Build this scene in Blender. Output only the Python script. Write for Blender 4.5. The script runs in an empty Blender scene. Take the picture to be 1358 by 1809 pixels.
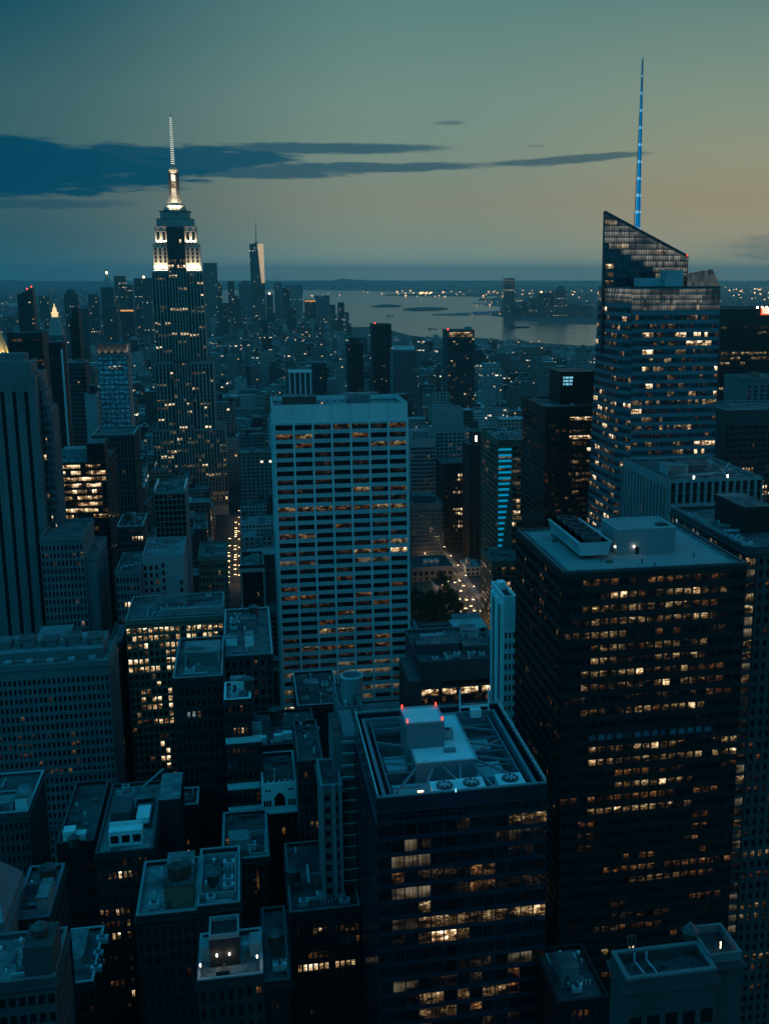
import bpy, bmesh, math, random
from mathutils import Vector
D = bpy.data
COL = bpy.context.scene.collection
SC = bpy.context.scene
R = math.radians
rnd = random.Random(7)

# ------------------------------------------------------------------ camera
F_, PX, PY, EYE = 2000.0, 824.0, 904.5, 260.0          # focal length and principal point in photo pixels, eye height in metres
PITCH = math.atan((PY - 482) / F_); YAW = R(11.14)
cam = D.cameras.new('camera'); camo = D.objects.new('camera', cam); COL.objects.link(camo)
camo.location = (0, 0, EYE); camo.rotation_euler = (math.pi / 2 - PITCH, 0, -YAW)
cam.sensor_fit = 'HORIZONTAL'; cam.sensor_width = 36; cam.lens = 36 * F_ / 1358
cam.shift_x = (679 - PX) / 1358; cam.clip_start = 1; cam.clip_end = 120000
SC.camera = camo

# ------------------------------------------------------------------ view
SC.view_settings.view_transform = 'Standard'; SC.view_settings.look = 'None'
SC.view_settings.exposure = 0; SC.view_settings.gamma = 1
cy = SC.cycles
cy.max_bounces = 5; cy.diffuse_bounces = 2; cy.glossy_bounces = 2; cy.transmission_bounces = 2; cy.volume_bounces = 1
cy.transparent_max_bounces = 6; cy.sample_clamp_indirect = 1.0; cy.sample_clamp_direct = 0
cy.use_denoising = True; cy.caustics_reflective = False; cy.caustics_refractive = False
cy.use_adaptive_sampling = True; cy.adaptive_threshold = 0.01

# ------------------------------------------------------------------ node helpers
class NT:
    def __init__(s, nt): s.nt = nt; s.n = nt.nodes; s.l = nt.links
    def new(s, t, **k):
        n = s.n.new(t)
        for a, v in k.items(): setattr(n, a, v)
        return n
    def put(s, sock, v):
        if hasattr(v, 'links') or isinstance(v, bpy.types.NodeSocket): s.l.new(v, sock)
        else: sock.default_value = v
    def m(s, op, a, b=None, c=None, clamp=False):
        n = s.new('ShaderNodeMath', operation=op, use_clamp=clamp)
        s.put(n.inputs[0], a)
        if b is not None: s.put(n.inputs[1], b)
        if c is not None: s.put(n.inputs[2], c)
        return n.outputs[0]
    def mapr(s, v, a, b, c=0.0, d=1.0, smooth=False):
        n = s.new('ShaderNodeMapRange', interpolation_type='SMOOTHSTEP' if smooth else 'LINEAR', clamp=True)
        for i, x in enumerate((v, a, b, c, d)): s.put(n.inputs[i], x)
        return n.outputs[0]
    def mix(s, f, a, b, bt='MIX'):
        n = s.new('ShaderNodeMix', data_type='RGBA', blend_type=bt)
        s.put(n.inputs[0], f); s.put(n.inputs[6], a); s.put(n.inputs[7], b)
        return n.outputs[2]
    def ramp(s, f, stops):
        n = s.new('ShaderNodeValToRGB'); cr = n.color_ramp
        while len(cr.elements) < len(stops): cr.elements.new(0.5)
        for e, (p, c) in zip(cr.elements, stops): e.position = p; e.color = c if len(c) == 4 else (*c, 1)
        s.put(n.inputs[0], f); return n.outputs[0]
    def noise(s, vec, scale, detail=3, rough=0.5, dist=0.0):
        n = s.new('ShaderNodeTexNoise'); s.l.new(vec, n.inputs['Vector'])
        n.inputs['Scale'].default_value = scale; n.inputs['Detail'].default_value = detail
        n.inputs['Roughness'].default_value = rough; n.inputs['Distortion'].default_value = dist
        return n.outputs['Fac']
    def sep(s, v):
        n = s.new('ShaderNodeSeparateXYZ'); s.l.new(v, n.inputs[0]); return n.outputs
    def comb(s, x, y, z):
        n = s.new('ShaderNodeCombineXYZ')
        for i, v in enumerate((x, y, z)): s.put(n.inputs[i], v)
        return n.outputs[0]
def lin(r, g, b):
    return tuple((x / 255 / 12.92) if x / 255 <= .04045 else ((x / 255 + .055) / 1.055) ** 2.4 for x in (r, g, b))

# ------------------------------------------------------------------ sky (dusk): one gradient by height and bearing, thin stratus low over the left
W = D.worlds.new('World'); SC.world = W; W.use_nodes = True
w = NT(W.node_tree); w.n.clear()
tc = w.new('ShaderNodeTexCoord').outputs['Generated']
X, Y_, Z_ = w.sep(tc)[:3]
el = w.m('MULTIPLY', w.m('ARCSINE', w.m('MAXIMUM', w.m('MINIMUM', Z_, 1.0), -1.0)), 57.29578)
az = w.m('MULTIPLY', w.m('ARCTAN2', X, Y_), 57.29578)
ef = w.m('DIVIDE', w.m('MAXIMUM', el, 0.0), 90.0)
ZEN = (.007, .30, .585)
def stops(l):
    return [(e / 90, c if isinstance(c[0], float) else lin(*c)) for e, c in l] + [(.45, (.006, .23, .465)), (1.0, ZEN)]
left = w.ramp(ef, stops([(0, (50, 98, 108)), (1.6, (44, 88, 100)), (3.4, (58, 92, 98)), (5.5, (58, 98, 102)), (8, (54, 95, 102)), (12.0, (12, 76, 94)), (20, (4, 70, 98))]))
mid = w.ramp(ef, stops([(0, (140, 165, 152)), (1.6, (132, 146, 130)), (3.4, (134, 139, 122)), (5.5, (122, 142, 129)), (8, (115, 142, 132)), (12.5, (92, 131, 127)), (20, (26, 98, 116))]))
right = w.ramp(ef, stops([(0, (150, 158, 138)), (1.6, (158, 152, 126)), (3.4, (154, 143, 115)), (5.5, (146, 148, 124)), (8, (130, 147, 130)), (12.5, (98, 131, 127)), (20, (24, 90, 110))]))
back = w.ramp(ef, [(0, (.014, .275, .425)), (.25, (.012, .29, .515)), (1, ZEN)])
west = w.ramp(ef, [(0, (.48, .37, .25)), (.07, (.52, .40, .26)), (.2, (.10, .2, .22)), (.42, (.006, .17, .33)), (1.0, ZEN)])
c1 = w.mix(w.mapr(az, -12, 9, smooth=True), left, mid)
c1 = w.mix(w.mapr(az, 9, 25, smooth=True), c1, right)
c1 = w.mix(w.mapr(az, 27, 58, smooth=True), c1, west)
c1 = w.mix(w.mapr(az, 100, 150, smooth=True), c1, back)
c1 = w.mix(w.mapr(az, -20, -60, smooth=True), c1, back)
cv = w.comb(w.m('MULTIPLY', az, .16), w.m('MULTIPLY', el, .62), 3.3)
n1 = w.m('SUBTRACT', w.noise(cv, 1.6, 8, .6, .3), .5)
n2 = w.m('SUBTRACT', w.noise(w.comb(w.m('MULTIPLY', az, .12), w.m('MULTIPLY', el, .9), 7.1), 4.0, 6, .62), .5)
def streak(a0, e0, ra, re, slope, amp, soft=.5):
    da = w.m('SUBTRACT', az, a0)
    de = w.m('SUBTRACT', el, w.m('ADD', w.m('MULTIPLY', da, slope), e0))
    v = w.m('ADD', w.m('POWER', w.m('ABSOLUTE', w.m('DIVIDE', da, ra)), 2.0), w.m('POWER', w.m('ABSOLUTE', w.m('DIVIDE', de, re)), 2.0))
    v = w.m('ADD', v, w.m('ADD', w.m('MULTIPLY', n1, 1.8), w.m('MULTIPLY', n2, 1.5)))
    return w.mapr(v, 1.0, 1.0 - soft, 0.0, amp, smooth=True)
cl = None
for s in [(-13, 4.75, 13.5, 1.42, -.01, 1.0, .5), (-3.5, 5.2, 7.0, .82, .01, .95, .55), (1.5, 4.75, 6.0, .4, .02, .8, .7), (4.5, 5.85, 6.2, .3, .0, .8, .7), (6.0, 5.0, 9.0, .26, .01, .8, .75),
          (15.8, 5.35, 4.4, .23, .065, .8, .75), (10.3, 7.05, 1.0, .13, .02, .5, .8), (14.5, 6.0, .6, .07, .0, .3, .8), (29, 1.4, 6.5, .8, .03, .5, .9), (-9, 3.1, 7, .26, .02, .5, .8)]:
    v = streak(*s); cl = v if cl is None else w.m('MAXIMUM', cl, v)
ccol = w.ramp(w.mapr(az, -12, 24), [(0, lin(0, 66, 92)), (.45, lin(14, 76, 98)), (1, lin(56, 88, 96))])
c1 = w.mix(cl, c1, ccol)
fade = w.mapr(el, -.5, -4)
c1 = w.mix(fade, c1, (.001, .012, .022, 1))
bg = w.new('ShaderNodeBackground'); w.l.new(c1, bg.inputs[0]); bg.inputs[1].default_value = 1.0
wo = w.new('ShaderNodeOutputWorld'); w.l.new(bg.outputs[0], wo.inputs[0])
W.cycles.sampling_method = 'MANUAL'; W.cycles.sample_map_resolution = 1024

# last light: the sun has just gone down to the right (west); a weak, wide, warm lamp stands for its glow
sun = D.lights.new('sun', 'SUN'); suno = D.objects.new('sun', sun); COL.objects.link(suno)
sun.energy = .07; sun.angle = R(25); sun.color = (1, .72, .5)
_sd = Vector((math.sin(R(70)) * math.cos(R(7)), math.cos(R(70)) * math.cos(R(7)), math.sin(R(7))))
suno.rotation_euler = _sd.to_track_quat('Z', 'Y').to_euler()

# ------------------------------------------------------------------ projection helpers (pixel of the photo + a known distance or height -> point)
_f = Vector((math.sin(YAW) * math.cos(PITCH), math.cos(YAW) * math.cos(PITCH), -math.sin(PITCH)))
_r = Vector((math.cos(YAW), -math.sin(YAW), 0)); _u = _r.cross(_f)
def _ray(px, py): return _f + _r * ((px - PX) / F_) - _u * ((py - PY) / F_)
def at_y(px, py, Y):
    d = _ray(px, py); t = Y / d.y; return d.x * t, EYE + d.z * t
def at_z(px, py, z=0.0):
    d = _ray(px, py); t = (z - EYE) / d.z; return d.x * t, d.y * t
def pix(x, y, z):
    v = Vector((x, y, z - EYE)); q = v.dot(_f)
    return PX + F_ * v.dot(_r) / q, PY - F_ * v.dot(_u) / q

# ------------------------------------------------------------------ materials
def mat(name, col, rough=.8, var=.25, scale=.06, metal=0.0, spec=.3, streaks=0.0):
    m = D.materials.new(name); m.use_nodes = True; t = NT(m.node_tree)
    b = t.n['Principled BSDF']
    pos = t.new('ShaderNodeNewGeometry').outputs['Position']
    a = t.noise(pos, scale, 5, .6)
    x, y, z = t.sep(pos)[:3]
    st = t.noise(t.comb(t.m('MULTIPLY', x, 1.2), t.m('MULTIPLY', y, 1.2), t.m('MULTIPLY', z, .05)), 1.0, 3, .6)
    f = t.m('ADD', t.m('MULTIPLY', a, 1 - streaks), t.m('MULTIPLY', st, streaks))
    lo = tuple(c * (1 - var) for c in col); hi = tuple(min(1, c * (1 + var)) for c in col)
    t.l.new(t.ramp(f, [(.3, lo), (.7, hi)]), b.inputs['Base Color'])
    b.inputs['Roughness'].default_value = rough; b.inputs['Metallic'].default_value = metal
    b.inputs['Specular IOR Level'].default_value = spec
    return m
def lit_mat(name, cols, strength, coarse=1.0, thr=.5, floor=.12):
    # a lit room behind glass: ceiling lights high up, furniture and blinds breaking it up
    m = D.materials.new(name); m.use_nodes = True; t = NT(m.node_tree); b = t.n['Principled BSDF']
    pos = t.new('ShaderNodeNewGeometry').outputs['Position']
    uv = t.new('ShaderNodeUVMap'); v = t.sep(uv.outputs[0])[1]
    x, y, z = t.sep(pos)[:3]
    q = t.comb(t.m('MULTIPLY', x, .85), t.m('MULTIPLY', y, .7), t.m('MULTIPLY', z, 1.9))
    wn = t.new('ShaderNodeTexWhiteNoise', noise_dimensions='3D'); t.l.new(t.comb(t.m('FLOOR', t.m('DIVIDE', x, 1.9)), t.m('FLOOR', t.m('DIVIDE', y, 1.9)), t.m('FLOOR', t.m('DIVIDE', z, 3.7))), wn.inputs['Vector'])
    a = t.noise(q, 1.5 * coarse, 4, .72); c = t.noise(q, .33 * coarse, 2, .5)
    prof = t.m('MULTIPLY', t.mapr(v, 0.0, .8, .3, 1.05), t.mapr(wn.outputs['Value'], 0.0, 1.0, .4, 1.35))
    dim = t.m('ADD', floor, t.m('MULTIPLY', t.mapr(a, thr - .16, thr + .05, 0.0, 1.0, True), .34))
    hot = t.m('MULTIPLY', t.mapr(a, thr + .04, thr + .13, 0.0, 1.0, True), .75)
    i = t.m('MULTIPLY', t.m('ADD', dim, hot), prof)
    i = t.m('MULTIPLY', i, t.mapr(c, .36, .62, .08, 1.25, True))
    col = t.ramp(i, [(0, cols[0]), (.45, cols[1]), (1, cols[2])])
    b.inputs['Base Color'].default_value = (.01, .01, .012, 1); b.inputs['Roughness'].default_value = .12
    t.l.new(col, b.inputs['Emission Color'])
    t.l.new(t.m('MULTIPLY', i, strength), b.inputs['Emission Strength'])
    m.cycles.emission_sampling = 'NONE'
    return m
def glow(name, col, s, sample=False):
    m = D.materials.new(name); m.use_nodes = True; b = m.node_tree.nodes['Principled BSDF']
    b.inputs['Base Color'].default_value = (.02, .02, .02, 1)
    b.inputs['Emission Color'].default_value = (*col, 1); b.inputs['Emission Strength'].default_value = s
    m.cycles.emission_sampling = 'AUTO' if sample else 'NONE'
    return m
M = {}
M['limestone'] = mat('limestone', (.30, .275, .24), var=.22, streaks=.5)
M['greystone'] = mat('greystone', (.15, .15, .15), var=.25, streaks=.5)
M['darkstone'] = mat('darkstone', (.06, .06, .06), var=.3, streaks=.4)
M['tanbrick'] = mat('tanbrick', (.17, .125, .09), var=.25, streaks=.4)
M['redbrick'] = mat('redbrick', (.11, .06, .045), var=.3, streaks=.4)
M['darkbrick'] = mat('darkbrick', (.024, .023, .024), var=.3, streaks=.4)
M['white'] = mat('whitepaint', (0.700, 0.700, 0.672), var=.15, streaks=.4)
M['travertine'] = mat('travertine', (.62, .615, .585), var=.14, streaks=.4)
M['spandrel'] = mat('spandrelstone', (.42, .415, .40), var=.16, streaks=.5)
M['concrete'] = mat('concrete', (.25, .25, .245), var=.22, streaks=.5)
M['bronze'] = mat('bronze', (.016, .015, .014), rough=.4, var=.3, spec=.4)
M['black'] = mat('blackmetal', (.012, .012, .013), rough=.5, var=.3)
M['steel'] = mat('steel', (.38, .40, .41), rough=.5, var=.2, metal=.15)
M['darksteel'] = mat('darksteel', (.07, .075, .08), rough=.5, var=.25, metal=.3)
M['panelblue'] = mat('panelblue', (.16, .19, .21), rough=.35, var=.2)
M['teal_glass'] = mat('tealglass', (.10, .16, .18), rough=.22, var=.25, spec=.6, scale=.03)
M['navy_glass'] = mat('navyglass', (.012, .026, .036), rough=.16, var=.3, spec=.6, scale=.03)
def roof_mat(name, col, var, seam):
    m = D.materials.new(name); m.use_nodes = True; t = NT(m.node_tree); b = t.n['Principled BSDF']
    pos = t.new('ShaderNodeNewGeometry').outputs['Position']
    br = t.new('ShaderNodeTexBrick'); t.l.new(pos, br.inputs['Vector']); br.inputs['Scale'].default_value = seam; br.inputs['Mortar Size'].default_value = .012; br.inputs['Bias'].default_value = 0
    br.inputs['Color1'].default_value = (.8, .8, .8, 1); br.inputs['Color2'].default_value = (1.15, 1.15, 1.15, 1); br.inputs['Mortar'].default_value = (.5, .5, .5, 1)
    big = t.ramp(t.noise(pos, .11, 4, .6), [(.36, (.45, .45, .45)), (.5, (1, 1, 1)), (.68, (1.35, 1.35, 1.35))])
    fine = t.ramp(t.noise(pos, 1.1, 4, .7), [(.3, (1 - var,) * 3), (.7, (1 + var,) * 3)])
    c = t.mix(1.0, (*col, 1), big, 'MULTIPLY'); c = t.mix(1.0, c, fine, 'MULTIPLY'); c = t.mix(1.0, c, br.outputs['Color'], 'MULTIPLY')
    t.l.new(c, b.inputs['Base Color']); t.l.new(t.mapr(t.noise(pos, .2, 3, .5), .35, .6, .35, .9), b.inputs['Roughness']); b.inputs['Specular IOR Level'].default_value = .3
    return m
M['roof_dark'] = roof_mat('roofdark', (.055, .055, .055), .4, .16)
M['roof_grey'] = roof_mat('roofgrey', (.095, .095, .095), .35, .2)
M['roof_pale'] = roof_mat('roofpale', (.19, .19, .185), .3, .13)
M['roof_gravel'] = mat('roofgravel', (.27, .265, .255), var=.25, scale=1.2)
M['asphalt'] = mat('asphalt', (.05, .05, .05), var=.3, scale=.1)
M['pave'] = mat('pavement', (.14, .14, .135), var=.25, scale=.4)
M['paint'] = mat('roadpaint', (.6, .6, .58), var=.15)
M['ground'] = mat('groundmix', (.04, .042, .04), var=.4, scale=.01)
M['wood'] = mat('tankwood', (.07, .05, .035), var=.35, scale=1.5)
M['land'] = mat('landmix', (.03, .04, .035), var=.4, scale=.003)
M['leaf'] = mat('leafgreen', (.02, .035, .015), var=.5, scale=.6)
M['bark'] = mat('bark', (.04, .03, .022), var=.3, scale=2)
M['rubber'] = mat('rubber', (.01, .01, .01))
M['mirror'] = mat('mirrorglass', (.7, .68, .62), rough=.18, var=.1, metal=1.0)
M['gold'] = mat('giltroof', (.45, .33, .14), rough=.4, var=.2)
def dark_glass(name, col, rough):
    m = D.materials.new(name); m.use_nodes = True; t = NT(m.node_tree); b = t.n['Principled BSDF']
    pos = t.new('ShaderNodeNewGeometry').outputs['Position']
    a = t.noise(pos, .35, 2, .5)
    t.l.new(t.ramp(a, [(.35, tuple(c * .4 for c in col)), (.65, tuple(c * 2.0 for c in col))]), b.inputs['Base Color'])
    b.inputs['Roughness'].default_value = rough; b.inputs['Specular IOR Level'].default_value = .55
    return m
WIN = {
    'D': dark_glass('glass_dark', (.006, .008, .010), .1),
    'C': dark_glass('glass_sky', (.05, .09, .11), .12),
    'B': lit_mat('room_bright', ((.5, .24, .08), (.95, .6, .28), (1.0, .86, .6)), 2.1, 1.0, .46, .2),
    'W': lit_mat('room_warm', ((.25, .12, .04), (.72, .42, .17), (1.0, .78, .46)), .72, 1.1, .5, .07),
    'O': lit_mat('room_orange', ((.2, .07, .02), (.55, .22, .07), (.9, .45, .16)), .42, 1.0, .5, .1),
    'M': lit_mat('room_dim', ((.1, .05, .025), (.3, .16, .08), (.6, .38, .2)), .11, .9, .5, .1),
    'T': lit_mat('room_blind', ((.4, .29, .15), (.6, .45, .26), (.8, .62, .38)), .11, .45, .3, .5),
    'G': lit_mat('crown_glass', ((.42, .44, .40), (.5, .5, .44), (.62, .58, .48)), .17, .12, .1, .6),
    'L': lit_mat('crown_glass_lit', ((.5, .36, .2), (.7, .5, .3), (.9, .7, .45)), .32, .3, .3, .5),
    'Q': dark_glass('glass_slate', (.022, .04, .05), .14),
    'P': dark_glass('glass_pale', (.20, .36, .40), .25),
    'K': lit_mat('room_cool', ((.1, .2, .25), (.4, .6, .65), (.9, 1.0, .95)), .7, 1.0, .5, .2),
}
GL = {'warm': glow('lamp_warm', (1, .68, .35), 7), 'white': glow('lamp_white', (1, .88, .7), 9), 'red': glow('lamp_red', (1, .05, .02), 4),
      'blue': glow('spire_blue', (.0, .27, .68), .62), 'blue2': glow('spire_blue_bright', (.12, .58, 1.0), .9), 'cyan': glow('led_cyan', (.0, .22, .42), 1.0),
      'sign': glow('sign_blue', (.25, .75, 1.0), 1.3), 'signred': glow('sign_red', (1, .12, .03), 1.1), 'signwhite': glow('sign_white', (1, .75, .5), 2.2),
      'tail': glow('tail_red', (1, .04, .02), 2), 'orange': glow('band_orange', (1, .45, .12), .9), 'antenna': glow('antenna_lamps', (.85, 1, .85), 1.0)}

def city_mat(name, fixed=None):
    # small far buildings: wall tone by building, window bays and scattered lit rooms
    m = D.materials.new(name); m.use_nodes = True; t = NT(m.node_tree); b = t.n['Principled BSDF']
    g = t.new('ShaderNodeNewGeometry'); pos = g.outputs['Position']; nor = g.outputs['Normal']
    x, y, z = t.sep(pos)[:3]; nx, ny, nz = t.sep(nor)[:3]
    side = t.m('GREATER_THAN', t.m('ABSOLUTE', nx), .5)
    top = t.m('GREATER_THAN', nz, .5)
    u = t.m('ADD', t.m('MULTIPLY', side, y), t.m('MULTIPLY', t.m('SUBTRACT', 1.0, side), x))
    if fixed is None:
        tone = t.new('ShaderNodeAttribute', attribute_name='tone').outputs['Fac']
    else:
        tone = t.new('ShaderNodeObjectInfo').outputs['Random']
        tone = t.new('ShaderNodeAttribute', attribute_type='OBJECT', attribute_name='tone').outputs['Fac']
    pitch = t.m('ADD', 2.6, t.m('MULTIPLY', t.m('FRACT', t.m('MULTIPLY', tone, 7.13)), 2.4))
    cu = t.m('DIVIDE', u, pitch); cz = t.m('DIVIDE', z, 3.6)
    fu = t.m('FRACT', cu); fz = t.m('FRACT', cz)
    inw = t.m('MULTIPLY', t.m('LESS_THAN', t.m('ABSOLUTE', t.m('SUBTRACT', fu, .5)), .31), t.m('LESS_THAN', t.m('ABSOLUTE', t.m('SUBTRACT', fz, .5)), .29))
    inw = t.m('MULTIPLY', inw, t.m('SUBTRACT', 1.0, top))
    wn = t.new('ShaderNodeTexWhiteNoise', noise_dimensions='3D')
    t.l.new(t.comb(t.m('FLOOR', cu), t.m('FLOOR', cz), t.m('ADD', t.m('FLOOR', t.m('MULTIPLY', tone, 991.0)), side)), wn.inputs['Vector'])
    wn2 = t.new('ShaderNodeTexWhiteNoise', noise_dimensions='2D')
    t.l.new(t.comb(t.m('FLOOR', cz), t.m('FLOOR', t.m('MULTIPLY', tone, 577.0)), 0.0), wn2.inputs['Vector'])
    thr = t.m('ADD', .008, t.m('MULTIPLY', t.m('GREATER_THAN', wn2.outputs['Value'], .975), .3))
    lit = t.m('MULTIPLY', t.m('LESS_THAN', wn.outputs['Value'], thr), inw)
    wall = t.ramp(tone, [(0, (.03, .03, .03)), (.16, (.07, .055, .045)), (.3, (.12, .085, .065)), (.46, (.2, .17, .14)), (.6, (.17, .175, .18)), (.78, (.31, .29, .26)), (1, (.46, .46, .44))])
    roofc = t.ramp(t.m('FRACT', t.m('MULTIPLY', tone, 13.7)), [(0, (.04, .04, .04)), (.4, (.12, .12, .12)), (.75, (.26, .26, .25)), (1, (.5, .5, .48))])
    nz_ = t.noise(pos, .15, 4, .6)
    base = t.mix(top, wall, roofc)
    base = t.mix(1.0, base, t.ramp(nz_, [(.3, (.65, .65, .65)), (.7, (1.25, 1.25, 1.25))]), 'MULTIPLY')
    base = t.mix(inw, base, (.012, .016, .02, 1))
    t.l.new(base, b.inputs['Base Color'])
    t.l.new(t.mapr(inw, 0, 1, .85, .2), b.inputs['Roughness'])
    ec = t.ramp(wn2.outputs['Value'], [(0, (1, .5, .18)), (.6, (1, .68, .36)), (1, (1, .85, .6))])
    t.l.new(ec, b.inputs['Emission Color'])
    t.l.new(t.m('MULTIPLY', lit, t.m('ADD', .25, t.m('MULTIPLY', t.m('FRACT', t.m('MULTIPLY', wn.outputs['Value'], 71.0)), 2.6))), b.inputs['Emission Strength'])
    m.cycles.emission_sampling = 'NONE'
    return m
M['city'] = city_mat('city_facades'); M['block'] = city_mat('block_facade', 1)

# ------------------------------------------------------------------ mesh builder
class MB:
    def __init__(s, off=(0, 0, 0)): s.v = []; s.f = []; s.m = []; s.uv = []; s.o = off; s.t = []
    def quad(s, a, b, c, d, mi=0, uv=None):
        n = len(s.v); ox, oy, oz = s.o
        for p in (a, b, c, d): s.v.append((p[0] - ox, p[1] - oy, p[2] - oz))
        s.f.append((n, n + 1, n + 2, n + 3)); s.m.append(mi); s.uv.append(uv or ((0, 0), (1, 0), (1, 1), (0, 1)))
    def poly(s, pts, mi=0):
        n = len(s.v); ox, oy, oz = s.o
        for p in pts: s.v.append((p[0] - ox, p[1] - oy, p[2] - oz))
        s.f.append(tuple(range(n, n + len(pts)))); s.m.append(mi); s.uv.append(None)
    def box(s, x0, x1, y0, y1, z0, z1, mi=0, bottom=False, top=True):
        s.quad((x0, y0, z0), (x1, y0, z0), (x1, y0, z1), (x0, y0, z1), mi)
        s.quad((x1, y0, z0), (x1, y1, z0), (x1, y1, z1), (x1, y0, z1), mi)
        s.quad((x1, y1, z0), (x0, y1, z0), (x0, y1, z1), (x1, y1, z1), mi)
        s.quad((x0, y1, z0), (x0, y0, z0), (x0, y0, z1), (x0, y1, z1), mi)
        if top: s.quad((x0, y0, z1), (x1, y0, z1), (x1, y1, z1), (x0, y1, z1), mi)
        if bottom: s.quad((x0, y1, z0), (x1, y1, z0), (x1, y0, z0), (x0, y0, z0), mi)
    def ring(s, x0, x1, y0, y1, z0, z1, t, mi=0):        # parapet: four walls butted end to end
        s.box(x0, x1, y0, y0 + t, z0, z1, mi, True); s.box(x0, x1, y1 - t, y1, z0, z1, mi, True)
        s.box(x0, x0 + t, y0 + t, y1 - t, z0, z1, mi, True); s.box(x1 - t, x1, y0 + t, y1 - t, z0, z1, mi, True)
    def frust(s, cx, cyy, prof, n=16, mi=0, rot=0.0, cap=True, sx=1.0, sy=1.0):   # lathe: prof = [(radius, z)...]
        rings = []
        for r, z in prof:
            rings.append([(cx + sx * r * math.cos(2 * math.pi * k / n + rot), cyy + sy * r * math.sin(2 * math.pi * k / n + rot), z) for k in range(n)])
        for a, b in zip(rings, rings[1:]):
            for k in range(n): s.quad(a[k], a[(k + 1) % n], b[(k + 1) % n], b[k], mi)
        if cap: s.poly(rings[-1], mi)
        return rings
    def bar(s, p, q, t, mi=0):
        p = Vector(p); q = Vector(q); d = (q - p)
        if d.length < 1e-6: return
        d.normalize(); a = Vector((0, 0, 1)) if abs(d.z) < .9 else Vector((1, 0, 0))
        u = d.cross(a).normalized() * t / 2; v = d.cross(u).normalized() * t / 2
        A = [p - u - v, p + u - v, p + u + v, p - u + v]; B = [q - u - v, q + u - v, q + u + v, q - u + v]
        for k in range(4): s.quad(A[k], A[(k + 1) % 4], B[(k + 1) % 4], B[k], mi)
        s.quad(*B, mi); s.quad(*A[::-1], mi)
    def build(s, name, mats, parent=None, loc=None):
        if not s.v: return None
        me = D.meshes.new(name); me.from_pydata(s.v, [], s.f)
        for m_ in mats: me.materials.append(m_)
        me.polygons.foreach_set('material_index', s.m)
        ul = me.uv_layers.new(name='UVMap'); flat = []
        for f, u in zip(s.f, s.uv):
            if u is None: flat += [0.0, 0.0] * len(f)
            else:
                for c in u: flat += [c[0], c[1]]
        ul.data.foreach_set('uv', flat)
        if s.t:
            at = me.attributes.new('tone', 'FLOAT', 'FACE'); at.data.foreach_set('value', s.t)
        me.update()
        o = D.objects.new(name, me); COL.objects.link(o)
        if parent is not None: o.parent = parent
        if loc: o.location = loc
        return o
def tag(o, label=None, cat=None, group=None, kind=None):
    if label: o['label'] = label
    if cat: o['category'] = cat
    if group: o['group'] = group
    if kind: o['kind'] = kind
    return o
def empty(name, loc, label, cat, group=None):
    o = D.objects.new(name, None); COL.objects.link(o); o.location = loc; o.empty_display_size = 5
    return tag(o, label, cat, group)
def copy_tree(o, parent=None):
    c = o.copy(); COL.objects.link(c)
    if parent is not None: c.parent = parent
    for ch in list(o.children): copy_tree(ch, c)
    return c

# ------------------------------------------------------------------ lit-room patterns: f(i, j) -> window kind, j = row from the top
def rows(spec, base='D', stray=.02, seed=1, skip=.08):
    rg = random.Random(seed); tab = {}
    for j, s in spec.items():
        for part in s.split(','):
            k = part[0]; a, _, b = part[1:].partition('-')
            for i in range(int(a), int(b or a) + 1):
                tab[(i, j)] = k if rg.random() > skip else rg.choice('MMD')
    def f(i, j):
        if (i, j) in tab:
            k = tab[(i, j)]
            if k == 'W' and rg.random() < .2: k = rg.choice('BOM')
            if k == 'O' and rg.random() < .2: k = 'M'
            return k
        return rg.choice('MO') if rg.random() < stray else base
    return f
def office(on=.35, p=.6, lo=.04, keys='BWWMO', seed=1, run=3, base='D'):
    rg = random.Random(seed); lv = {}; last = {}
    def f(i, j):
        if j not in lv: lv[j] = p * rg.uniform(.6, 1.2) if rg.random() < on else lo
        k0, left_ = last.get(j, ('D', 0))
        if left_ > 0 and rg.random() < .8: last[j] = (k0, left_ - 1); return k0
        k = rg.choice(keys) if rg.random() < lv[j] else base
        last[j] = (k, rg.randint(0, run)); return k
    return f
def dark(p=.03, keys='WMO', seed=1, base='D'):
    rg = random.Random(seed)
    return lambda i, j: rg.choice(keys) if rg.random() < p else base

# ------------------------------------------------------------------ building class
_wc = {}
def window_mesh(wd, h, key, nx, ny, fm):
    k = (round(wd, 2), round(h, 2), key, nx, ny, fm.name)
    if k not in _wc:
        b = MB(); window_into(b, lambda a, z, d: (a, -d, z), -wd / 2, wd / 2, -h / 2, h / 2, 0, 1, nx, ny)
        me_o = b.build('window', [WIN[key], fm]); me = me_o.data; D.objects.remove(me_o); _wc[k] = me
    return _wc[k]
def window_into(b, P, a0, a1, z0, z1, mi, fi, nx, ny):
    b.quad(P(a0, z0, 0), P(a1, z0, 0), P(a1, z1, 0), P(a0, z1, 0), mi)
    t = .045
    for k in range(1, nx):
        a = a0 + (a1 - a0) * k / nx; fbox(b, P, a - t, a + t, z0, z1, -.01, .06, fi)
    for k in range(1, ny):
        z = z0 + (z1 - z0) * k / ny; fbox(b, P, a0, a1, z - t, z + t, -.01, .05, fi)
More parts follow.
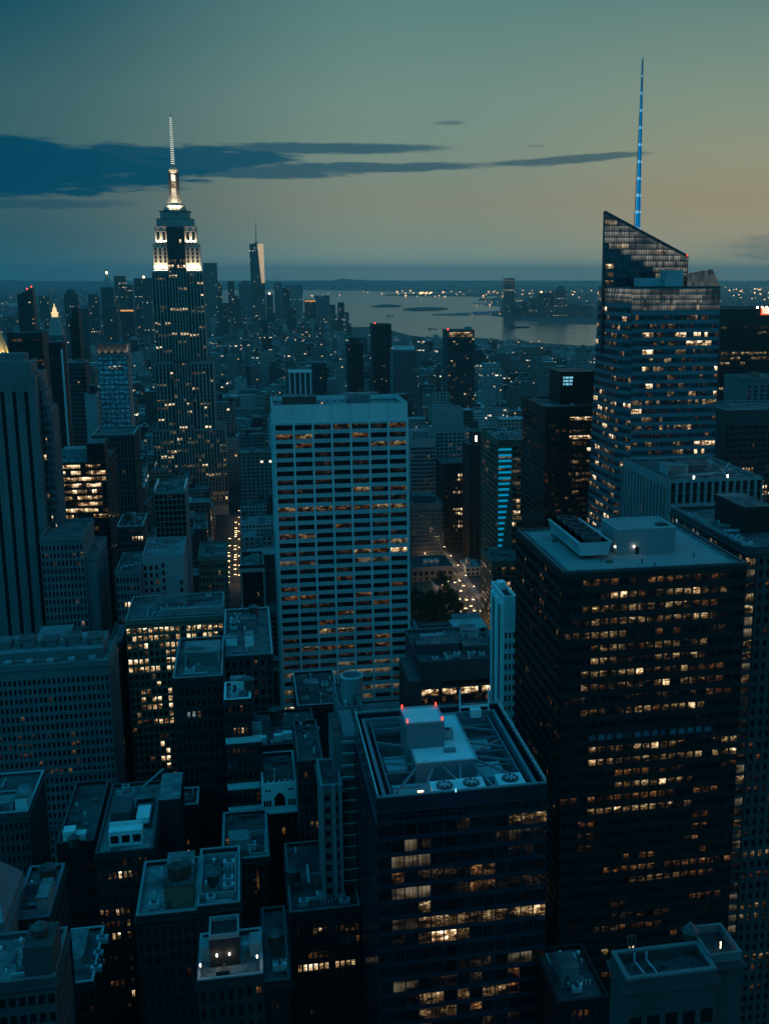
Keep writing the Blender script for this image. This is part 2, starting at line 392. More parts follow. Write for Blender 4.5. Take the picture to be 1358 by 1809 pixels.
def fbox(b, P, a0, a1, z0, z1, d0, d1, mi=0):
    b.quad(P(a0, z0, d1), P(a1, z0, d1), P(a1, z1, d1), P(a0, z1, d1), mi)
    b.quad(P(a0, z0, d0), P(a0, z0, d1), P(a0, z1, d1), P(a0, z1, d0), mi)
    b.quad(P(a1, z0, d1), P(a1, z0, d0), P(a1, z1, d0), P(a1, z1, d1), mi)
    b.quad(P(a0, z1, d1), P(a1, z1, d1), P(a1, z1, d0), P(a0, z1, d0), mi)
    b.quad(P(a0, z0, d0), P(a1, z0, d0), P(a1, z0, d1), P(a0, z0, d1), mi)
FOOT = []; VIS = []; LAND = []
class Bld:
    def __init__(s, name, label, cat, x0, x1, y0, y1, wall, roof='roof_grey', trim=None, frame='darksteel', group=None, note=None):
        s.root = empty(name, ((x0 + x1) / 2, (y0 + y1) / 2, 0), label, cat, group)
        s.o = tuple(s.root.location); s.wall = MB(s.o); s.roofm = MB(s.o); s.extra = {}
        s.mats = [M[wall], M[trim or (('concrete', 'greystone', 'spandrel', 'darksteel')[int(abs(x0 * 7 + y0)) % 4] if wall in ('darkbrick', 'darkstone', 'black') else wall)]]; s.rmat = M[roof]; s.fm = M[frame]
        s.mat_name = wall; s.tx = None; s.x0, s.x1, s.y0, s.y1 = x0, x1, y0, y1; s.wins = []; s.fl = (0, 0)
        FOOT.append((x0 - 1, x1 + 1, y0 - 1, y1 + 1))
        px, py = pix((x0 + x1) / 2, y0, 30)
    def tier(s, x0, x1, y0, y1, z0, z1, par=1.1, pt=.5, trim=0):
        zr = z1 - par
        s.wall.box(x0, x1, y0, y1, z0, zr, 0, top=False)
        if par > 0: s.wall.ring(x0, x1, y0, y1, zr, z1 - .28, pt, trim); s.wall.ring(x0 - .06, x1 + .06, y0 - .06, y1 + .06, z1 - .28, z1, pt + .1, 1)
        s.roofm.quad((x0, y0, zr), (x1, y0, zr), (x1, y1, zr), (x0, y1, zr))
        if par > 0 and s.mat_name in ('darkbrick', 'tanbrick', 'redbrick', 'darkstone', 'greystone', 'limestone') and z1 < 200: s.wall.ring(x0 - .53, x1 + .53, y0 - .53, y1 + .53, z1 - 2.05, z1 - 1.62, .52, 0)
        s.z1 = z1; s.zr = zr; s.tx = (x0 + .6, x1 - .6, y0 + .6, y1 - .6, zr); return s
    def P(s, side, plane):
        if side == 'front': return (lambda a, z, d: (a, plane - d, z)), 0.0
        if side == 'left': return (lambda a, z, d: (plane - d, -a, z)), -math.pi / 2      # a runs from -y1 to -y0
        return (lambda a, z, d: (plane + d, a, z)), math.pi / 2
    def facade(s, side, plane, a0, a1, z0, z1, n, m, pf=.25, sf=.35, pd=.45, sd=.3, lit=None, nx=1, ny=1, pm=0, sm=0, ends=True, rec=.03, big=True):
        if side == 'left': a0, a1 = -a1, -a0
        P, rot = s.P(side, plane); bw = (a1 - a0) / n; fh = (z1 - z0) / m; pw = bw * pf; sh = fh * sf
        for i in range(n + 1):
            if pw <= 0: break
            c = a0 + i * bw; l = max(a0, c - pw / 2); r = min(a1, c + pw / 2)
            fbox(s.wall, P, l, r, z0, z1, 0, pd, pm)
        for j in range(m + 1):
            if sh <= 0: break
            c = z0 + j * fh; l = max(z0, c - sh / 2) + .004; r = min(z1, c + sh / 2) - .004
            fbox(s.wall, P, a0 + .004, a1 - .004, l, r, 0, sd, sm)
        nrm = {'front': (0, -1), 'left': (-1, 0), 'right': (1, 0)}[side]
        for j in range(m):
            for i in range(n):
                key = lit(i, j) if lit else 'D'
                ca = a0 + (i + .5) * bw; cz = z1 - (j + .5) * fh
                w_, h_ = bw - pw, fh - sh
                p = P(ca, cz, rec)
                vx, vy, vz = p[0], p[1], p[2] - EYE; d2 = vx * vx + vy * vy + vz * vz
                area = -(vx * nrm[0] + vy * nrm[1]) / math.sqrt(d2) * w_ * h_ / d2
                s.wins.append((area * (1.0 if big else .2), p, rot, w_, h_, key, nx, ny, side, plane))
        return s
    def fuss(s, seed):
        # small roof fittings: duct runs, vents, aerials, skylights
        rg = random.Random(seed); x0, x1, y0, y1, z = s.tx
        if x1 - x0 < 5 or y1 - y0 < 5: return
        for k in range(3):
            b = s.mb(); L = rg.uniform(.25, .6) * (x1 - x0); a = rg.uniform(x0 + 1, x1 - L - 1); y = rg.uniform(y0 + 1, y1 - 1.2); w_ = rg.uniform(.35, .8)
            if rg.random() < .5: b.box(a, a + L, y, y + w_, z + .25, z + .25 + w_, 0, True); b.box(a + .2, a + .4, y + .1, y + w_ - .1, z, z + .25, 0); b.box(a + L - .4, a + L - .2, y + .1, y + w_ - .1, z, z + .25, 0)
            else: L = min(L, y1 - y - 1); b.box(a, a + w_, y, y + max(L, 1), z + .25, z + .25 + w_, 0, True); b.box(a + .1, a + w_ - .1, y + .2, y + .4, z, z + .25, 0)
            b.build('duct', [M[rg.choice(['steel', 'darksteel', 'concrete'])]], s.root)
        for k in range(5):
            b = s.mb(); a = rg.uniform(x0 + .8, x1 - .8); y = rg.uniform(y0 + .8, y1 - .8); r_ = rg.uniform(.12, .3); h = rg.uniform(.6, 1.8)
            b.frust(a, y, [(r_, z), (r_, z + h), (r_ * 1.7, z + h), (r_ * .6, z + h + .3)], 8); b.build('roof_vent', [M[rg.choice(['steel', 'darksteel', 'white'])]], s.root)
        for k in range(2):
            b = s.mb(); a = rg.uniform(x0 + 1, x1 - 2.5); y = rg.uniform(y0 + 1, y1 - 2.5); w_ = rg.uniform(1, 2); b.box(a, a + w_, y, y + w_ * .8, z, z + rg.uniform(.4, 1.1), 0); b.build('roof_hatch', [M[rg.choice(['panelblue', 'darksteel', 'greystone', 'tanbrick'])]], s.root)
        if rg.random() < .6: b = s.mb(); a = rg.uniform(x0 + 1, x1 - 1); y = rg.uniform(y0 + 1, y1 - 1); b.bar((a, y, z), (a, y, z + rg.uniform(3, 6)), .12); b.bar((a - .7, y, z + 2.6), (a + .7, y, z + 2.6), .08); b.build('aerial', [M['darksteel']], s.root)
    def part(s, name, mats, b, parent=None):
        return b.build(name, mats, parent or s.root)
    def mb(s): return MB(s.o)
    def done(s, indiv=100, minpx=1.7):
        s.wall.build('wall', s.mats, s.root)
        if s.tx and s.y0 < 720 and indiv: s.fuss(int(abs(s.x0) * 31 + s.y0))
        if s.roofm.v: s.roofm.build('roof', [s.rmat], s.root)
        s.wins.sort(key=lambda q: -q[0])
        keys = list(WIN); rest = MB(s.o); k = 0
        for area, p, rot, w_, h_, key, nx, ny, side, plane in s.wins:
            pxw = math.sqrt(max(area, 0)) * F_ * .5655
            if k < indiv and pxw > minpx:
                k += 1
                o = D.objects.new('window', window_mesh(w_, h_, key, nx, ny, s.fm)); COL.objects.link(o); o.parent = s.root
                o.location = (p[0] - s.o[0], p[1] - s.o[1], p[2] - s.o[2]); o.rotation_euler = (0, 0, rot)
            else:
                c, sn = math.cos(rot), math.sin(rot)
                Q = lambda a, z, d: (p[0] + c * a + sn * d, p[1] + sn * a - c * d, p[2] + z)
                window_into(rest, Q, -w_ / 2, w_ / 2, -h_ / 2, h_ / 2, keys.index(key), len(keys), nx, ny)
        if rest.v: tag(rest.build('window_grid', [WIN[q] for q in keys] + [s.fm], s.root), kind='stuff')
        return s.root
    # ---- roof pieces (parts of the building)
    def bulkhead(s, x0, x1, y0, y1, z0, h, m='concrete', door=True, louvre=False):
        b = s.mb(); b.box(x0, x1, y0, y1, z0, z0 + h, 0, top=False); b.box(x0 - .15, x1 + .15, y0 - .15, y1 + .15, z0 + h, z0 + h + .3, 1, True)
        o = s.part('bulkhead', [M[m], M['roof_pale'] if m in ('white', 'concrete', 'steel') else M['roof_grey']], b)
        if door:
            d = s.mb(); d.box(x0 + .6, x0 + 1.6, y0 - .08, y0 - .003, z0 + .1, z0 + 2.2, 0, True); s.part('door', [M['darksteel']], d, o)
        if louvre:
            d = s.mb()
            for k in range(int(h / .5)): d.box(x0 + .8, x1 - .8, y0 - .12, y0 - .003, z0 + .4 + k * .5, z0 + .62 + k * .5, 0, True)
            s.part('louvre', [M['darksteel']], d, o)
        return o
    def tank(s, x, y, z, r=1.9, h=3.6, leg=2.6):
        b = s.mb(); b.frust(x, y, [(r * .98, z + leg), (r, z + leg + h)], 18, 0); b.poly([(x + r * .98 * math.cos(-k * math.pi / 9), y + r * .98 * math.sin(-k * math.pi / 9), z + leg) for k in range(18)])
        for k in range(4): b.frust(x, y, [(r + .05, z + leg + .4 + k * h / 4), (r + .05, z + leg + .5 + k * h / 4)], 18, 1, cap=False)
        o = s.part('water_tank', [M['wood'], M['darksteel']], b)
        c = s.mb(); c.frust(x, y, [(r + .2, z + leg + h), (.15, z + leg + h + 1.2)], 18, 0); s.part('tank_lid', [M['roof_grey']], c, o)
        l = s.mb()
        for sx in (-1, 1):
            for sy in (-1, 1): l.bar((x + sx * r * .6, y + sy * r * .6, z), (x + sx * r * .6, y + sy * r * .6, z + leg), .25)
        l.bar((x - r * .6, y - r * .6, z + .2), (x + r * .6, y - r * .6, z + leg - .2), .12); l.bar((x + r * .6, y - r * .6, z + .2), (x - r * .6, y - r * .6, z + leg - .2), .12)
        s.part('tank_stand', [M['darksteel']], l, o); return o
    def unit(s, x, y, z, sx=2.4, sy=1.8, sz=1.4, fan=True):
        b = s.mb(); b.box(x - sx / 2, x + sx / 2, y - sy / 2, y + sy / 2, z + .3, z + sz, 0, True)
        for a in (-1, 1): b.box(x + a * sx * .4 - .08, x + a * sx * .4 + .08, y - sy / 2 + .05, y + sy / 2 - .05, z, z + .3, 1)
        o = s.part('air_conditioner', [M['steel'], M['darksteel']], b)
        if fan:
            f = s.mb(); r = min(sx, sy) * .36; f.frust(x, y, [(r, z + sz), (r, z + sz + .18)], 14, 0, cap=False); f.frust(x, y, [(r * .25, z + sz), (r * .25, z + sz + .12)], 8, 0)
            for k in range(5):
                a = k * 1.2566; f.bar((x, y, z + sz + .06), (x + r * .9 * math.cos(a), y + r * .9 * math.sin(a), z + sz + .06), .16)
            s.part('fan', [M['darksteel']], f, o)
        return o
    def pipes(s, x, y, z, n=4, gap=.9, h=1.3):
        for k in range(n):
            b = s.mb(); b.frust(x + k * gap, y, [(.14, z), (.14, z + h), (.26, z + h), (.1, z + h + .25)], 8, 0); s.part('vent_pipe', [M['steel']], b)
    def rail(s, x0, x1, y0, y1, z, h=1.0, m='steel', sides='nsew', step=2.0, t=.09):
        b = s.mb()
        def run(p, q):
            for hh in (h, h * .5): b.bar((*p, z + hh), (*q, z + hh), t)
            L = math.dist(p, q); k = max(1, int(L / step))
            for i in range(k + 1):
                f = i / k; xx = p[0] + (q[0] - p[0]) * f; yy = p[1] + (q[1] - p[1]) * f; b.bar((xx, yy, z), (xx, yy, z + h), t)
        if 's' in sides: run((x0, y0), (x1, y0))
        if 'n' in sides: run((x0, y1), (x1, y1))
        if 'w' in sides: run((x0, y0), (x0, y1))
        if 'e' in sides: run((x1, y0), (x1, y1))
        return s.part('railing', [M[m]], b)
    def clutter(s, x0, x1, y0, y1, z, seed=1, n=5, tank=False, bulk=True):
        rg = random.Random(seed); used = []
        def spot(w_, d_):
            for _ in range(30):
                x = rg.uniform(x0 + w_ / 2 + .8, max(x0 + w_ / 2 + .81, x1 - w_ / 2 - .8)); y = rg.uniform(y0 + d_ / 2 + .8, max(y0 + d_ / 2 + .81, y1 - d_ / 2 - .8))
                if all(abs(x - u[0]) > (w_ + u[2]) / 2 + .3 or abs(y - u[1]) > (d_ + u[3]) / 2 + .3 for u in used):
                    used.append((x, y, w_, d_)); return x, y
            return None
        if bulk:
            w_ = min(6, (x1 - x0) * .4); d_ = min(6, (y1 - y0) * .4); p = spot(w_, d_)
            if p: s.bulkhead(p[0] - w_ / 2, p[0] + w_ / 2, p[1] - d_ / 2, p[1] + d_ / 2, z, rg.uniform(3, 4.5), rg.choice(['concrete', 'greystone', 'tanbrick']))
        if tank:
            p = spot(5, 5)
            if p: s.tank(p[0], p[1], z)
        for k in range(n):
            sx, sy = rg.uniform(1.6, 3.2), rg.uniform(1.4, 2.4); p = spot(sx + .5, sy + .5)
            if p: s.unit(p[0], p[1], z, sx, sy, rg.uniform(1.2, 1.9))
        p = spot(3.5, .8)
        if p: s.pipes(p[0] - 1.3, p[1], z)
VIS += [(726, 852, 985, 1116, 764), (400, 420, 900, 1030, 940), (930, 1056, 560, 612, 4300)]
def vis(x0, x1, y0, y1, Y): VIS.append((x0, x1, y0, y1, Y))
def hero(name, label, cat, pl, pr_, pt, Y, depth, ybot, wall, short, roof='roof_grey', trim=None, frame='darksteel', par=1.1, x0=None, x1=None, tier=True):
    """front face between photo columns pl and pr_, its top edge at row pt, standing Y metres down the avenue"""
    xa, z = at_y(pl, pt, Y); xb, _ = at_y(pr_, pt, Y)
    if x0 is not None: xa = x0
    if x1 is not None: xb = x1
    B = Bld(name, label, cat, xa, xb, Y, Y + depth, wall, roof, trim, frame)
    if tier: B.tier(xa, xb, Y, Y + depth, 0, z, par)
    B.z1 = z; B.zr = z - par; B.Y = Y
    B.zb = max(0, at_y(pl, ybot, Y)[1] - 6)
    vis(pl, pr_, pt, ybot, Y); LAND.append((short, (pl + pr_) / 2, (pt + ybot) / 2, Y, pl, pr_))
    return B

# ================================================================== SETTING
def flat(name, pts, z, m, kind='structure', thick=0):
    b = MB(); b.poly([(x, y, z) for x, y in pts])
    if thick:
        n = len(pts)
        for k in range(n):
            a, c = pts[k], pts[(k + 1) % n]; b.quad((*a, z - thick), (*c, z - thick), (*c, z), (*a, z))
    return tag(b.build(name, [M[m] if isinstance(m, str) else m]), kind=kind)
flat('ground', [(42000 * math.cos(2 * math.pi * k / 64), 42000 * math.sin(2 * math.pi * k / 64)) for k in range(64)], 0, 'ground')
# harbour water, its shores read off as ground points
wm = D.materials.new('harbour_water'); wm.use_nodes = True; t = NT(wm.node_tree); b_ = t.n['Principled BSDF']
b_.inputs['Base Color'].default_value = (.012, .03, .04, 1); b_.inputs['Roughness'].default_value = .16; b_.inputs['Specular IOR Level'].default_value = .6
pos = t.new('ShaderNodeNewGeometry').outputs['Position']; x, y, z = t.sep(pos)[:3]
nz = t.m('ADD', t.noise(t.comb(x, t.m('MULTIPLY', y, .5), 0.0), .012, 4, .6), t.m('MULTIPLY', t.noise(t.comb(x, t.m('MULTIPLY', y, .25), 5.0), .0016, 3, .6), 2.0))
bp = t.new('ShaderNodeBump'); bp.inputs['Strength'].default_value = .5; bp.inputs['Distance'].default_value = 12
t.l.new(nz, bp.inputs['Height']); t.l.new(bp.outputs[0], b_.inputs['Normal'])
SHORE = [(300, 556), (560, 566), (615, 578), (655, 577), (690, 583), (722, 592), (760, 598), (820, 600), (900, 602), (960, 606), (1060, 613), (1200, 622), (1420, 640),
         (1420, 598), (1200, 582), (1060, 574), (985, 572), (930, 567), (896, 562), (862, 557), (880, 551), (885, 540), (868, 534), (840, 531), (885, 524),
         (850, 516), (780, 516), (700, 515), (640, 513), (560, 512), (450, 512), (300, 512)]
WATER = [at_z(px, py, 0) for px, py in SHORE]
wobj = flat('water', WATER, .6, wm)
bm = bmesh.new(); bm.from_mesh(wobj.data); bmesh.ops.triangulate(bm, faces=bm.faces[:]); bm.to_mesh(wobj.data); bm.free()
ERIV = [at_z(px, py, 0) for px, py in [(-120, 545), (66, 541), (70, 534), (-120, 536)]]
flat('river_water', ERIV, .6, wm)
def in_poly(x, y, P):
    c = False; n = len(P)
    for k in range(n):
        (x1, y1), (x2, y2) = P[k], P[k - 1]
        if (y1 > y) != (y2 > y) and x < (x2 - x1) * (y - y1) / (y2 - y1) + x1: c = not c
    return c
# far hills beyond the bay
def ridge(name, pl, pr_, dist, hbase, hvar, seed):
    rg = random.Random(seed); b = MB(); n = 90; top = []; fr = []; bk = []
    ph = [rg.uniform(0, 6.28) for _ in range(6)]
    for k in range(n + 1):
        px = pl + (pr_ - pl) * k / n; d = _ray(px, 482); d = Vector((d.x, d.y)); d.normalize()
        s = k / n; env = min(1, s * 6, (1 - s) * 6)
        h = (hbase + hvar * (.5 * math.sin(5 * s + ph[0]) + .3 * math.sin(13 * s + ph[1]) + .14 * math.sin(37 * s + ph[2]) + .08 * math.sin(90 * s + ph[3]))) * env
        top.append((d.x * (dist + 1500), d.y * (dist + 1500), max(h, 1))); fr.append((d.x * dist, d.y * dist, -1)); bk.append((d.x * (dist + 4500), d.y * (dist + 4500), -1))
    for k in range(n):
        b.quad(fr[k], fr[k + 1], top[k + 1], top[k]); b.quad(top[k], top[k + 1], bk[k + 1], bk[k])
    return tag(b.build(name, [M['land']]), kind='structure')
ridge('hills', -350, 760, 20500, 120, 38, 3)
ridge('hills', 520, 1000, 23500, 105, 40, 8)
ridge('hills', 820, 1800, 24500, 90, 45, 5)
# islands and piers in the bay: low thick slabs with a tree-dark top
def slab(name, pts, h, m='land'):
    rg = random.Random(int(pts[0][0])); q = []
    for k in range(len(pts)):
        (a, b2), (c, d) = pts[k], pts[(k + 1) % len(pts)]
        for j in range(5): f = j / 5; q.append((a + (c - a) * f + rg.uniform(-1.2, 1.2), b2 + (d - b2) * f + rg.uniform(-.28, .28)))
    P = [at_z(px, py, 0) for px, py in q]
    area = sum(P[k - 1][0] * P[k][1] - P[k][0] * P[k - 1][1] for k in range(len(P)))
    if area < 0: P = P[::-1]
    return flat(name, P, h, m, thick=h + .5)
slab('island', [(655, 541.4), (668, 540.2), (672, 538.9), (690, 538.3), (704, 539.8), (709, 541.3), (690, 542.3), (668, 542.2)], 6)
slab('island', [(712, 547.0), (722, 545.2), (736, 544.2), (764, 543.6), (786, 544.6), (791, 546.2), (775, 548.0), (738, 548.9), (722, 548.3)], 6)
slab('pier', [(765, 556.2), (830, 552.2), (880, 549.6), (892, 552.6), (860, 555.6), (800, 557.2)], 4, 'pave')
slab('pier', [(832, 535.2), (880, 536.4), (893, 539.4), (880, 541.2), (850, 538)], 4, 'pave')
slab('far_shore', [(680, 521.6), (760, 518.4), (860, 517.6), (900, 519), (860, 523.6), (760, 522.6)], 10)

# ================================================================== HEROES, back to front
Z = lambda px, py, Y: at_y(px, py, Y)[1]
Xx = lambda px, py, Y: at_y(px, py, Y)[0]

# ---- stone tower with floodlit crown and mast
Y0 = 1250.0
xl, zs = at_y(268, 480, Y0); xr = Xx(358, 480, Y0)
B = Bld('stone_skyscraper', 'tallest stone tower at left, white floodlit crown, tapering mast and lamp studded antenna', 'skyscraper', xl - 8, xr + 16, Y0 - 6, Y0 + 62, 'limestone', 'roof_grey', 'darkstone')
vis(262, 404, 190, 832, Y0); LAND.append(('the floodlit stone spire tower', 315, 500, Y0, 265, 400))
cxe = (xl + xr) / 2
B.tier(xl - 8, xr + 16, Y0 - 6, Y0 + 62, 0, Z(300, 757, Y0), .8)
B.tier(xl - 2, xr + 6, Y0 - 2.5, Y0 + 52, 0, Z(300, 640, Y0), .8)
B.tier(xl, xr, Y0, Y0 + 42, 0, zs, .8)
zt = [Z(313, q, Y0) for q in (480, 430, 398, 385, 372, 300, 290, 193)]
B.tier(xl + 2.2, xr - 2.2, Y0 + 4, Y0 + 39, zs - 2, zt[1], .8)
B.tier(xl + 5, xr - 5, Y0 + 7.5, Y0 + 36, zt[1] - 2, zt[2], .8)
B.tier(xl + 7, xr - 7, Y0 + 9, Y0 + 34, zt[2] - 2, zt[3], .6, trim=1)
B.tier(xl + 11, xr - 11, Y0 + 11, Y0 + 32, zt[3] - 2, zt[4], .6, trim=1)
# centre bay stands forward; darker stone colour stands for the missing floodlight
zm0 = Z(300, 640, Y0) + 1
B.wall.box(cxe - 9, cxe + 9, Y0 - 1.4, Y0 + 8, 0, zt[2] - 1.5, 1)
B.wall.box(cxe - 9, cxe + 9, Y0 - 7, Y0 - 1.41, 0, zm0, 1)
of = office(.45, .4, .05, 'WBWO', 11, 2)
zlow = Z(300, 830, Y0) - 10
nfl = int((zs - 3 - zlow) / 4.1)
B.facade('front', Y0 - 2.5, xl - 2, cxe - 9.2, zlow, Z(300, 642, Y0), 5, int((Z(300, 642, Y0) - zlow) / 4.1), .38, .42, .7, .15, of, sm=1)
B.facade('front', Y0 - 2.5, cxe + 9.2, xr + 6, zlow, Z(300, 642, Y0), 6, int((Z(300, 642, Y0) - zlow) / 4.1), .38, .42, .7, .15, office(.4, .4, .05, 'WBWO', 12, 2), sm=1)
B.facade('front', Y0, xl, cxe - 9.2, zm0, zs - 1.2, 5, int((zs - zm0) / 4.1), .38, .42, .7, .15, office(.4, .45, .03, 'WBWB', 13, 2), sm=1)
B.facade('front', Y0, cxe + 9.2, xr, zm0, zs - 1.2, 5, int((zs - zm0) / 4.1), .38, .42, .7, .15, office(.4, .5, .03, 'WBWB', 14, 2), sm=1)
B.facade('front', Y0 - 1.4, cxe - 9, cxe + 9, zm0 + 1, zs + 2, 6, int((zs + 1 - zm0) / 4.1), .4, .4, .7, .15, office(.3, .5, .03, 'WBWB', 15, 3), pm=0, sm=1)
B.facade('front', Y0 - 7, cxe - 9, cxe + 9, zlow, zm0 - 1, 6, int((zm0 - 1 - zlow) / 4.1), .4, .4, .7, .15, office(.45, .4, .06, 'WBWO', 25, 2), pm=0, sm=1)
B.facade('front', Y0 - 1.4, cxe - 9, cxe + 9, zs + 3, zt[2] - 3, 6, 8, .34, .35, .6, .12, rows({7: 'B0-5', 6: 'W0-5', 2: 'B4'}, seed=2), pm=1, sm=1)
B.facade('right', xr, Y0 + 1, Y0 + 41, zm0, zs - 1.2, 8, int((zs - zm0) / 4.1), .42, .4, .6, .15, dark(.12, 'WO', 4), sm=1)
B.facade('right', xr + 6, Y0 - 2, Y0 + 51, zlow, zm0 - 2, 10, int((zm0 - 2 - zlow) / 4.1), .42, .4, .6, .15, dark(.12, 'WO', 5), sm=1)
B.facade('front', Y0 - 6, xl - 8, cxe - 9.3, zlow - 30, Z(300, 759, Y0), 7, 16, .4, .4, .5, .15, office(.6, .4, .1, 'BWWO', 16, 2), sm=1)
B.facade('front', Y0 - 6, cxe + 9.3, xr + 16, zlow - 30, Z(300, 759, Y0), 10, 16, .4, .4, .5, .15, office(.7, .6, .1, 'BWWO', 17, 2), sm=1)
for (a, b2, yy, z0_, z1_) in ((xl + 2.2, cxe - 9.2, Y0 + 4, zs, zt[1] - .8), (cxe + 9.2, xr - 2.2, Y0 + 4, zs, zt[1] - .8)):
    B.facade('front', yy, a, b2, z0_ + 9, z1_ - 3, 3, 4, .55, .2, .8, .2, dark(0), big=False)
    B.wall.box(a + .2, b2 - .2, yy - 1.6, yy - .01, z0_ - 1, z0_ + 2.2)
for (a, b2) in ((xl + 5, cxe - 9.2), (cxe + 9.2, xr - 5)):
    B.facade('front', Y0 + 7.5, a, b2, zt[1] + 2.5, zt[2] - 5, 2, 1, .5, .2, .5, .2, dark(0), big=False)
mast = B.mb(); m0 = Y0 + 21.5
zz = lambda q: Z(310, q, Y0)
mast.frust(cxe, m0, [(13, zt[4] - 1), (13, zz(368)), (11.4, zz(366)), (11, zz(361)), (8.6, zz(357)), (7.4, zz(351)), (6.0, zz(344)), (5.4, zz(335)), (5.0, zz(303)), (5.6, zz(302)), (5.6, zz(299))], 8, 0, rot=math.pi / 8)
mo = B.part('mast', [M['limestone']], mast)
for k in range(4):
    q = B.mb(); a = -math.pi / 2 + k * math.pi / 2; dx, dy = math.cos(a), math.sin(a); px_, py_ = -dy, dx
    for sgn in (-1, 1):
        c0 = (cxe + dx * 4.6 + px_ * sgn * 3.3, m0 + dy * 4.6 + py_ * sgn * 3.3)
        q.bar((*c0, zz(345)), (*c0, zz(303)), 1.5); 
    B.part('mast_wing', [M['darksteel']], q, mo)
g = B.mb(); g.box(cxe - 2.0, cxe + 2.0, m0 - 5.35, m0 - 4.7, zz(358) + 3, zz(306), 0)
gm = lit_mat('mast_glazing', ((.9, .62, .36), (1, .75, .46), (1, .86, .62)), 1.15, .6, .2, .8)
B.part('mast_glazing', [gm], g, mo)
dm = B.mb(); dm.frust(cxe, m0, [(6.0, zz(299)), (6.0, zz(296.5)), (5.2, zz(295)), (4.2, zz(292.5)), (2.3, zz(290)), (1.6, zz(288))], 14, 0); B.part('mast_dome', [M['limestone']], dm, mo)
an = B.mb(); an.frust(cxe, m0, [(1.7, zz(289)), (1.35, zz(255)), (.95, zz(225)), (.5, zz(205)), (.18, zz(193))], 8, 0); ao = B.part('antenna', [M['darksteel']], an, mo)
for k in range(22):
    l = B.mb(); q = 286 - k * 3.9; rr = 1.9 - k * .045; l.frust(cxe, m0, [(rr, zz(q)), (rr, zz(q - 1.5))], 10, 0); B.part('antenna_lamp', [GL['antenna']], l, ao)
def flood(x, y, z, tgt, power, ang=110, col=(1, .80, .52), blend=.6):
    L = D.lights.new('floodlight', 'SPOT'); L.energy = power; L.spot_size = R(ang); L.spot_blend = blend; L.color = col; L.shadow_soft_size = .5
    o = D.objects.new('floodlight', L); COL.objects.link(o); o.parent = B.root
    o.location = (x - B.o[0], y - B.o[1], z - B.o[2]); o.rotation_euler = (Vector(tgt) - Vector((x, y, z))).to_track_quat('-Z', 'Y').to_euler()
    return o
for k in range(5):
    for (a, b2) in ((xl + 2, cxe - 9.5), (cxe + 9.5, xr - 2)):
        x = a + (b2 - a) * (k + .5) / 5; flood(x, Y0 + .4, zs + .6, (x, Y0 + 5, zs + 16), 11000)
for (a, b2) in ((xl + 5, cxe - 9.5), (cxe + 9.5, xr - 5)):
    for k in range(3):
        x = a + (b2 - a) * (k + .5) / 3; flood(x, Y0 + 5.1, zt[1] + .4, (x, Y0 + 8.5, zt[1] + 13), 10000)
for k in range(4): flood(xr - .5, Y0 + 8 + k * 9, zs + .6, (xr - 2.5, Y0 + 8 + k * 9, zs + 15), 9500)
for k in range(5): x = cxe - 8 + k * 4; flood(x, m0 - 15, zt[4] + .6, (cxe + (x - cxe) * .5, m0 - 6, zt[4] + 20), 21000, 90)
for k in range(2): flood(cxe - 4 + 8 * k, m0 - 9, zz(303), (cxe, m0 - 4, zz(296)), 2500, 90)
# ring of dark decks under the mast
dk = B.mb(); dk.box(cxe - 16, cxe + 16, Y0 + 10.4, Y0 + 32.6, zt[4] - .6, zt[4] + .5, 0, True); B.part('observation_deck', [M['darksteel']], dk)
B.done(100, .9)

# ---- faceted glass tower with blue lit spire
Y0 = 600.0
vis(1045, 1282, 95, 860, Y0); LAND.append(('the slanted glass tower', 1165, 650, Y0, 1045, 1280))
fx0, fz = at_y(1106, 512, Y0); fx1 = Xx(1272, 512, Y0)
B = Bld('glass_skyscraper', 'faceted teal glass tower with a slanted crown and bright blue spire', 'skyscraper', fx0 - 6, fx1 + 4, Y0, Y0 + 66, 'teal_glass', 'roof_grey', 'navy_glass')
zf = Z(1200, 507, Y0)
bx0 = Xx(1060, 560, Y0 + 64)
fx0b = fx0 + 9.0; fx1b = fx1 + 2.5
# main body: front, chamfered corner that widens upwards, long left flank
NF = 44
def body(z):
    s = z / zf
    return [(fx0b + (fx0 - fx0b) * s + 3 * s, Y0), (fx1b + (fx1 - fx1b) * s, Y0), (fx1b + (fx1 - fx1b) * s, Y0 + 60), (fx0 - 1.5, Y0 + 66 - 22 * s), (fx0 - 1.5 + 1.5 * s, Y0 + 8 * s + 5)]
lo, hi = body(0), body(zf)
for k in range(5):
    a, b2 = lo[k], lo[(k + 1) % 5]; c, d = hi[(k + 1) % 5], hi[k]
    for q in range(40):
        s0, s1 = q / 40, (q + 1) / 40; L_ = lambda u, v, f: (u[0] + (v[0] - u[0]) * f, u[1] + (v[1] - u[1]) * f, zf * f)
        B.wall.quad(L_(a, d, s0), L_(b2, c, s0), L_(b2, c, s1), L_(a, d, s1), 0)
B.roofm.poly([(*p, zf - .6) for p in hi])
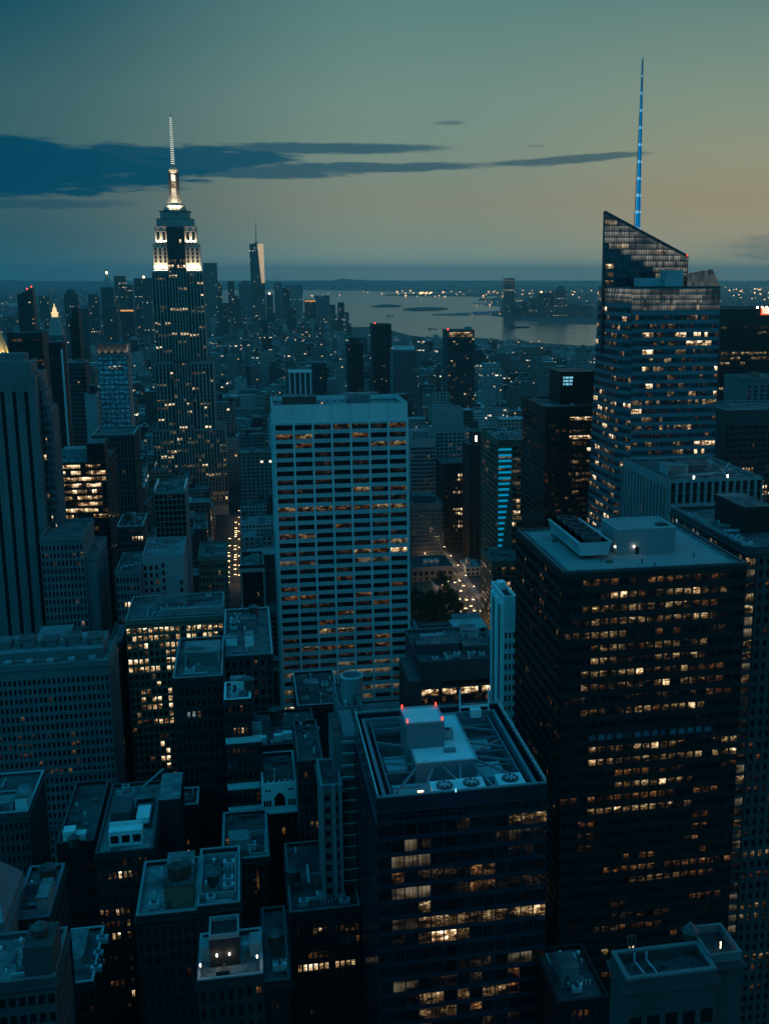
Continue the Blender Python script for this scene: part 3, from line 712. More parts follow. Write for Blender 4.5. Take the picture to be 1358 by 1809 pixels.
# a facade laid on two sloping edge lines
def skin(B, A0, B0, A1, B1, z0, z1, n, m, sf, lit, wf=.92, rec=.12, band=.28, mull=True):
    wins = []
    def pt(u, z, d):
        s = (z - 0) / zf
        a = Vector((A0[0] + (A1[0] - A0[0]) * s, A0[1] + (A1[1] - A0[1]) * s)); b2 = Vector((B0[0] + (B1[0] - B0[0]) * s, B0[1] + (B1[1] - B0[1]) * s))
        q = a + (b2 - a) * u; t_ = (b2 - a).normalized(); nn = Vector((t_.y, -t_.x)); q += nn * d
        return (q.x, q.y, z)
    fh = (z1 - z0) / m
    for j in range(m + 1):
        c = z1 - j * fh; fbox(B.wall, lambda a, z, d: pt(a, z, d), 0.001, .999, c - fh * sf / 2, c + fh * sf / 2, 0, band, 0)
    for j in range(m):
        zc = z1 - (j + .5) * fh
        for i in range(n):
            key = lit(i, j); u0 = (i + .5 - wf / 2) / n; u1 = (i + .5 + wf / 2) / n; h = fh * (1 - sf) / 2
            wins.append((key, [pt(u0, zc - h, rec), pt(u1, zc - h, rec), pt(u1, zc + h, rec), pt(u0, zc + h, rec)]))
    return wins
ofb0 = rows({0: 'M4,W5', 1: 'W0-4', 2: 'B1,W2,B3-6', 3: 'M1,W3-4,B5-7', 4: 'B1,M2,W3-5,B6', 5: 'W1,W3', 6: 'B1,W2,W3-4,W5,B7', 7: 'W3-4,W6', 8: 'B1,W4,M6', 9: 'W1,W3,B5,B6-7', 10: 'W0-7', 11: 'B0-1,M5', 12: 'W1-2', 13: 'W0-1,B2,W3-5', 14: 'M1-3,M6', 15: 'W1-2,W4,B6-7', 16: 'M2,W4,B6', 17: 'M3', 18: 'W1,M4'}, stray=.22, seed=5)
_q = random.Random(4)
ofb = lambda i, j: ofb0(i // 3, j) if _q.random() < .72 else 'DDM'[_q.randint(0, 2)]
wins = []
zw1 = Z(1200, 553, Y0); zw0 = 8.0; nfl = int((zw1 - zw0) / 4.62)
wins += skin(B, lo[0], lo[1], hi[0], hi[1], zw0, zw1, 24, nfl, .45, ofb, .86)
wins += skin(B, lo[4], lo[0], hi[4], hi[0], zw0, zw1 + 4, 6, nfl, .45, office(.75, .5, .12, 'BWWM', 31, 2), .86)
wins += skin(B, lo[3], lo[4], hi[3], hi[4], zw0, zw1 + 4, 22, nfl, .45, office(.75, .4, .1, 'BWWM', 32, 3), .86)
# crown grid over the top front
cg = lambda i, j: 'L' if j > 1 and i % 9 == 4 else 'G'
wins += skin(B, lo[0], lo[1], hi[0], hi[1], zw1 + 1.5, zf - .8, 30, 4, .16, cg, .86, .1, .2)
wins += skin(B, lo[4], lo[0], hi[4], hi[0], zw1 + 5.5, zf - .8, 8, 3, .16, cg, .86, .1, .2)
wins += skin(B, lo[3], lo[4], hi[3], hi[4], zw1 + 5.5, zf - .8, 22, 3, .16, lambda i, j: 'G' if (i + j) % 3 else 'C', .86, .1, .2)
B.wall.ring(hi[0][0] - .5, hi[1][0], Y0 - .02, Y0 + 30, zf - .7, zf + .5, .6, 1)
# taller rear volume with raking glass crown
Yb = Y0 + 34; rx0 = Xx(1066, 450, Yb); rx1 = Xx(1214, 470, Yb); zA = Z(1067, 373, Yb); zB = Z(1213, 452, Yb); zC = Z(1150, 500, Yb)
th = 2.5
front = [(rx0, Yb, zC - 40), (rx1, Yb, zC - 40), (rx1, Yb, zB), (rx0, Yb, zA)]
rear = [(x, y + th, z) for x, y, z in front]
B.wall.quad(*front, 1); B.wall.quad(rear[1], rear[0], rear[3], rear[2], 1)
B.wall.quad(front[1], rear[1], rear[2], front[2], 1); B.wall.quad(rear[0], front[0], front[3], rear[3], 1); B.wall.quad(front[3], front[2], rear[2], rear[3], 1)
def rake(x): return zA + (zB - zA) * (x - rx0) / (rx1 - rx0)
nxg = 34
for i in range(nxg):
    xa = rx0 + (rx1 - rx0) * (i + .1) / nxg; xb_ = rx0 + (rx1 - rx0) * (i + .9) / nxg; zt_ = rake(xb_) - .8
    z_ = zC - 4; j = 0
    while z_ < zt_:
        zn = min(z_ + 3.3, zt_)
        dist_top = (rake(xb_) - z_)
        inner = xa > rx0 + (rx1 - rx0) * .62 or dist_top < 19
        key = (('L' if (i // 5 + j * 3) % 11 == 0 else 'G') if inner else 'D')
        wins.append((key, [(xa, Yb - .08, z_ + .25), (xb_, Yb - .08, z_ + .25), (xb_, Yb - .08, zn - .25), (xa, Yb - .08, zn - .25)]))
        z_ += 3.3; j += 1
for j in range(9):
    z_ = Z(1075, 470, Yb) - j * 4.62
    wins.append(('BWWOWWMDD'[j], [(rx0 + 1.5, Yb - .1, z_ - 1.3), (rx0 + 6, Yb - .1, z_ - 1.3), (rx0 + 6, Yb - .1, z_ + 1.3), (rx0 + 1.5, Yb - .1, z_ + 1.3)]))
wins = [('Q' if q[0] == 'D' else q[0], q[1]) for q in wins]
wins.sort(key=lambda q: (q[0] in 'DCQ', -q[1][0][2])); keys = list(WIN); rest = B.mb()
for k, (key, q) in enumerate(wins):
    if k < 100:
        cxw, cyw, czw = [sum(p[i] for p in q) / 4 for i in range(3)]
        b = MB((cxw, cyw, czw)); b.quad(*q, 0); b.build('window', [WIN[key]], B.root, (cxw - B.o[0], cyw - B.o[1], czw))
    else: rest.quad(*q, keys.index(key))
tag(rest.build('window_grid', [WIN[q] for q in keys], B.root), kind='stuff')
# coping along the rake and glass fin at the right end
b = B.mb(); b.bar((rx0, Yb - .1, zA + .2), (rx1, Yb - .1, zB + .2), .7); b.bar((rx0, Yb - .1, zA), (rx0, Yb - .1, zC - 30), .6); b.bar((rx1, Yb - .1, zB), (rx1, Yb - .1, zC - 6), .5); B.part('crown_edge', [M['darksteel']], b)
fin = B.mb(); q = [(Xx(1216, 482, Y0 + 16), Z(1216, 482, Y0 + 16)), (Xx(1258, 475, Y0 + 16), Z(1258, 475, Y0 + 16)), (Xx(1271, 503, Y0 + 16), Z(1271, 503, Y0 + 16))]
pts = [(q[0][0], zf - 1), (q[2][0], zf - 1), (q[2][0], q[2][1]), (q[1][0], q[1][1]), (q[0][0], q[0][1])]
fin.poly([(x, Y0 + 16, z) for x, z in pts]); fin.poly([(x, Y0 + 17, z) for x, z in pts][::-1])
for k in range(5): a, c = pts[k], pts[(k + 1) % 5]; fin.quad((a[0], Y0 + 17, a[1]), (c[0], Y0 + 17, c[1]), (c[0], Y0 + 16, c[1]), (a[0], Y0 + 16, a[1]))
fo = B.part('crown_fin', [WIN['G']], fin)
fb = B.mb()
for k in range(11):
    x = q[0][0] + (q[2][0] - q[0][0]) * k / 10
    zt_ = q[0][1] + (q[1][1] - q[0][1]) * (x - q[0][0]) / (q[1][0] - q[0][0]) if x < q[1][0] else q[1][1] + (q[2][1] - q[1][1]) * (x - q[1][0]) / (q[2][0] - q[1][0])
    fb.bar((x, Y0 + 15.9, zf - 1), (x, Y0 + 15.9, zt_), .22)
for k in range(3): fb.bar((q[0][0], Y0 + 15.85, zf + 1.5 + k * 2.6), (q[1][0] + 1, Y0 + 15.85, zf + 1.5 + k * 2.6), .2)
B.part('fin_lattice', [M['steel']], fb, fo)
for (pa, pb, pt_, pb_, yy) in ((1129, 1172, 491, 509, Y0 + 14), (1176, 1207, 477, 505, Y0 + 11)):
    b = B.mb(); b.box(Xx(pa, pt_, yy), Xx(pb, pt_, yy), yy, yy + 9, zf - .6, Z(pa, pt_, yy), 0); B.part('cooling_unit', [M['steel']], b)
# spire
sx = Xx(1126, 402, Yb + 12); sy = Yb + 12; sz0 = rake(sx) - 6; sz1 = Z(1127, 100, sy)
sp = B.mb(); nseg = 11
for k in range(3):
    a = k * 2.094 + .5
    for j in range(nseg):
        s0, s1 = j / nseg, (j + 1) / nseg; r0, r1 = 2.0 * (1 - s0) + .25, 2.0 * (1 - s1) + .25
        sp.bar((sx + r0 * math.cos(a), sy + r0 * math.sin(a), sz0 + (sz1 - sz0) * s0), (sx + r1 * math.cos(a), sy + r1 * math.sin(a), sz0 + (sz1 - sz0) * s1), .32)
so = B.part('spire', [M['darksteel']], sp)
for j in range(nseg):
    s0, s1 = (j + .06) / nseg, (j + .86) / nseg; l = B.mb()
    l.frust(sx, sy, [(1.5 * (1 - s0) + .26, sz0 + (sz1 - sz0) * s0), (1.5 * (1 - s1) + .2, sz0 + (sz1 - sz0) * s1)], 8)
    B.part('spire_lamp', [GL['blue']], l, so)
    c = B.mb(); c.frust(sx, sy, [(1.7 * (1 - s1) + .3, sz0 + (sz1 - sz0) * s1), (1.7 * (1 - s1) + .3, sz0 + (sz1 - sz0) * (s1 + .012))], 8); B.part('spire_collar', [GL['blue2']], c, so)
b = B.mb(); b.frust(rx1 - .5, Yb, [(.5, zB), (.5, zB + 1)], 8); B.part('beacon', [GL['red']], b)
B.wall.build('wall', B.mats, B.root); B.roofm.build('roof', [B.rmat], B.root)

# ---- far blocks on the right edge
B = hero('office_tower', 'dark slab at right edge, red lit sign on its top and thin lit office strips', 'office building', 1275, 1420, 545, 900, 60, 705, 'bronze', 'the dark slab with the red sign')
B.facade('front', 900, B.x0, B.x1, B.zb, B.z1 - 14, 16, int((B.z1 - 14 - B.zb) / 4), .12, .45, .3, .3, office(.6, .45, .03, 'WMMW', 41, 6))
zz1 = Z(1350, 540, 900); s = B.mb(); x_ = Xx(1344, 548, 900)
s.box(x_ - .5, x_ + 7.5, 898.8, 899.4, Z(1344, 556, 900), Z(1344, 541, 900) - .6, 0, True); so = B.part('sign_panel', [GL['signred']], s)
s = B.mb(); zc = Z(1344, 548, 900)
s.box(x_ + 1.0, x_ + 2.2, 898.4, 898.7, zc - 2.6, zc + 2.6, 0, True); s.bar((x_ + 1.1, 898.5, zc + 2.3), (x_ + .3, 898.5, zc + 1.2), .6)
s.box(x_ + 3.4, x_ + 4.5, 898.4, 898.7, zc - 2.6, zc + 2.6, 0, True); s.box(x_ + 5.6, x_ + 6.6, 898.4, 898.7, zc - 2.6, zc + 2.6, 0, True)
for k in (-2.1, 0, 2.1): s.box(x_ + 4.5, x_ + 5.6, 898.4, 898.7, zc + k - .45, zc + k + .45, 0, True)
B.part('sign_numeral', [GL['signwhite']], s, so)
for k in range(3):
    b = B.mb(); b.frust(Xx(1338 + 8 * k, 538, 903), 903, [(.7, B.z1), (.7, B.z1 + 1.6)], 8); B.part('roof_lamp', [GL['white']], b)
B.done(60)
B = hero('office_tower', 'pale stone block with arched top behind the striped tower at right edge', 'office building', 1318, 1420, 668, 800, 40, 725, 'greystone', 'the pale block at the right edge')
B.facade('front', 800, B.x0, B.x1, B.zb, B.z1 - 5, 9, 8, .5, .45, .4, .2, dark(.05))
B.clutter(B.x0 + 6, B.x1 - 6, 806, 834, B.zr, 3, 2); B.done(60)
B = hero('office_tower', 'dark tower of thin vertical ribs with bright lit strips at right edge', 'office building', 1283, 1420, 724, 690, 50, 905, 'darkstone', 'the ribbed tower at the right edge')
B.facade('front', 690, B.x0, B.x1, B.zb, B.z1 - 10, 26, int((B.z1 - 10 - B.zb) / 4), .38, .3, .5, .15, rows({6: 'M4-10', 7: 'B6-9,W14-18', 8: 'M3-8', 9: 'W5-12', 10: 'W4-9,B10-14', 11: 'B12-20', 12: 'W7-9,M12-20', 14: 'M3-22', 15: 'W10-24', 16: 'W4-24', 19: 'B2-24'}, seed=44, stray=.05))
B.done(100)

# ---- box with sign, lit on its right flank
B = hero('office_tower', 'dark glass box tower with blue lit roof sign and strips of lit offices', 'office building', 993, 1049, 718, 690, 60, 915, 'bronze', 'the dark tower with the blue sign', x0=Xx(942, 700, 690) + 8, roof='roof_dark')
n = 14; m = int((B.z1 - 6 - 4) / 3.9)
of = rows({0: 'B7-13', 1: 'M7-13', 2: 'W7-13', 3: 'B7-13', 4: 'W7-11', 5: 'B12-13', 6: 'M8-10', 7: 'W7-13', 8: 'M8-13', 9: 'W7-13', 10: 'W8-12', 11: 'M8-13', 12: 'W8-9', 13: 'M9-13', 14: 'M8-12', 16: 'M9-12', 17: 'W12-13', 18: 'W7-12', 20: 'W8-10', 21: 'M8-10', 23: 'B7-13', 24: 'W8-12', 25: 'W9-11'}, seed=51, stray=.06)
B.facade('front', 690, B.x0, B.x1, 4, B.z1 - 6, n, m, .12, .42, .25, .3, of, nx=2)
B.facade('left', B.x0, 691, 749, 4, B.z1 - 6, 14, m, .12, .42, .25, .3, dark(.06, 'MMO', 52))
zc = B.z1; s = B.mb(); a0, a1 = Xx(990, 690, 712), Xx(1050, 690, 712)
s.box(a0, a1, 712, 740, B.zr, Z(990, 657, 712), 0); so = B.part('penthouse', [M['black']], s)
s = B.mb(); xs, zs_ = Xx(995, 665, 712), Z(995, 665, 712)
rg = random.Random(3)
for r in range(3):
    x = xs
    for k in range(5 if r < 2 else 4):
        w_ = rg.uniform(.7, 1.1); z_ = zs_ - r * 2.1
        s.box(x, x + .28, 711.7, 711.9, z_ - 1.5, z_, 0, True); s.box(x + .28, x + w_, 711.7, 711.9, z_ - .9, z_ - .62, 0, True)
        if k % 2: s.box(x + w_ - .05, x + w_ + .2, 711.7, 711.9, z_ - 1.5, z_ - .2, 0, True)
        x += w_ + .55
B.part('roof_sign', [GL['sign']], s, so)
B.clutter(B.x0 + 1, B.x1 - 2, 692, 710, B.zr, 9, 3, bulk=False); B.done(100)

# ---- white piered block left of the right edge
B = hero('office_block', 'low white pier office block with dark bays before the slanted glass tower', 'office building', 1182, 1346, 848, 520, 70, 948, 'concrete', 'the white pier block', roof='roof_grey')
B.facade('front', 520, B.x0, B.x1, 30, B.z1 - 1.2, 13, 1, .34, .004, 1.1, .5, dark(0)); B.wins.clear()
zmid = Z(1182, 893, 520)
for (za, zb_, l) in ((zmid + .8, B.z1 - 1.5, dark(0)), (zmid - 10, zmid - 1, rows({1: 'O1-9,O11', 0: 'D0'}, seed=3, stray=.1)), (30, zmid - 11, dark(.1, 'MO'))):
    B.facade('front', 520, B.x0 + .1, B.x1 - .1, za, zb_, 13, max(1, int((zb_ - za) / 4)), .34, .05, .3, .12, l)
fbox(B.wall, lambda a, z, d: (a, 520 - d, z), B.x0, B.x1, zmid - .9, zmid + .7, 0, 1.25)
B.facade('left', B.x0, 521, 589, 30, B.z1 - 4, 14, int((B.z1 - 34) / 4), .4, .15, 1.0, .2, dark(.12, 'MOW', 8))
o = B.bulkhead(B.x0 + 6, B.x0 + 17, 538, 550, B.zr, 4.6, 'steel', louvre=True); B.bulkhead(B.x0 + 20, B.x0 + 30, 545, 570, B.zr, 3.2, 'darksteel')
b = B.mb(); rg = random.Random(5)
for k in range(10):
    x = B.x0 + 24 + rg.uniform(0, 14); y = 528 + rg.uniform(0, 26); b.bar((x, y, B.zr + 2.5), (x + rg.uniform(-6, 6), y + rg.uniform(-7, 7), B.zr + rg.uniform(2.5, 6)), .4)
B.part('roof_frame', [M['steel']], b)
for k in range(2):
    b = B.mb(); b.frust(B.x0 + 14 + 18 * k, 523, [(.3, B.zr), (.3, B.zr + 1.4), (.5, B.zr + 1.5), (.5, B.zr + 2)], 8); B.part('roof_lamp', [GL['white']], b)
B.rail(B.x0 + .3, B.x1 - .3, 520.3, 589, B.z1, 1.0, 'darksteel', 'sw', 4); B.done(100)

# ---- tan tower with blue light bands
B = hero('office_tower', 'tan tower with stacked cyan light bands down its left corner', 'office building', 880, 941, 778, 790, 60, 1010, 'tanbrick', 'the tower with cyan light bands', trim='darkbrick')
m = int((B.z1 - 12) / 4.2)
bz = B.z1 - 4; cw = (B.x1 - B.x0) * .38
B.facade('front', 790, B.x0 + cw + 1, B.x1, 8, bz, 5, m, .1, .34, .2, .4, rows({2: 'T0-1', 3: 'T0-1,M2', 4: 'T0-1,M2', 5: 'M0-2', 6: 'T0-1', 9: 'W0-1,M2', 10: 'W1', 11: 'B0-1', 12: 'W0-2,M3', 13: 'B0', 14: 'M1-2', 17: 'B1', 19: 'W0-3', 22: 'B0-3', 25: 'O0-3'}, seed=61, stray=.25), nx=3)
B.facade('left', B.x0, 791, 849, 8, bz, 12, m, .12, .42, .3, .3, office(.5, .35, .05, 'MMWO', 62, 3))
P, _ = B.P('front', 790)
k = 0
for j in range(m):
    zc = bz - (j + .5) * 4.2 - .6; wdt = cw * max(.18, 1 - max(0, j - 4) * .052)
    q = B.mb(); fbox(q, P, B.x0 + .2, B.x0 + wdt, zc - .75, zc + .75, 0, .5); B.part('light_band', [GL['cyan']], q)
    if j in (1, 3, 5): q = B.mb(); fbox(q, P, B.x0 + .2, B.x0 + wdt, zc - 2.4, zc - 1.0, .01, .2); B.part('lit_window_strip', [WIN['T']], q)
q = B.mb(); fbox(q, P, B.x0 + .2, B.x0 + cw, bz - .2, B.z1 - .4, 0, .3); B.part('crown_band', [M['redbrick']], q)
b = B.mb()
for k in range(7):
    a = B.x0 + 2 + k * 3.2; b.bar((a, 791, B.z1), (a, 791, B.z1 + 4), .3); b.bar((a, 791, B.z1 + 4), (a + 2, 812, B.z1 + 4), .3)
B.part('roof_frame', [M['steel']], b)
B.clutter(B.x0 + 1, B.x1 - 1, 800, 845, B.zr, 12, 5); B.done(100)

# ---- slim brick tower with lantern
B = hero('office_tower', 'slim dark brick tower, tall shadowed ribs and one bright lantern on top', 'office building', 828, 858, 785, 1000, 30, 1000, 'darkbrick', 'the slim brick tower with a lantern', par=.8)
B.facade('front', 1000, B.x0, B.x1, 4, B.z1 - 2, 3, 1, .5, .02, 1.1, .3, dark(0)); B.wins.clear()
B.facade('front', 1000, B.x0 + .2, B.x1 - .2, 4, B.z1 - 22, 9, int((B.z1 - 26) / 3.8), .3, .4, .3, .2, dark(.01))
zt_ = Z(838, 762, 1004); B.wall.box(B.x0 + 4, B.x1 - 3, 1003, 1020, B.zr, zt_, 0)
b = B.mb(); b.box(B.x0 + 6.6, B.x0 + 8.0, 1002.6, 1002.98, B.zr + 3, zt_ - 4, 0, True); B.part('lantern', [GL['white']], b)
b = B.mb(); b.ring(B.x0 + 3.7, B.x1 - 2.7, 1002.7, 1020.3, zt_, zt_ + .6, .5, 0); B.part('cornice', [M['limestone']], b); B.done(60, 1.4)

# ---- long lit shop block on the avenue
xz = at_z(870, 992, 62); B = Bld('shop_block', 'low corner block with a long lit window wall facing the avenue', 'shop building', xz[0], xz[0] + 26, xz[1], xz[1] + 40, 'tanbrick', 'roof_grey')
Yr = xz[1]; B.tier(B.x0, B.x1, B.y0, B.y1, 0, 62, 1.2); vis(848, 880, 968, 1100, Yr); LAND.append(('the lit corner shop block', 864, 1030, Yr, 848, 880))
B.facade('left', B.x0, B.y0 + 1, B.y1 - 1, 4, 58, 26, 15, .3, .4, .2, .3, office(.98, .95, .6, 'WWBOB', 66, 5))
B.facade('front', B.y0, B.x0, B.x1, 4, 58, 8, 15, .2, .3, .2, .3, rows({1: 'D0', 3: 'B1-3', 5: 'M0-3', 7: 'O1-4', 9: 'W0-2'}, seed=5, stray=.2))
s = B.mb(); P, _ = B.P('front', B.y0); fbox(s, P, B.x0 + 5, B.x0 + 13, 37, 42, .6, 1.1); B.part('lit_sign', [GL['signwhite']], s)
s = B.mb(); fbox(s, P, B.x0 + 3, B.x0 + 12, 17, 22, .6, 1.1); B.part('lit_sign', [GL['orange']], s)
s = B.mb(); fbox(s, P, B.x0 + 12.5, B.x0 + 14, 8, 18, .6, 1.1); B.part('lit_sign', [GL['signred']], s)
B.clutter(B.x0 + 1, B.x1 - 1, B.y0 + 4, B.y1 - 4, B.zr, 14, 5); B.done(100)
# ---- stone library block with lit arched doors
B = hero('stone_hall', 'dark stone hall with orange lit arches beside the park trees', 'hall', 727, 800, 1003, 930, 40, 1052, 'greystone', 'the stone hall with lit arches', roof='roof_dark')
hh = B.z1; P, _ = B.P('front', 930)
B.facade('front', 930, B.x0, B.x1, hh * .42, hh - 4, 7, 1, .35, .08, .8, .4, dark(0))
B.facade('front', 930, B.x0, B.x1, .5, hh * .36, 7, 1, .42, .3, .8, .4, rows({0: 'O0-5'}, seed=1, skip=0))
for k in range(3):
    b = B.mb(); x = Xx(752 + 9.5 * k, 992, 938); b.box(x - 1.9, x + 1.9, 938, 944, hh - 1.1, hh + 3.5, 0); B.part('skylight', [M['steel']], b)
B.done(60, .8)
# ---- small mid blocks between grid tower and band tower
B = hero('apartment_block', 'pale stepped apartment block with water tank room, lit top windows', 'building', 771, 818, 722, 1124, 30, 800, 'concrete', 'the pale stepped block'); xa, xb = B.x0, B.x1
zt1 = Z(770, 735, 1120); B.tier(xa - 2, xb + 10, 1120, 1160, 0, Z(790, 762, 1120), .8)
B.facade('front', 1124, xa + 3, xb, Z(790, 760, 1124), B.z1 - 11, 6, 2, .3, .4, .3, .2, rows({0: 'W1,W3-5'}, seed=3))
B.facade('front', 1120, xa - 2, xb + 10, 6, Z(790, 764, 1120), 9, int((Z(790, 764, 1120) - 6) / 3.6), .35, .4, .3, .2, rows({0: 'M6-8,W7', 1: 'W6-8', 3: 'M7', 4: 'W5-8', 6: 'O3-6'}, seed=6, stray=.06))
B.done(60, 1.4)
B = hero('office_block', 'ribbed grey stone block with a dark roof box just right of the white grid tower', 'building', 724, 781, 890, 985, 34, 985, 'greystone', 'the ribbed grey stone block', par=.8)
B.facade('front', 985, B.x0, B.x1, 5, B.z1 - 5, 12, 1, .45, .02, .8, .3, dark(0)); B.wins.clear()
B.facade('front', 985, B.x0 + .2, B.x1 - .2, 5, B.z1 - 5.2, 12, int((B.z1 - 10) / 3.7), .4, .35, .25, .2, dark(.01))
B.facade('right', B.x1, 986, 1018, 5, B.z1 - 5, 9, int((B.z1 - 10) / 3.7), .45, .35, .3, .2, dark(.08, 'W'))
B.bulkhead(B.x0 + 4, B.x1 - 5, 991, 1010, B.zr, 6, 'darkstone'); B.done(60)
B = hero('office_block', 'pale office block with a set back louvred top, left of the stepped block', 'building', 725, 768, 775, 1070, 36, 880, 'concrete', 'the pale set back block')
B.facade('front', 1070, B.x0, B.x1, 5, B.z1 - 8, 9, int((B.z1 - 13) / 3.8), .2, .4, .3, .3, dark(.05))
B.bulkhead(B.x0 + 2, B.x1 - 4, 1076, 1096, B.zr, 7, 'steel', louvre=True); B.done(40, 1.4)
B = hero('office_block', 'dark brick block with upright pairs of bright windows left of the slim tower', 'building', 782, 830, 818, 1036, 40, 985, 'darkbrick', 'the dark brick block with paired lights', roof='roof_dark')
B.facade('front', 1036, B.x0, B.x1, 5, B.z1 - 2, 11, int((B.z1 - 7) / 3.9), .45, .35, .3, .2, rows({0: 'B9-10', 1: 'W8-10', 2: 'B6-10', 3: 'W5-10', 4: 'M5-10', 5: 'W4-5', 6: 'W4-9', 10: 'B4-9', 11: 'B4-10', 13: 'W5-10', 14: 'W4-10'}, seed=9, stray=.03))
B.clutter(B.x0 + 1, B.x1 - 1, 1038, 1074, B.zr, 15, 3, tank=True); B.done(100, 1.3)

# ---- midtown south towers (far middle)
for (a, b2, t_, Y, bot, wl, lab, sh, lf, nb, lamp) in [
    (790, 838, 583, 1650, 705, 'darkstone', 'dark apartment tower with a tan floodlit top band, right of centre', 'the dark tower with a tan top', dark(.06, 'WB', 1), 10, 1),
    (658, 691, 572, 1950, 700, 'darkbrick', 'black slim tower with a red beacon above the white grid tower', 'the black tower with a red beacon', dark(.02, 'W', 2), 8, 0),
    (614, 641, 606, 1750, 700, 'darkbrick', 'black stepped tower with one lit top line left of the beacon tower', 'the black stepped tower', dark(.03, 'W', 3), 6, 0),
    (694, 736, 618, 1850, 700, 'greystone', 'square grey block with pale roof right of the beacon tower', 'the square grey block', dark(.03, 'W', 4), 9, 0),
    (552, 576, 640, 1500, 700, 'darkstone', 'narrow dark block standing behind the white grid tower roof', 'the narrow dark block', dark(.02, 'W', 5), 6, 0)]:
    B = hero('apartment_tower', lab, 'apartment building', a, b2, t_, Y, 40, bot, wl, sh, roof='roof_grey')
    m = int((B.z1 - 10) / 3.6)
    B.facade('front', Y, B.x0, B.x1, 5, B.z1 - (12 if lamp else 4), nb, m, .3, .4, .4, .3, lf)
    if a == 614: B.tier(B.x0 + 4, B.x1 - 5, Y + 3, Y + 30, B.z1 - 2, B.z1 + 8, .8)
    if lamp:
        b = B.mb(); b.box(B.x0 + 3, B.x1 - 3, Y - .5, Y - .01, B.z1 - 10, B.z1 - 3, 0, True); B.part('lit_top_band', [lit_mat('top_band', ((.5, .25, .1), (.7, .4, .18), (.9, .6, .32)), .5, .3, .4, .4)], b)  # no floodlamps here: the band's floodlit look is its own emission
        B.bulkhead(B.x1 - 12, B.x1 - 3, Y + 4, Y + 16, B.zr, 5)
    if a in (658, 790):
        b = B.mb(); b.frust((B.x0 + 4) if a == 658 else B.x0 + 1, Y + 1, [(.9, B.z1), (.9, B.z1 + 2.4)], 8); B.part('beacon', [GL['red']], b)
    if a == 694: B.bulkhead(B.x0 + 3, B.x1 - 3, Y + 6, Y + 30, B.zr, 7, 'white')
    B.done(40, 1.3)
B = hero('office_block', 'open roof frame of white piers above the white grid tower', 'building', 511, 548, 655, 1150, 34, 705, 'darkstone', 'the white pier roof frame', par=.8, roof='roof_pale')
P, _ = B.P('front', 1150)
for k in range(5):
    a = B.x0 + (B.x1 - B.x0) * k / 4; b = B.mb(); fbox(b, P, a - .55, a + .55, 10, B.z1 - 2, .1, 1.4); B.part('pier', [M['white']], b)
b = B.mb(); fbox(b, P, B.x0 - 1.2, B.x1 + 1.2, B.z1 - 1.9, B.z1 + .4, -4, 2.2); B.part('cornice', [M['white']], b); B.done()

# ---- white grid tower (centre)
Y0 = 597.0
B = hero('office_tower', 'large white grid office tower in the centre with a blank white top band', 'office building', 481, 719.5, 715.5, Y0, 44, 1262, 'travertine', 'the white grid tower', par=2.6, roof='roof_grey', frame='bronze', trim='spandrel')
za = Z(481, 748, Y0); zb_ = Z(490, 1262, Y0); fl = (za - zb_) / 33.0; mm = int((za - 4) / fl)
gr = {0: 'O2-3,M4-5,O6', 1: 'O0,W1-2,M2,W4', 2: 'O1,M3,W5,W6', 3: 'M0-1,M6', 4: 'M2,M4', 5: 'M6,M2', 6: 'M0,M2,M4,M6', 7: 'M0,M1,W4,M5', 8: 'M0,W2,M5-6', 9: 'W0-2,O4,W5,W6', 10: 'M0,M5-6', 11: 'O3,M5', 12: 'O0,W1,M6', 13: 'M4,W5-6', 14: 'M0-1,W3-6', 15: 'T0-1,T4-5', 16: 'M3-4', 17: 'D0', 18: 'O0,O6', 19: 'O0-1,M5', 20: 'W1-2,M4,O5', 21: 'O3', 22: 'O2,M4', 23: 'W2-3,M4', 24: 'O0,M3', 25: 'W0-1,O3', 26: 'M0-5', 27: 'M0-2,T3-6', 28: 'T0-5', 29: 'M3-6', 30: 'W0,T4-6', 31: 'T0-2,T4', 32: 'W0,W1-2,M4', 33: 'M6'}
B.facade('front', Y0, B.x0 + .6, B.x1 - .6, za - fl * mm, za, 7, mm,   .1, .45, 1.2, .85, rows(gr, seed=71, stray=.12), nx=6, sm=1)
B.facade('left', B.x0, Y0 + 1, Y0 + 43, za - fl * mm, za, 1, mm, .06, .4, .6, .3, dark(0)); B.facade('right', B.x1, Y0 + 1, Y0 + 43, za - fl * mm, za, 1, mm, .06, .4, .6, .3, dark(0))
P, _ = B.P('front', Y0)
for k in range(1, 7):
    a = B.x0 + .6 + (B.x1 - B.x0 - 1.2) * k / 7; fbox(B.wall, P, a - .12, a + .12, za + .9, B.z1 - .1, 0, .06, 1)
B.bulkhead(B.x0 + 6, B.x0 + 24, Y0 + 18, Y0 + 30, B.zr, 4.5, 'redbrick'); B.bulkhead(B.x0 + 40, B.x0 + 54, Y0 + 20, Y0 + 32, B.zr, 5, 'steel', louvre=True)
b = B.mb(); b.frust(B.x0 + 26, Y0 + 4, [(.35, B.zr), (.35, B.zr + 2.9), (.6, B.zr + 3)], 8); B.part('roof_lamp', [GL['orange']], b)
for k in range(3): B.unit(B.x0 + 28 + k * 4, Y0 + 24, B.zr, 3, 2.2, 2.2)
B.done(100)

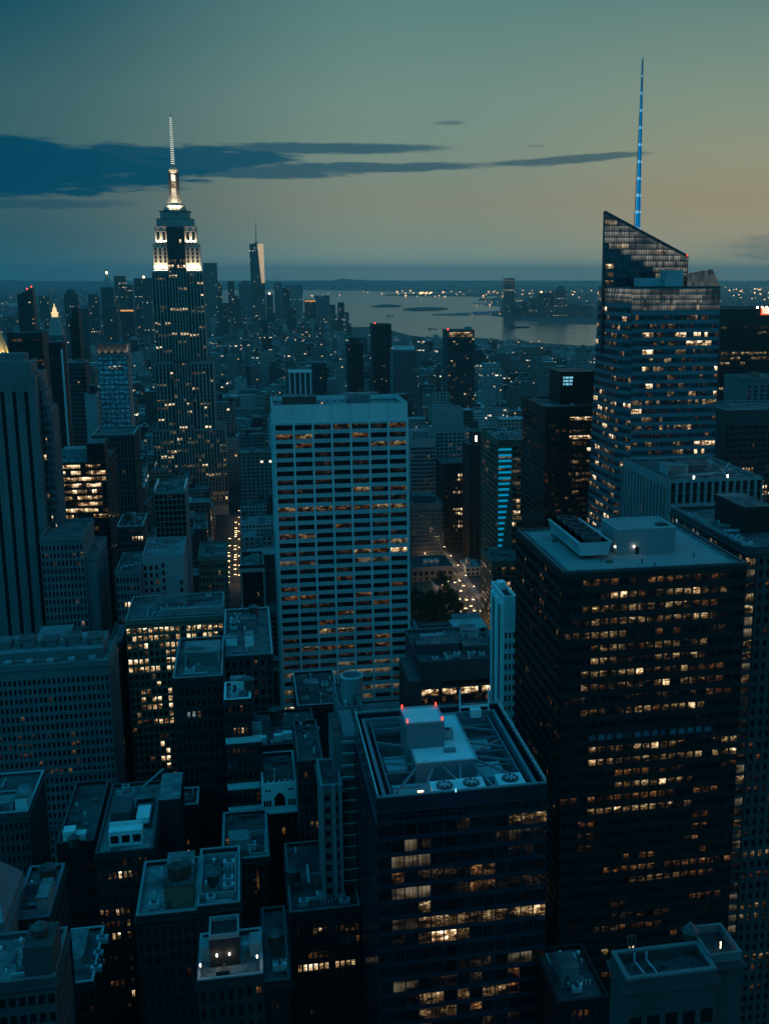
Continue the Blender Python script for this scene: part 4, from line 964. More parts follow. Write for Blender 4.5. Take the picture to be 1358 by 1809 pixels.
# ---- low glass block behind the roof deck tower
Y0 = 460.0
B = hero('office_block', 'low dark block with one bright strip of windows beside the white grid tower', 'office building', 742, 876, 1170, Y0, 46, 1250, 'darksteel', 'the low block with a bright strip', roof='roof_dark', par=1.0)
P, _ = B.P('front', Y0); xa, xb = B.x0, B.x1
B.facade('front', Y0, xa, xb, B.z1 - 15.8, B.z1 - 12.6, 21, 1, .12, .06, .15, .2, rows({0: 'B0-4,B6-9,B11-15,B17-20'}, seed=2, skip=0))
B.facade('front', Y0, xa, xb, B.z1 - 19.2, B.z1 - 16.2, 21, 1, .12, .06, .15, .2, dark(.5, 'MO', 3))
B.facade('front', Y0, xa + 9, xb - 3, B.z1 - 11.6, B.z1 - 9.4, 3, 1, .06, .06, .1, .1, dark(0))
B.facade('front', Y0, xa, xb, 10, B.z1 - 20, 21, int((B.z1 - 30) / 3.9), .12, .3, .15, .2, dark(.12, 'MW', 4))
B.wall.box(xa - 5.5, xa - .01, Y0 - 4, Y0 + 28, 0, B.z1 - 7, 0)
B.facade('left', xa - 5.5, Y0 - 3, Y0 + 27, 10, B.z1 - 11, 6, 12, .3, .3, .2, .2, dark(.05))
zr = B.zr
for k in range(9):
    b = B.mb(); b.box(xa + 6 + k * 1.2, xa + 6.8 + k * 1.2, Y0 + 33, Y0 + 39, zr + .3, zr + 1.0, 0, True); B.part('louvre_panel', [M['steel']], b)
B.bulkhead(xa + 25, xa + 32, Y0 + 30, Y0 + 40, zr, 3.5, 'steel'); B.bulkhead(xa + 1, xa + 20, Y0 + 14, Y0 + 26, zr, 3.6, 'darkstone'); B.bulkhead(xa + 21.5, xb - 1, Y0 + 12, Y0 + 24, zr, 2.4, 'greystone', louvre=True); B.rail(xa + 3, xb - 2, Y0 + 28, Y0 + 45, zr, 1.6, 'steel', 'sn')
b = B.mb()
for k in range(4): b.bar((xa + 2 + k * 8, Y0 + 27, zr + .6), (xa + 8 + k * 8, Y0 + 29.5, zr + .6), .5)
B.part('duct', [M['darksteel']], b)
B.clutter(xa + 2, xb - 2, Y0 + 2, Y0 + 11, zr, 17, 6, bulk=False)
for k in range(2):
    b = B.mb(); b.bar((xa + 12 + 10 * k, Y0 + .2, B.z1), (xa + 11 + 10 * k, Y0 + 2, B.z1 + 3.2), .25); B.part('davit', [M['white']], b)
B.done(100)
# ---- white slender tower
Y0 = 360.0
B = hero('apartment_tower', 'slender white tower with a shaft recess between the glass roof tower and dark tower', 'apartment building', 890, 912, 1054, Y0, 20, 1270, 'white', 'the slender white tower', par=1.2, roof='roof_dark', frame='darksteel')
B.facade('front', Y0, B.x0, B.x1, 4, B.z1 - 12, 3, int((B.z1 - 16) / 3.7), .5, .45, .1, .15, dark(.02))
B.facade('left', B.x0, Y0 + 1, Y0 + 19, 4, B.z1 - 3, 2, 1, .5, .02, .5, .2, dark(0))
B.wall.box(B.x0 + 1, B.x0 + 3.4, Y0 + 12, Y0 + 16, B.zr, B.z1 + 1.5); B.done(60)

# ================================================================== LEFT SIDE
# gilt pyramid roof at the very edge, gilt lantern tower, dark blocks
Yg = 1400.0
B = hero('pyramid_tower', 'gilt floodlit pyramid roof cut by the left frame edge', 'tower', -30, 12, 628, Yg, 30, 700, 'limestone', 'the gilt pyramid roof', x0=Xx(-34, 628, Yg))
B.facade('front', Yg, B.x0, B.x1, 10, B.z1 - 4, 7, 20, .4, .4, .3, .2, dark(.05))
p = B.mb(); cx_, cy_ = (B.x0 + B.x1) / 2, Yg + 15; hw = (B.x1 - B.x0) / 2 - 1
p.frust(cx_, cy_, [(hw * 1.414, B.z1), (.8, Z(-4, 560, Yg))], 4, 0, rot=math.pi / 4); B.part('pyramid_roof', [M['gold']], p)
for k in range(3): flood(cx_ - hw + k * hw * .9 + 1, Yg - 3, B.z1 + .5, (cx_, Yg + 6, B.z1 + 14), 9000, 100)
flood(B.x1 + 5, cy_, B.z1 + .5, (cx_ + 4, cy_, B.z1 + 14), 9000, 100)
B.done(40, 1.2)
Yg = 1750.0
B = hero('clock_tower', 'slim stone tower with a glowing gilt pinnacle left of the floodlit spire tower', 'tower', 82, 112, 592, Yg, 26, 690, 'greystone', 'the tower with a gilt pinnacle', par=.8)
cx_, cy_ = (B.x0 + B.x1) / 2, Yg + 13; zp = lambda q: Z(97, q, Yg)
B.facade('front', Yg, B.x0, B.x1, 10, B.z1 - 3, 7, 26, .45, .4, .3, .2, dark(.03))
p = B.mb(); p.frust(cx_, cy_, [(15, zp(592)), (14, zp(590)), (7.5, zp(562)), (5.5, zp(560))], 4, 0, rot=math.pi / 4); po = B.part('pyramid_roof', [M['limestone']], p)
p = B.mb(); p.frust(cx_, cy_, [(4.6, zp(560)), (4.6, zp(554)), (5.4, zp(553.5)), (5.4, zp(552.5)), (3.2, zp(551)), (2.8, zp(546)), (1.2, zp(542)), (.3, zp(536))], 8, 0); B.part('lantern', [glow('gilt_floodlit', (1, .72, .36), 1.1)], p, po)  # emission stands in for floodlight on the gilt pinnacle
B.done(40, 1.2)
for nm, lab, a, b2, t_, Y, d_, bot, wl, sh, lf, nb in [
    ('office_tower', 'dark tower with slanted top and two red beacons on the left skyline', 30, 58, 520, 2300, 30, 580, 'bronze', 'the slant topped tower with red beacons', dark(.04, 'WB', 8), 6),
    ('office_tower', 'broad black office slab with thin orange lit strips, upper left', 12, 74, 588, 1150, 40, 660, 'bronze', 'the black slab with orange strips', office(.5, .5, .02, 'OOM', 9, 5), 14),
    ('apartment_tower', 'thin black tower with a taller dark step between gilt pinnacle and spire tower', 122, 139, 560, 1500, 24, 640, 'black', 'the thin black stepped tower', dark(.02), 5),
    ('apartment_tower', 'slim dark tower with one pale lit corner edge, left', 85, 108, 604, 1000, 24, 830, 'darkbrick', 'the slim dark tower with a pale edge', dark(.015), 6),
    ('apartment_block', 'dim blue stone block behind the teal grid tower, left', 120, 150, 640, 1100, 30, 790, 'darkstone', 'the dim stone block', dark(.03, 'WB', 10), 8)]:
    B = hero(nm, lab, 'building', a, b2, t_, Y, d_, bot, wl, sh, roof='roof_dark', par=.9)
    B.facade('front', Y, B.x0, B.x1, max(5, B.zb - 30), B.z1 - 5, nb, max(3, int((B.z1 - 5 - max(5, B.zb - 30)) / 3.8)), .25, .42, .35, .3, lf)
    if a == 30:
        w_ = B.mb(); q = [(B.x0 + .2, B.z1), (B.x1 - .2, B.z1), (B.x1 - .2, B.z1 + 13), (B.x0 + 6, B.z1 + 1)]
        w_.quad(*[(x, Y + .3, z) for x, z in q]); w_.quad(*[(x, Y + 20, z) for x, z in q[::-1]])
        for k in range(4): u, v = q[k], q[(k + 1) % 4]; w_.quad((v[0], Y + .3, v[1]), (u[0], Y + .3, u[1]), (u[0], Y + 20, u[1]), (v[0], Y + 20, v[1]))
        B.part('slanted_crown', [M['bronze']], w_)
        for x, z in ((B.x1 - 2, B.z1 + 13), (B.x1 - 10, B.z1 + 9)): w_ = B.mb(); w_.frust(x, Y + 2, [(1.2, z), (1.2, z + 2.6)], 8); B.part('beacon', [GL['red']], w_)
    if a == 85: w_ = B.mb(); w_.box(B.x1 - .8, B.x1 + .7, Y - .5, Y - .01, 40, B.z1 - 6, 0, True); B.part('corner_strip', [M['travertine']], w_)
    if a == 122: B.wall.box(B.x0 + 4, B.x1, Y, Y + 20, B.z1 - 1, B.z1 + 11)
    B.clutter(B.x0 + 1, B.x1 - 1, Y + 1, Y + d_ - 1, B.zr, 20 + a, 1, bulk=(a in (12, 120))); B.done(40, 1.4)

# teal grid tower with floodlit top
Yg = 960.0
B = hero('apartment_tower', 'teal glass grid tower with a floodlit crown and pale right flank', 'apartment building', 171, 223, 609, Yg, 34, 770, 'concrete', 'the teal grid tower', roof='roof_dark', trim='darkstone', frame='darksteel')
zc = Z(171, 628, Yg)
B.wall.box(B.x0 + .01, B.x1 - .01, Yg - .3, Yg, zc + 1.2, B.z1 - .02, 1)
B.facade('front', Yg, B.x0, B.x1, 30, zc, 6, int((zc - 30) / 3.9), .14, .22, .3, .25, rows({2: 'K2-4', 24: 'K1-2'}, base='P', stray=0, seed=4), nx=1, pm=1, sm=1)
B.facade('right', B.x1, Yg + .5, Yg + 33, 30, zc, 5, int((zc - 30) / 3.9), .7, .3, .2, .15, dark(0))
for k in range(5): flood(B.x0 + 1.5 + k * (B.x1 - B.x0 - 3) / 4, Yg - 2.2, zc + .8, (B.x0 + 1.5 + k * (B.x1 - B.x0 - 3) / 4, Yg + 1, zc + 8), 1100, 75)
for k in range(2): flood(B.x1 + 2.2, Yg + 4 + 8 * k, zc + .8, (B.x1 - 1, Yg + 4 + 8 * k, zc + 8), 1500, 80)
q = B.mb(); q.box(B.x0 - .3, B.x1 + 3, Yg - 3, Yg - .31, zc + .1, zc + .5, 0, True); q.box(B.x1 + .01, B.x1 + 3, Yg - .3, Yg + 20, zc + .1, zc + .5, 0, True); B.part('ledge', [M['concrete']], q)
B.done(100, 1.2)
Yg = 930.0
B = hero('apartment_block', 'plain pale slab with a dark roof room beside the teal grid tower', 'apartment building', 149, 171, 696, Yg, 22, 775, 'concrete', 'the plain pale slab', x1=Xx(171, 696, Yg) - .5)
B.bulkhead(B.x0 + 3.5, B.x1 - 1, Yg + 4, Yg + 16, B.zr, 7, 'black')
B.facade('right', B.x1, Yg + 1, Yg + 21, 20, B.z1 - 3, 5, int((B.z1 - 23) / 3.8), .35, .4, .3, .2, dark(.04)); B.done(30)
Yg = 820.0
B = hero('apartment_block', 'broad dark stone block with pointed bays below the teal grid tower', 'apartment building', 163, 236, 768, Yg, 42, 980, 'darkstone', 'the broad dark stone block', roof='roof_grey')
B.facade('front', Yg, B.x0, B.x1, 10, B.z1 - 2, 12, int((B.z1 - 12) / 3.8), .5, .25, .6, .15, dark(.02, 'WO', 4))
B.facade('right', B.x1, Yg + 1, Yg + 41, 10, B.z1 - 2, 9, int((B.z1 - 12) / 3.8), .45, .35, .4, .2, dark(.05, 'WO', 5))
b = B.mb(); b.box(B.x0 - .9, B.x1 + .9, Yg - .9, Yg + 42.9, B.z1 - 1.9, B.z1 - 1.2, 0, True); B.part('cornice', [M['darkstone']], b); B.done(60, 1.3)
Yg = 660.0
B = hero('office_block', 'dark glass office block with its upper floors brightly lit, left', 'office building', 104, 186, 818, Yg, 55, 1095, 'bronze', 'the brightly lit dark glass block', x0=Xx(60, 818, Yg), roof='roof_grey')
n0 = 11
B.facade('front', Yg, B.x0, B.x1, 4, B.z1 - .6, n0 + 3, int((B.z1 - 5) / 3.55), .08, .4, .2, .3,
         rows({0: 'B5-8,B10-11,W12', 1: 'B5-8,W10,B11-13', 2: 'B5-9,B10-13', 3: 'W5-6,B7-9,B10-11,B12', 4: 'W5-9,B10-11', 5: 'B5-7,B8-11,W12', 6: 'W6-7,B8-9,B10-11,W12', 7: 'B5-9,B10-11,W13', 8: 'B5-7,B10-12,B13', 9: 'D6', 10: 'O6,W11', 12: 'W10-11', 13: 'W9,O11,M12', 14: 'M11', 15: 'M10,W12', 16: 'W8-9,M11', 17: 'O9-10,W12', 18: 'M9-12', 19: 'W11', 20: 'W10-12', 21: 'W9,W11', 22: 'M9-12', 23: 'W10', 24: 'W9-12'}, seed=17, stray=.08), nx=2)
B.facade('right', B.x1, Yg + 1, Yg + 54, 4, B.z1 - 1.2, 10, int((B.z1 - 5) / 3.6), .1, .4, .2, .3, dark(.03, 'OM', 3))
B.bulkhead(B.x1 - 10, B.x1 - .5, Yg + 3, Yg + 22, B.zr, 11, 'black'); B.bulkhead(B.x0 + 12, B.x0 + 26, Yg + 22, Yg + 36, B.zr, 5, 'concrete'); B.clutter(B.x0 + 2, B.x1 - 12, Yg + 4, Yg + 20, B.zr, 31, 4, bulk=False); B.done(100)

# art deco tower with three dark slots (left edge)
Yg = 560.0
B = hero('art_deco_tower', 'grey art deco tower at left with three long dark slots and stepped right shoulder', 'office building', -90, 62, 664, Yg, 34, 1130, 'greystone', 'the slotted art deco tower', x0=Xx(-92, 664, Yg), roof='roof_grey')
P, _ = B.P('front', Yg)
zs0 = 8; ztop = Z(10, 692, Yg)
sl = [(Xx(q - 4.5, 700, Yg), Xx(q + 2.5, 700, Yg)) for q in (6, 27, 48)] + [(Xx(q - 4.5, 700, Yg), Xx(q + 2.5, 700, Yg)) for q in (-16, -38)]
edges = sorted(sl); prev = B.x0
for (a, b2) in edges + [(B.x1, B.x1)]:
    fbox(B.wall, P, prev, a, zs0, ztop, 0, 1.3); prev = b2
fbox(B.wall, P, B.x0, B.x1, ztop + .01, B.z1 + .3, 0, 1.3)
for (a, b2) in edges:
    m = int((ztop - zs0) / 3.8)
    B.facade('front', Yg, a, b2, zs0, ztop, 1, m, 0, 0, .05, .3, dark(0))
    for k in range(5):
        if k < 4: fbox(B.wall, P, (a + b2) / 2 - .5 + 0, (a + b2) / 2 + .5, ztop + 1.5 + k * 1.1, ztop + 2.2 + k * 1.1, 1.3, 1.5)
sh = [(62, 69, 668, 6, 16), (69, 78, 693, 5, 20), (78, 87, 722, 4, 24)]
px0 = B.x1
for k, (a, b2, q, _, dd) in enumerate(sh):
    x1_ = Xx(b2, q, Yg); zt_ = Z(a, q, Yg); yy = Yg + 6 - k * 1.5 if k == 0 else Yg + 5.5 - k
    B.wall.box(px0, x1_, yy, Yg + dd, 0, zt_, 0); B.roofm.quad((px0, yy, zt_ + .01), (x1_, yy, zt_ + .01), (x1_, Yg + dd, zt_ + .01), (px0, Yg + dd, zt_ + .01))
    B.facade('right', x1_, yy + .6, Yg + dd, 8, zt_ - 2, 5, int((zt_ - 10) / 3.8), .55, .25, .5, .12, dark(.03, 'WB', 6 + k))
    B.facade('front', yy, px0, x1_, 8, zt_ - 6, 1 if k == 0 else 2, int((zt_ - 14) / 3.8), .45, .35, .3, .2, dark(.07, 'WBO', 16 + k))
    px0 = x1_
b = B.mb(); b.box(B.x0 + 14, B.x1 - 3, Yg + 8, Yg + 26, B.zr, B.z1 + 5, 0); b.box(B.x0 + 20, B.x1 - 6, Yg + 12, Yg + 22, B.z1 + 5, B.z1 + 9, 0); po = B.part('penthouse', [M['greystone']], b)
B.rail(B.x0 + 14, B.x1 - 3, Yg + 8, Yg + 26, B.z1 + 5, 1.2, 'steel', 'se')
B.done(100)
# stepped base of the same block: lower shoulder with lit windows
Yg = 535.0
B = hero('office_block', 'stepped grey stone shoulder block with punched windows right of the slotted tower', 'office building', 100, 146, 948, Yg, 40, 1130, 'greystone', 'the stepped shoulder block', x0=Xx(70, 948, Yg), roof='roof_grey')
B.tier(B.x1, B.x1 + 5, Yg + 3, Yg + 44, 0, Z(150, 985, Yg), .6); B.zr = B.z1 - 1.1
of = rows({1: 'W8,W10', 7: 'W8', 10: 'W9', 13: 'O5', 14: 'W8-9', 15: 'W5-6,W9', 16: 'W7', 19: 'W6-8'}, seed=5, stray=.03)
z1_ = Z(100, 950, Yg); B.facade('front', Yg, B.x0, B.x1, 8, z1_ - 3, 11, int((z1_ - 11) / 3.7), .45, .35, .35, .2, of)
B.facade('right', B.x1 + 5, Yg + 4, Yg + 43, 8, Z(150, 985, Yg) - 3, 8, int((Z(150, 985, Yg) - 11) / 3.7), .45, .3, .35, .2, dark(.06, 'WO', 9)); B.z1 = z1_
B.done(100, 1.4)

# wide masonry slab, lower left
Yg = 420.0
B = hero('office_block', 'wide grey masonry slab at lower left with many small dark windows and set back roof', 'office building', -60, 192, 1182, Yg, 30, 1455, 'greystone', 'the wide masonry slab', x0=Xx(-60, 1182, Yg), roof='roof_pale')
zt_ = Z(100, 1150, Yg + 7); B.wall.box(B.x0 + 3, B.x1 - 2.5, Yg + 7, Yg + 29, B.zr, zt_, 0); B.roofm.quad((B.x0 + 3, Yg + 7, zt_ + .01), (B.x1 - 2.5, Yg + 7, zt_ + .01), (B.x1 - 2.5, Yg + 29, zt_ + .01), (B.x0 + 3, Yg + 29, zt_ + .01))
xm = B.x1 - 8.5
of = rows({6: 'O2,O5,O9,O12,M16,O20', 7: 'M9-11,O5,O20-21', 8: 'O5,O9-11,O20', 9: 'M9-10,O13,O21', 10: 'M12-14,O16,O19', 2: 'O16', 14: 'O16', 16: 'O8-12,O20', 17: 'O9-13,O20'}, seed=6, stray=.06)
lo_ = 6.0; ms = int((B.z1 - 5 - lo_) / 3.5)
B.facade('front', Yg, B.x0, xm, lo_, B.z1 - 5, 24, ms, .42, .42, .4, .25, of)
B.facade('front', Yg, xm + .3, B.x1, lo_, B.z1 - 5, 5, ms, .42, .42, .4, .25, dark(.02, 'O', 4))
B.facade('right', B.x1, Yg + 1, Yg + 29, lo_, B.z1 - 6, 6, ms, .6, .42, .3, .2, dark(.01))
for k in (5, 11, 17): zc = B.z1 - 5 - 3.5 * k; fbox(B.wall, B.P('front', Yg)[0], B.x0 - .2, B.x1 + .2, zc - .35, zc + .35, 0, .9)
for k in range(5): B.bulkhead(B.x0 + 8 + k * 8.2, B.x0 + 13.5 + k * 8.2, Yg + 12, Yg + 20, zt_, 2.2 + (k % 2), 'greystone')
for k in range(6):
    b = B.mb(); b.box(B.x0 + 5 + k * 7.5, B.x0 + 7.5 + k * 7.5, Yg + 2, Yg + 6, B.zr, B.zr + 1.6, 0); B.part('stair_hood', [M['concrete']], b)
B.rail(B.x0 + 3, B.x1 - 2.5, Yg + 7, Yg + 29, zt_, 1.1, 'steel', 's', 3); B.done(100)

# white pier slim block
Yg = 760.0
B = hero('office_tower', 'slim office tower with seven white upright piers left of centre', 'office building', 272, 327, 869, Yg, 40, 1000, 'concrete', 'the slim tower with white piers', roof='roof_grey')
m = int((B.z1 - 6) / 3.7)
B.facade('front', Yg, B.x0, B.x1, 4, B.z1 - 1, 7, 1, .14, .01, 1.2, .3, dark(0)); B.wins.clear()
B.facade('front', Yg, B.x0 + .1, B.x1 - .1, 4, B.z1 - 1.6, 7, m, .14, .22, .3, .12, rows({8: 'M3-4', 9: 'M4-5', 11: 'O1-3', 13: 'M4', 14: 'M2-5', 18: 'O3'}, seed=8))
B.facade('right', B.x1, Yg + 1, Yg + 39, 4, B.z1 - 2, 8, m, .5, .4, .2, .2, dark(.01))
for s_ in ('w', 'e'): pass
b = B.mb(); b.box(B.x0, B.x0 + .8, Yg + .6, Yg + 39, B.z1, B.z1 + 2.2); b.box(B.x1 - .8, B.x1, Yg + .6, Yg + 39, B.z1, B.z1 + 2.2); B.part('parapet_wall', [M['travertine']], b)
B.clutter(B.x0 + 3, B.x1 - 3, Yg + 6, Yg + 36, B.zr, 41, 4); B.done(100, 1.3)
# blank pale wall block + its wing
Yg = 545.0
B = hero('office_block', 'block with blank pale side wall and roof, above the brightly lit masonry block', 'office building', 250, 323, 983, Yg, 40, 1080, 'concrete', 'the blank pale wall block', roof='roof_pale')
B.facade('front', Yg, B.x0, B.x0 + 8, 8, B.z1 - 4, 3, int((B.z1 - 12) / 3.7), .5, .4, .25, .2, rows({1: 'D0', 2: 'O2', 5: 'B0-2'}, seed=2, skip=0))
B.facade('front', Yg, B.x0 + 8.4, B.x0 + 11, 8, B.z1 - 3, 1, int((B.z1 - 11) / 3.7), .5, .4, .2, .15, dark(0)); B.facade('front', Yg, B.x1 - 2.6, B.x1, 8, B.z1 - 12, 1, int((B.z1 - 20) / 3.7), .5, .4, .2, .15, dark(0)); B.done(60)
B = hero('office_block', 'grey wing with a row of five bright windows left of the blank pale wall', 'office building', 204, 249, 1008, 530, 36, 1100, 'greystone', 'the grey wing with five bright windows', roof='roof_grey', x1=Xx(250, 1008, 530) - 1.2)
B.facade('front', 530, B.x0, B.x1, 8, B.z1 - 3, 7, int((B.z1 - 11) / 3.8), .42, .4, .35, .2, rows({3: 'B2-3,B4-6', 5: 'W1,W4', 6: 'O4-5', 8: 'O1-3,O5', 9: 'W4'}, seed=3, stray=.05, skip=0)); B.clutter(B.x0 + 1, B.x1 - 1, 533, 562, B.zr, 43, 2); B.done(60)
B = hero('office_block', 'dark narrow block with lit upper window rows behind the grey wing', 'office building', 206, 252, 930, 640, 34, 1008, 'darkstone', 'the dark narrow block', roof='roof_dark')
B.facade('front', 640, B.x0, B.x1, 8, B.z1 - 1.5, 9, int((B.z1 - 10) / 3.8), .42, .4, .35, .2, rows({0: 'M4-8', 1: 'B5-8', 5: 'W3,W5,W7-8', 6: 'O5'}, seed=3, skip=0)); B.clutter(B.x0 + 1, B.x1 - 1, 643, 670, B.zr, 44, 3, tank=True); B.done(60, 1.3)
B = hero('office_block', 'narrow stone block with small lit windows beside the dark street canyon', 'office building', 350, 400, 985, 590, 36, 1085, 'tanbrick', 'the narrow stone block by the street')
B.facade('front', 590, B.x0, B.x1, 8, B.z1 - 3, 9, int((B.z1 - 11) / 3.7), .45, .4, .35, .2, rows({1: 'O4-7', 3: 'M6-7', 5: 'W4,W6-7', 6: 'M5-7', 7: 'W4-5,M7', 8: 'W4-7', 9: 'W5'}, seed=3, stray=.03)); B.clutter(B.x0 + 1, B.x1 - 1, 594, 622, B.zr, 45, 3); B.done(80)
B = hero('office_block', 'ornate dark block with a pale arched top storey left of the white grid tower', 'office building', 425, 466, 998, 600, 30, 1080, 'darkbrick', 'the ornate block with a pale top', trim='limestone', par=2.0)
fbox(B.wall, B.P('front', 600)[0], B.x0 - .5, B.x1 + .5, B.z1 - 4, B.z1 - 2.2, 0, 1.2, 1); fbox(B.wall, B.P('front', 600)[0], B.x0 - .25, B.x0 + .5, 8, B.z1 - 4.1, 0, .6, 1); fbox(B.wall, B.P('front', 600)[0], B.x1 - .5, B.x1 + .25, 8, B.z1 - 4.1, 0, .6, 1)
B.facade('front', 600, B.x0 + .6, B.x1 - .6, B.z1 - 11, B.z1 - 4.4, 3, 1, .25, .1, .5, .3, dark(0), nx=2); B.facade('front', 600, B.x0 + .6, B.x1 - .6, 8, B.z1 - 11.2, 6, int((B.z1 - 19) / 3.8), .4, .4, .3, .2, rows({1: 'W4', 7: 'O3'}, seed=2, stray=.04)); B.clutter(B.x0 + 1, B.x1 - 1, 603, 627, B.zr, 46, 3); B.done(60, 1.3)

# brightly lit masonry block
Yg = 465.0
B = hero('office_block', 'tan masonry block with its top storeys full of bright warm windows', 'office building', 221, 394, 1096, Yg, 36, 1330, 'tanbrick', 'the bright windowed masonry block', roof='roof_grey', trim='concrete')
n = 18; xm = B.x0 + (B.x1 - B.x0) * .36
tb = rows({0: 'W0,W2-3,B5-6', 1: 'W0-4,B5-6'}, seed=2)
fl = 3.35; m = int((B.z1 - 8) / fl)
big = rows({0: 'B0-3,B4-6,B7-8,B9-13,B14-17', 1: 'B1-5,W6-8,B9-12,B14-16', 2: 'B0,B2-3,B5,B7-8,B9-11,B12,B13-14,W16', 3: 'W3,B7-8,B9,B10-11', 4: 'B0-3,B7-9,B10-11,B12,B14-17', 5: 'B0-3,B4-5,B7,B8-9,B10-13,B15-17', 6: 'W4', 7: 'B5', 8: 'B2-3,B7-8', 9: 'B2,B4-5,B7-9', 10: 'B2-3,B4-5,B7-9', 11: 'W1,B7', 12: 'O1-3,B4-5,B6-8', 14: 'W5', 15: 'B5,B8', 16: 'B6,B8', 17: 'B5-6,B8', 18: 'B6,O8'}, seed=21, stray=.04, skip=.05)
B.facade('front', Yg, B.x0, B.x1, B.z1 - 3.2 - fl * m, B.z1 - 3.2, n, m, .36, .34, .4, .25, big, nx=2)
for k in (6, 12): zc = B.z1 - 3.2 - fl * k; fbox(B.wall, B.P('front', Yg)[0], B.x0 - .2, B.x1 + .2, zc - .3, zc + .3, 0, .9)
for k in range(5):   # pergola frame along the roof edge
    a = xm + (B.x1 - xm) * k / 4
b = B.mb(); 
for k in range(7): a = xm + (B.x1 - xm - .5) * k / 6; b.box(a, a + .45, Yg + .8, Yg + 1.3, B.z1, B.z1 + 3.0)
b.box(xm - .2, B.x1 + .2, Yg + .6, Yg + 1.5, B.z1 + 3.0, B.z1 + 3.5, 0, True); b.box(xm - .2, B.x1 + .2, Yg + 6, Yg + 6.6, B.zr, B.z1 + 2.5); B.part('pergola', [M['concrete']], b)
B.bulkhead(B.x0 + 12, B.x0 + 24, Yg + 12, Yg + 24, B.zr, 3.5, 'greystone')
b = B.mb()
for k in range(8): b.bar((B.x0 + 10 + k * 2.4, Yg + 8, B.zr), (B.x0 + 11.5 + k * 2.4, Yg + 11, B.zr + 2 + (k % 3)), .25); b.bar((B.x0 + 10 + k * 2.4, Yg + 8, B.zr + 1.5), (B.x0 + 12.4 + k * 2.4, Yg + 8, B.zr + 1.5), .25)
B.part('roof_frame', [M['steel']], b); B.clutter(B.x0 + 2, B.x1 - 2, Yg + 24, Yg + 35, B.zr, 47, 3, bulk=False); B.done(100)
# its left wing
B = hero('office_block', 'dim brown wing with scattered lit windows between wide slab and bright block', 'office building', 192, 222, 1136, 470, 30, 1330, 'darkbrick', 'the dim brown wing', x1=Xx(221, 1136, 465) - 2.2)
B.facade('front', 470, B.x0, B.x1, 8, B.z1 - 1.5, 5, int((B.z1 - 9) / 3.35), .4, .34, .3, .2, rows({0: 'W0-3', 4: 'W1-2', 7: 'M0-3', 12: 'W1-3', 15: 'O2'}, seed=4, stray=.05)); B.done(60)
# small white roofed block with skylights right of it
Yg = 400.0
B = hero('office_block', 'low grey block with two bright roof boxes beside the bright windowed block', 'office building', 394, 482, 1160, Yg, 60, 1280, 'darkstone', 'the low block with bright roof boxes', roof='roof_grey')
fbox(B.wall, B.P('front', Yg)[0], B.x0 - .3, B.x1 + .3, B.z1 - .8, B.z1 + .1, 0, .8)
B.facade('front', Yg, B.x0, B.x1, B.z1 - 5, B.z1 - 1, 7, 1, .5, .3, .4, .3, rows({0: 'W4'}, seed=1, skip=0)); B.facade('front', Yg, B.x0 + .2, B.x1 - .2, 6, B.z1 - 5.4, 7, int((B.z1 - 11) / 3.6), .5, .45, .4, .2, dark(.03))
for (q0, q1, qy, hh, mt) in ((397, 417, 1142, 3.0, 'white'), (433, 447, 1143, 4.5, 'white')):
    x_, y_ = at_z(q0, qy, B.zr); B.bulkhead(x_, x_ + (q1 - q0) * .23, y_, y_ + 5, B.zr, hh, mt, door=False)
B.clutter(B.x0 + 1, B.x1 - 1, Yg + 30, Yg + 58, B.zr, 48, 5, tank=True); B.done(60)

# ================================================================== FOREGROUND
Yg = 345.0
B = hero('office_block', 'dark stepped block with pale edged roof terraces, centre left', 'office building', 305, 393, 1198, Yg, 40, 1350, 'darkbrick', 'the dark stepped block', roof='roof_grey', trim='concrete')
B.facade('front', Yg, B.x0, B.x1, 5, B.z1 - 3, 9, int((B.z1 - 8) / 3.7), .5, .45, .35, .25, rows({2: 'K2-3,W4'}, seed=5, stray=.015)); B.facade('left', B.x0, Yg + 1, Yg + 39, 5, B.z1 - 3, 8, int((B.z1 - 8) / 3.7), .5, .45, .3, .2, dark(.01))
B.bulkhead(B.x0 + 3, B.x1 - 1, Yg + 14, Yg + 26, B.zr, 4, 'concrete', louvre=True); B.unit(B.x0 + 5, Yg + 6, B.zr, 3, 2.4, 2); B.done(60)
Yg = 330.0
B = hero('office_tower', 'dark stepped tower with four pale edged terraces and lit upper windows', 'office building', 390, 443, 1236, Yg, 15, 1480, 'darkbrick', 'the dark stepped terrace tower', roof='roof_pale', trim='white', x0=Xx(393, 1198, 345) + .6)
xa, xb = B.x0, B.x1
steps = [(1310, .9, 2.5), (1392, 1.9, 5.0), (1432, 2.4, 7.0)]
zp_ = B.z1; yp = Yg; xpb = xb
cols = office(.5, .45, .02, 'WBM', 7, 1)
seg = [(Yg, xa, xb, B.z1 - 2.5, None)]
z_top = B.z1
tiers = [(Yg, xa, xb, B.z1)]
for k, (q, e, dy) in enumerate(steps):
    y_ = Yg - dy; z_ = Z(400, q, y_); x1_ = xb + e + (2 if k == 0 else 0)
    B.wall.box(xa, x1_, y_, Yg + 14.9 + k * .01, 0, z_ - 1, 0, top=False); B.wall.ring(xa, x1_, y_, yp - .01 if False else yp + .3, z_ - 1, z_, .4, 1); B.roofm.quad((xa, y_, z_ - .98), (x1_, y_, z_ - .98), (x1_, Yg + 14, z_ - .98), (xa, Yg + 14, z_ - .98)); tiers.append((y_, xa, x1_, z_)); yp = y_
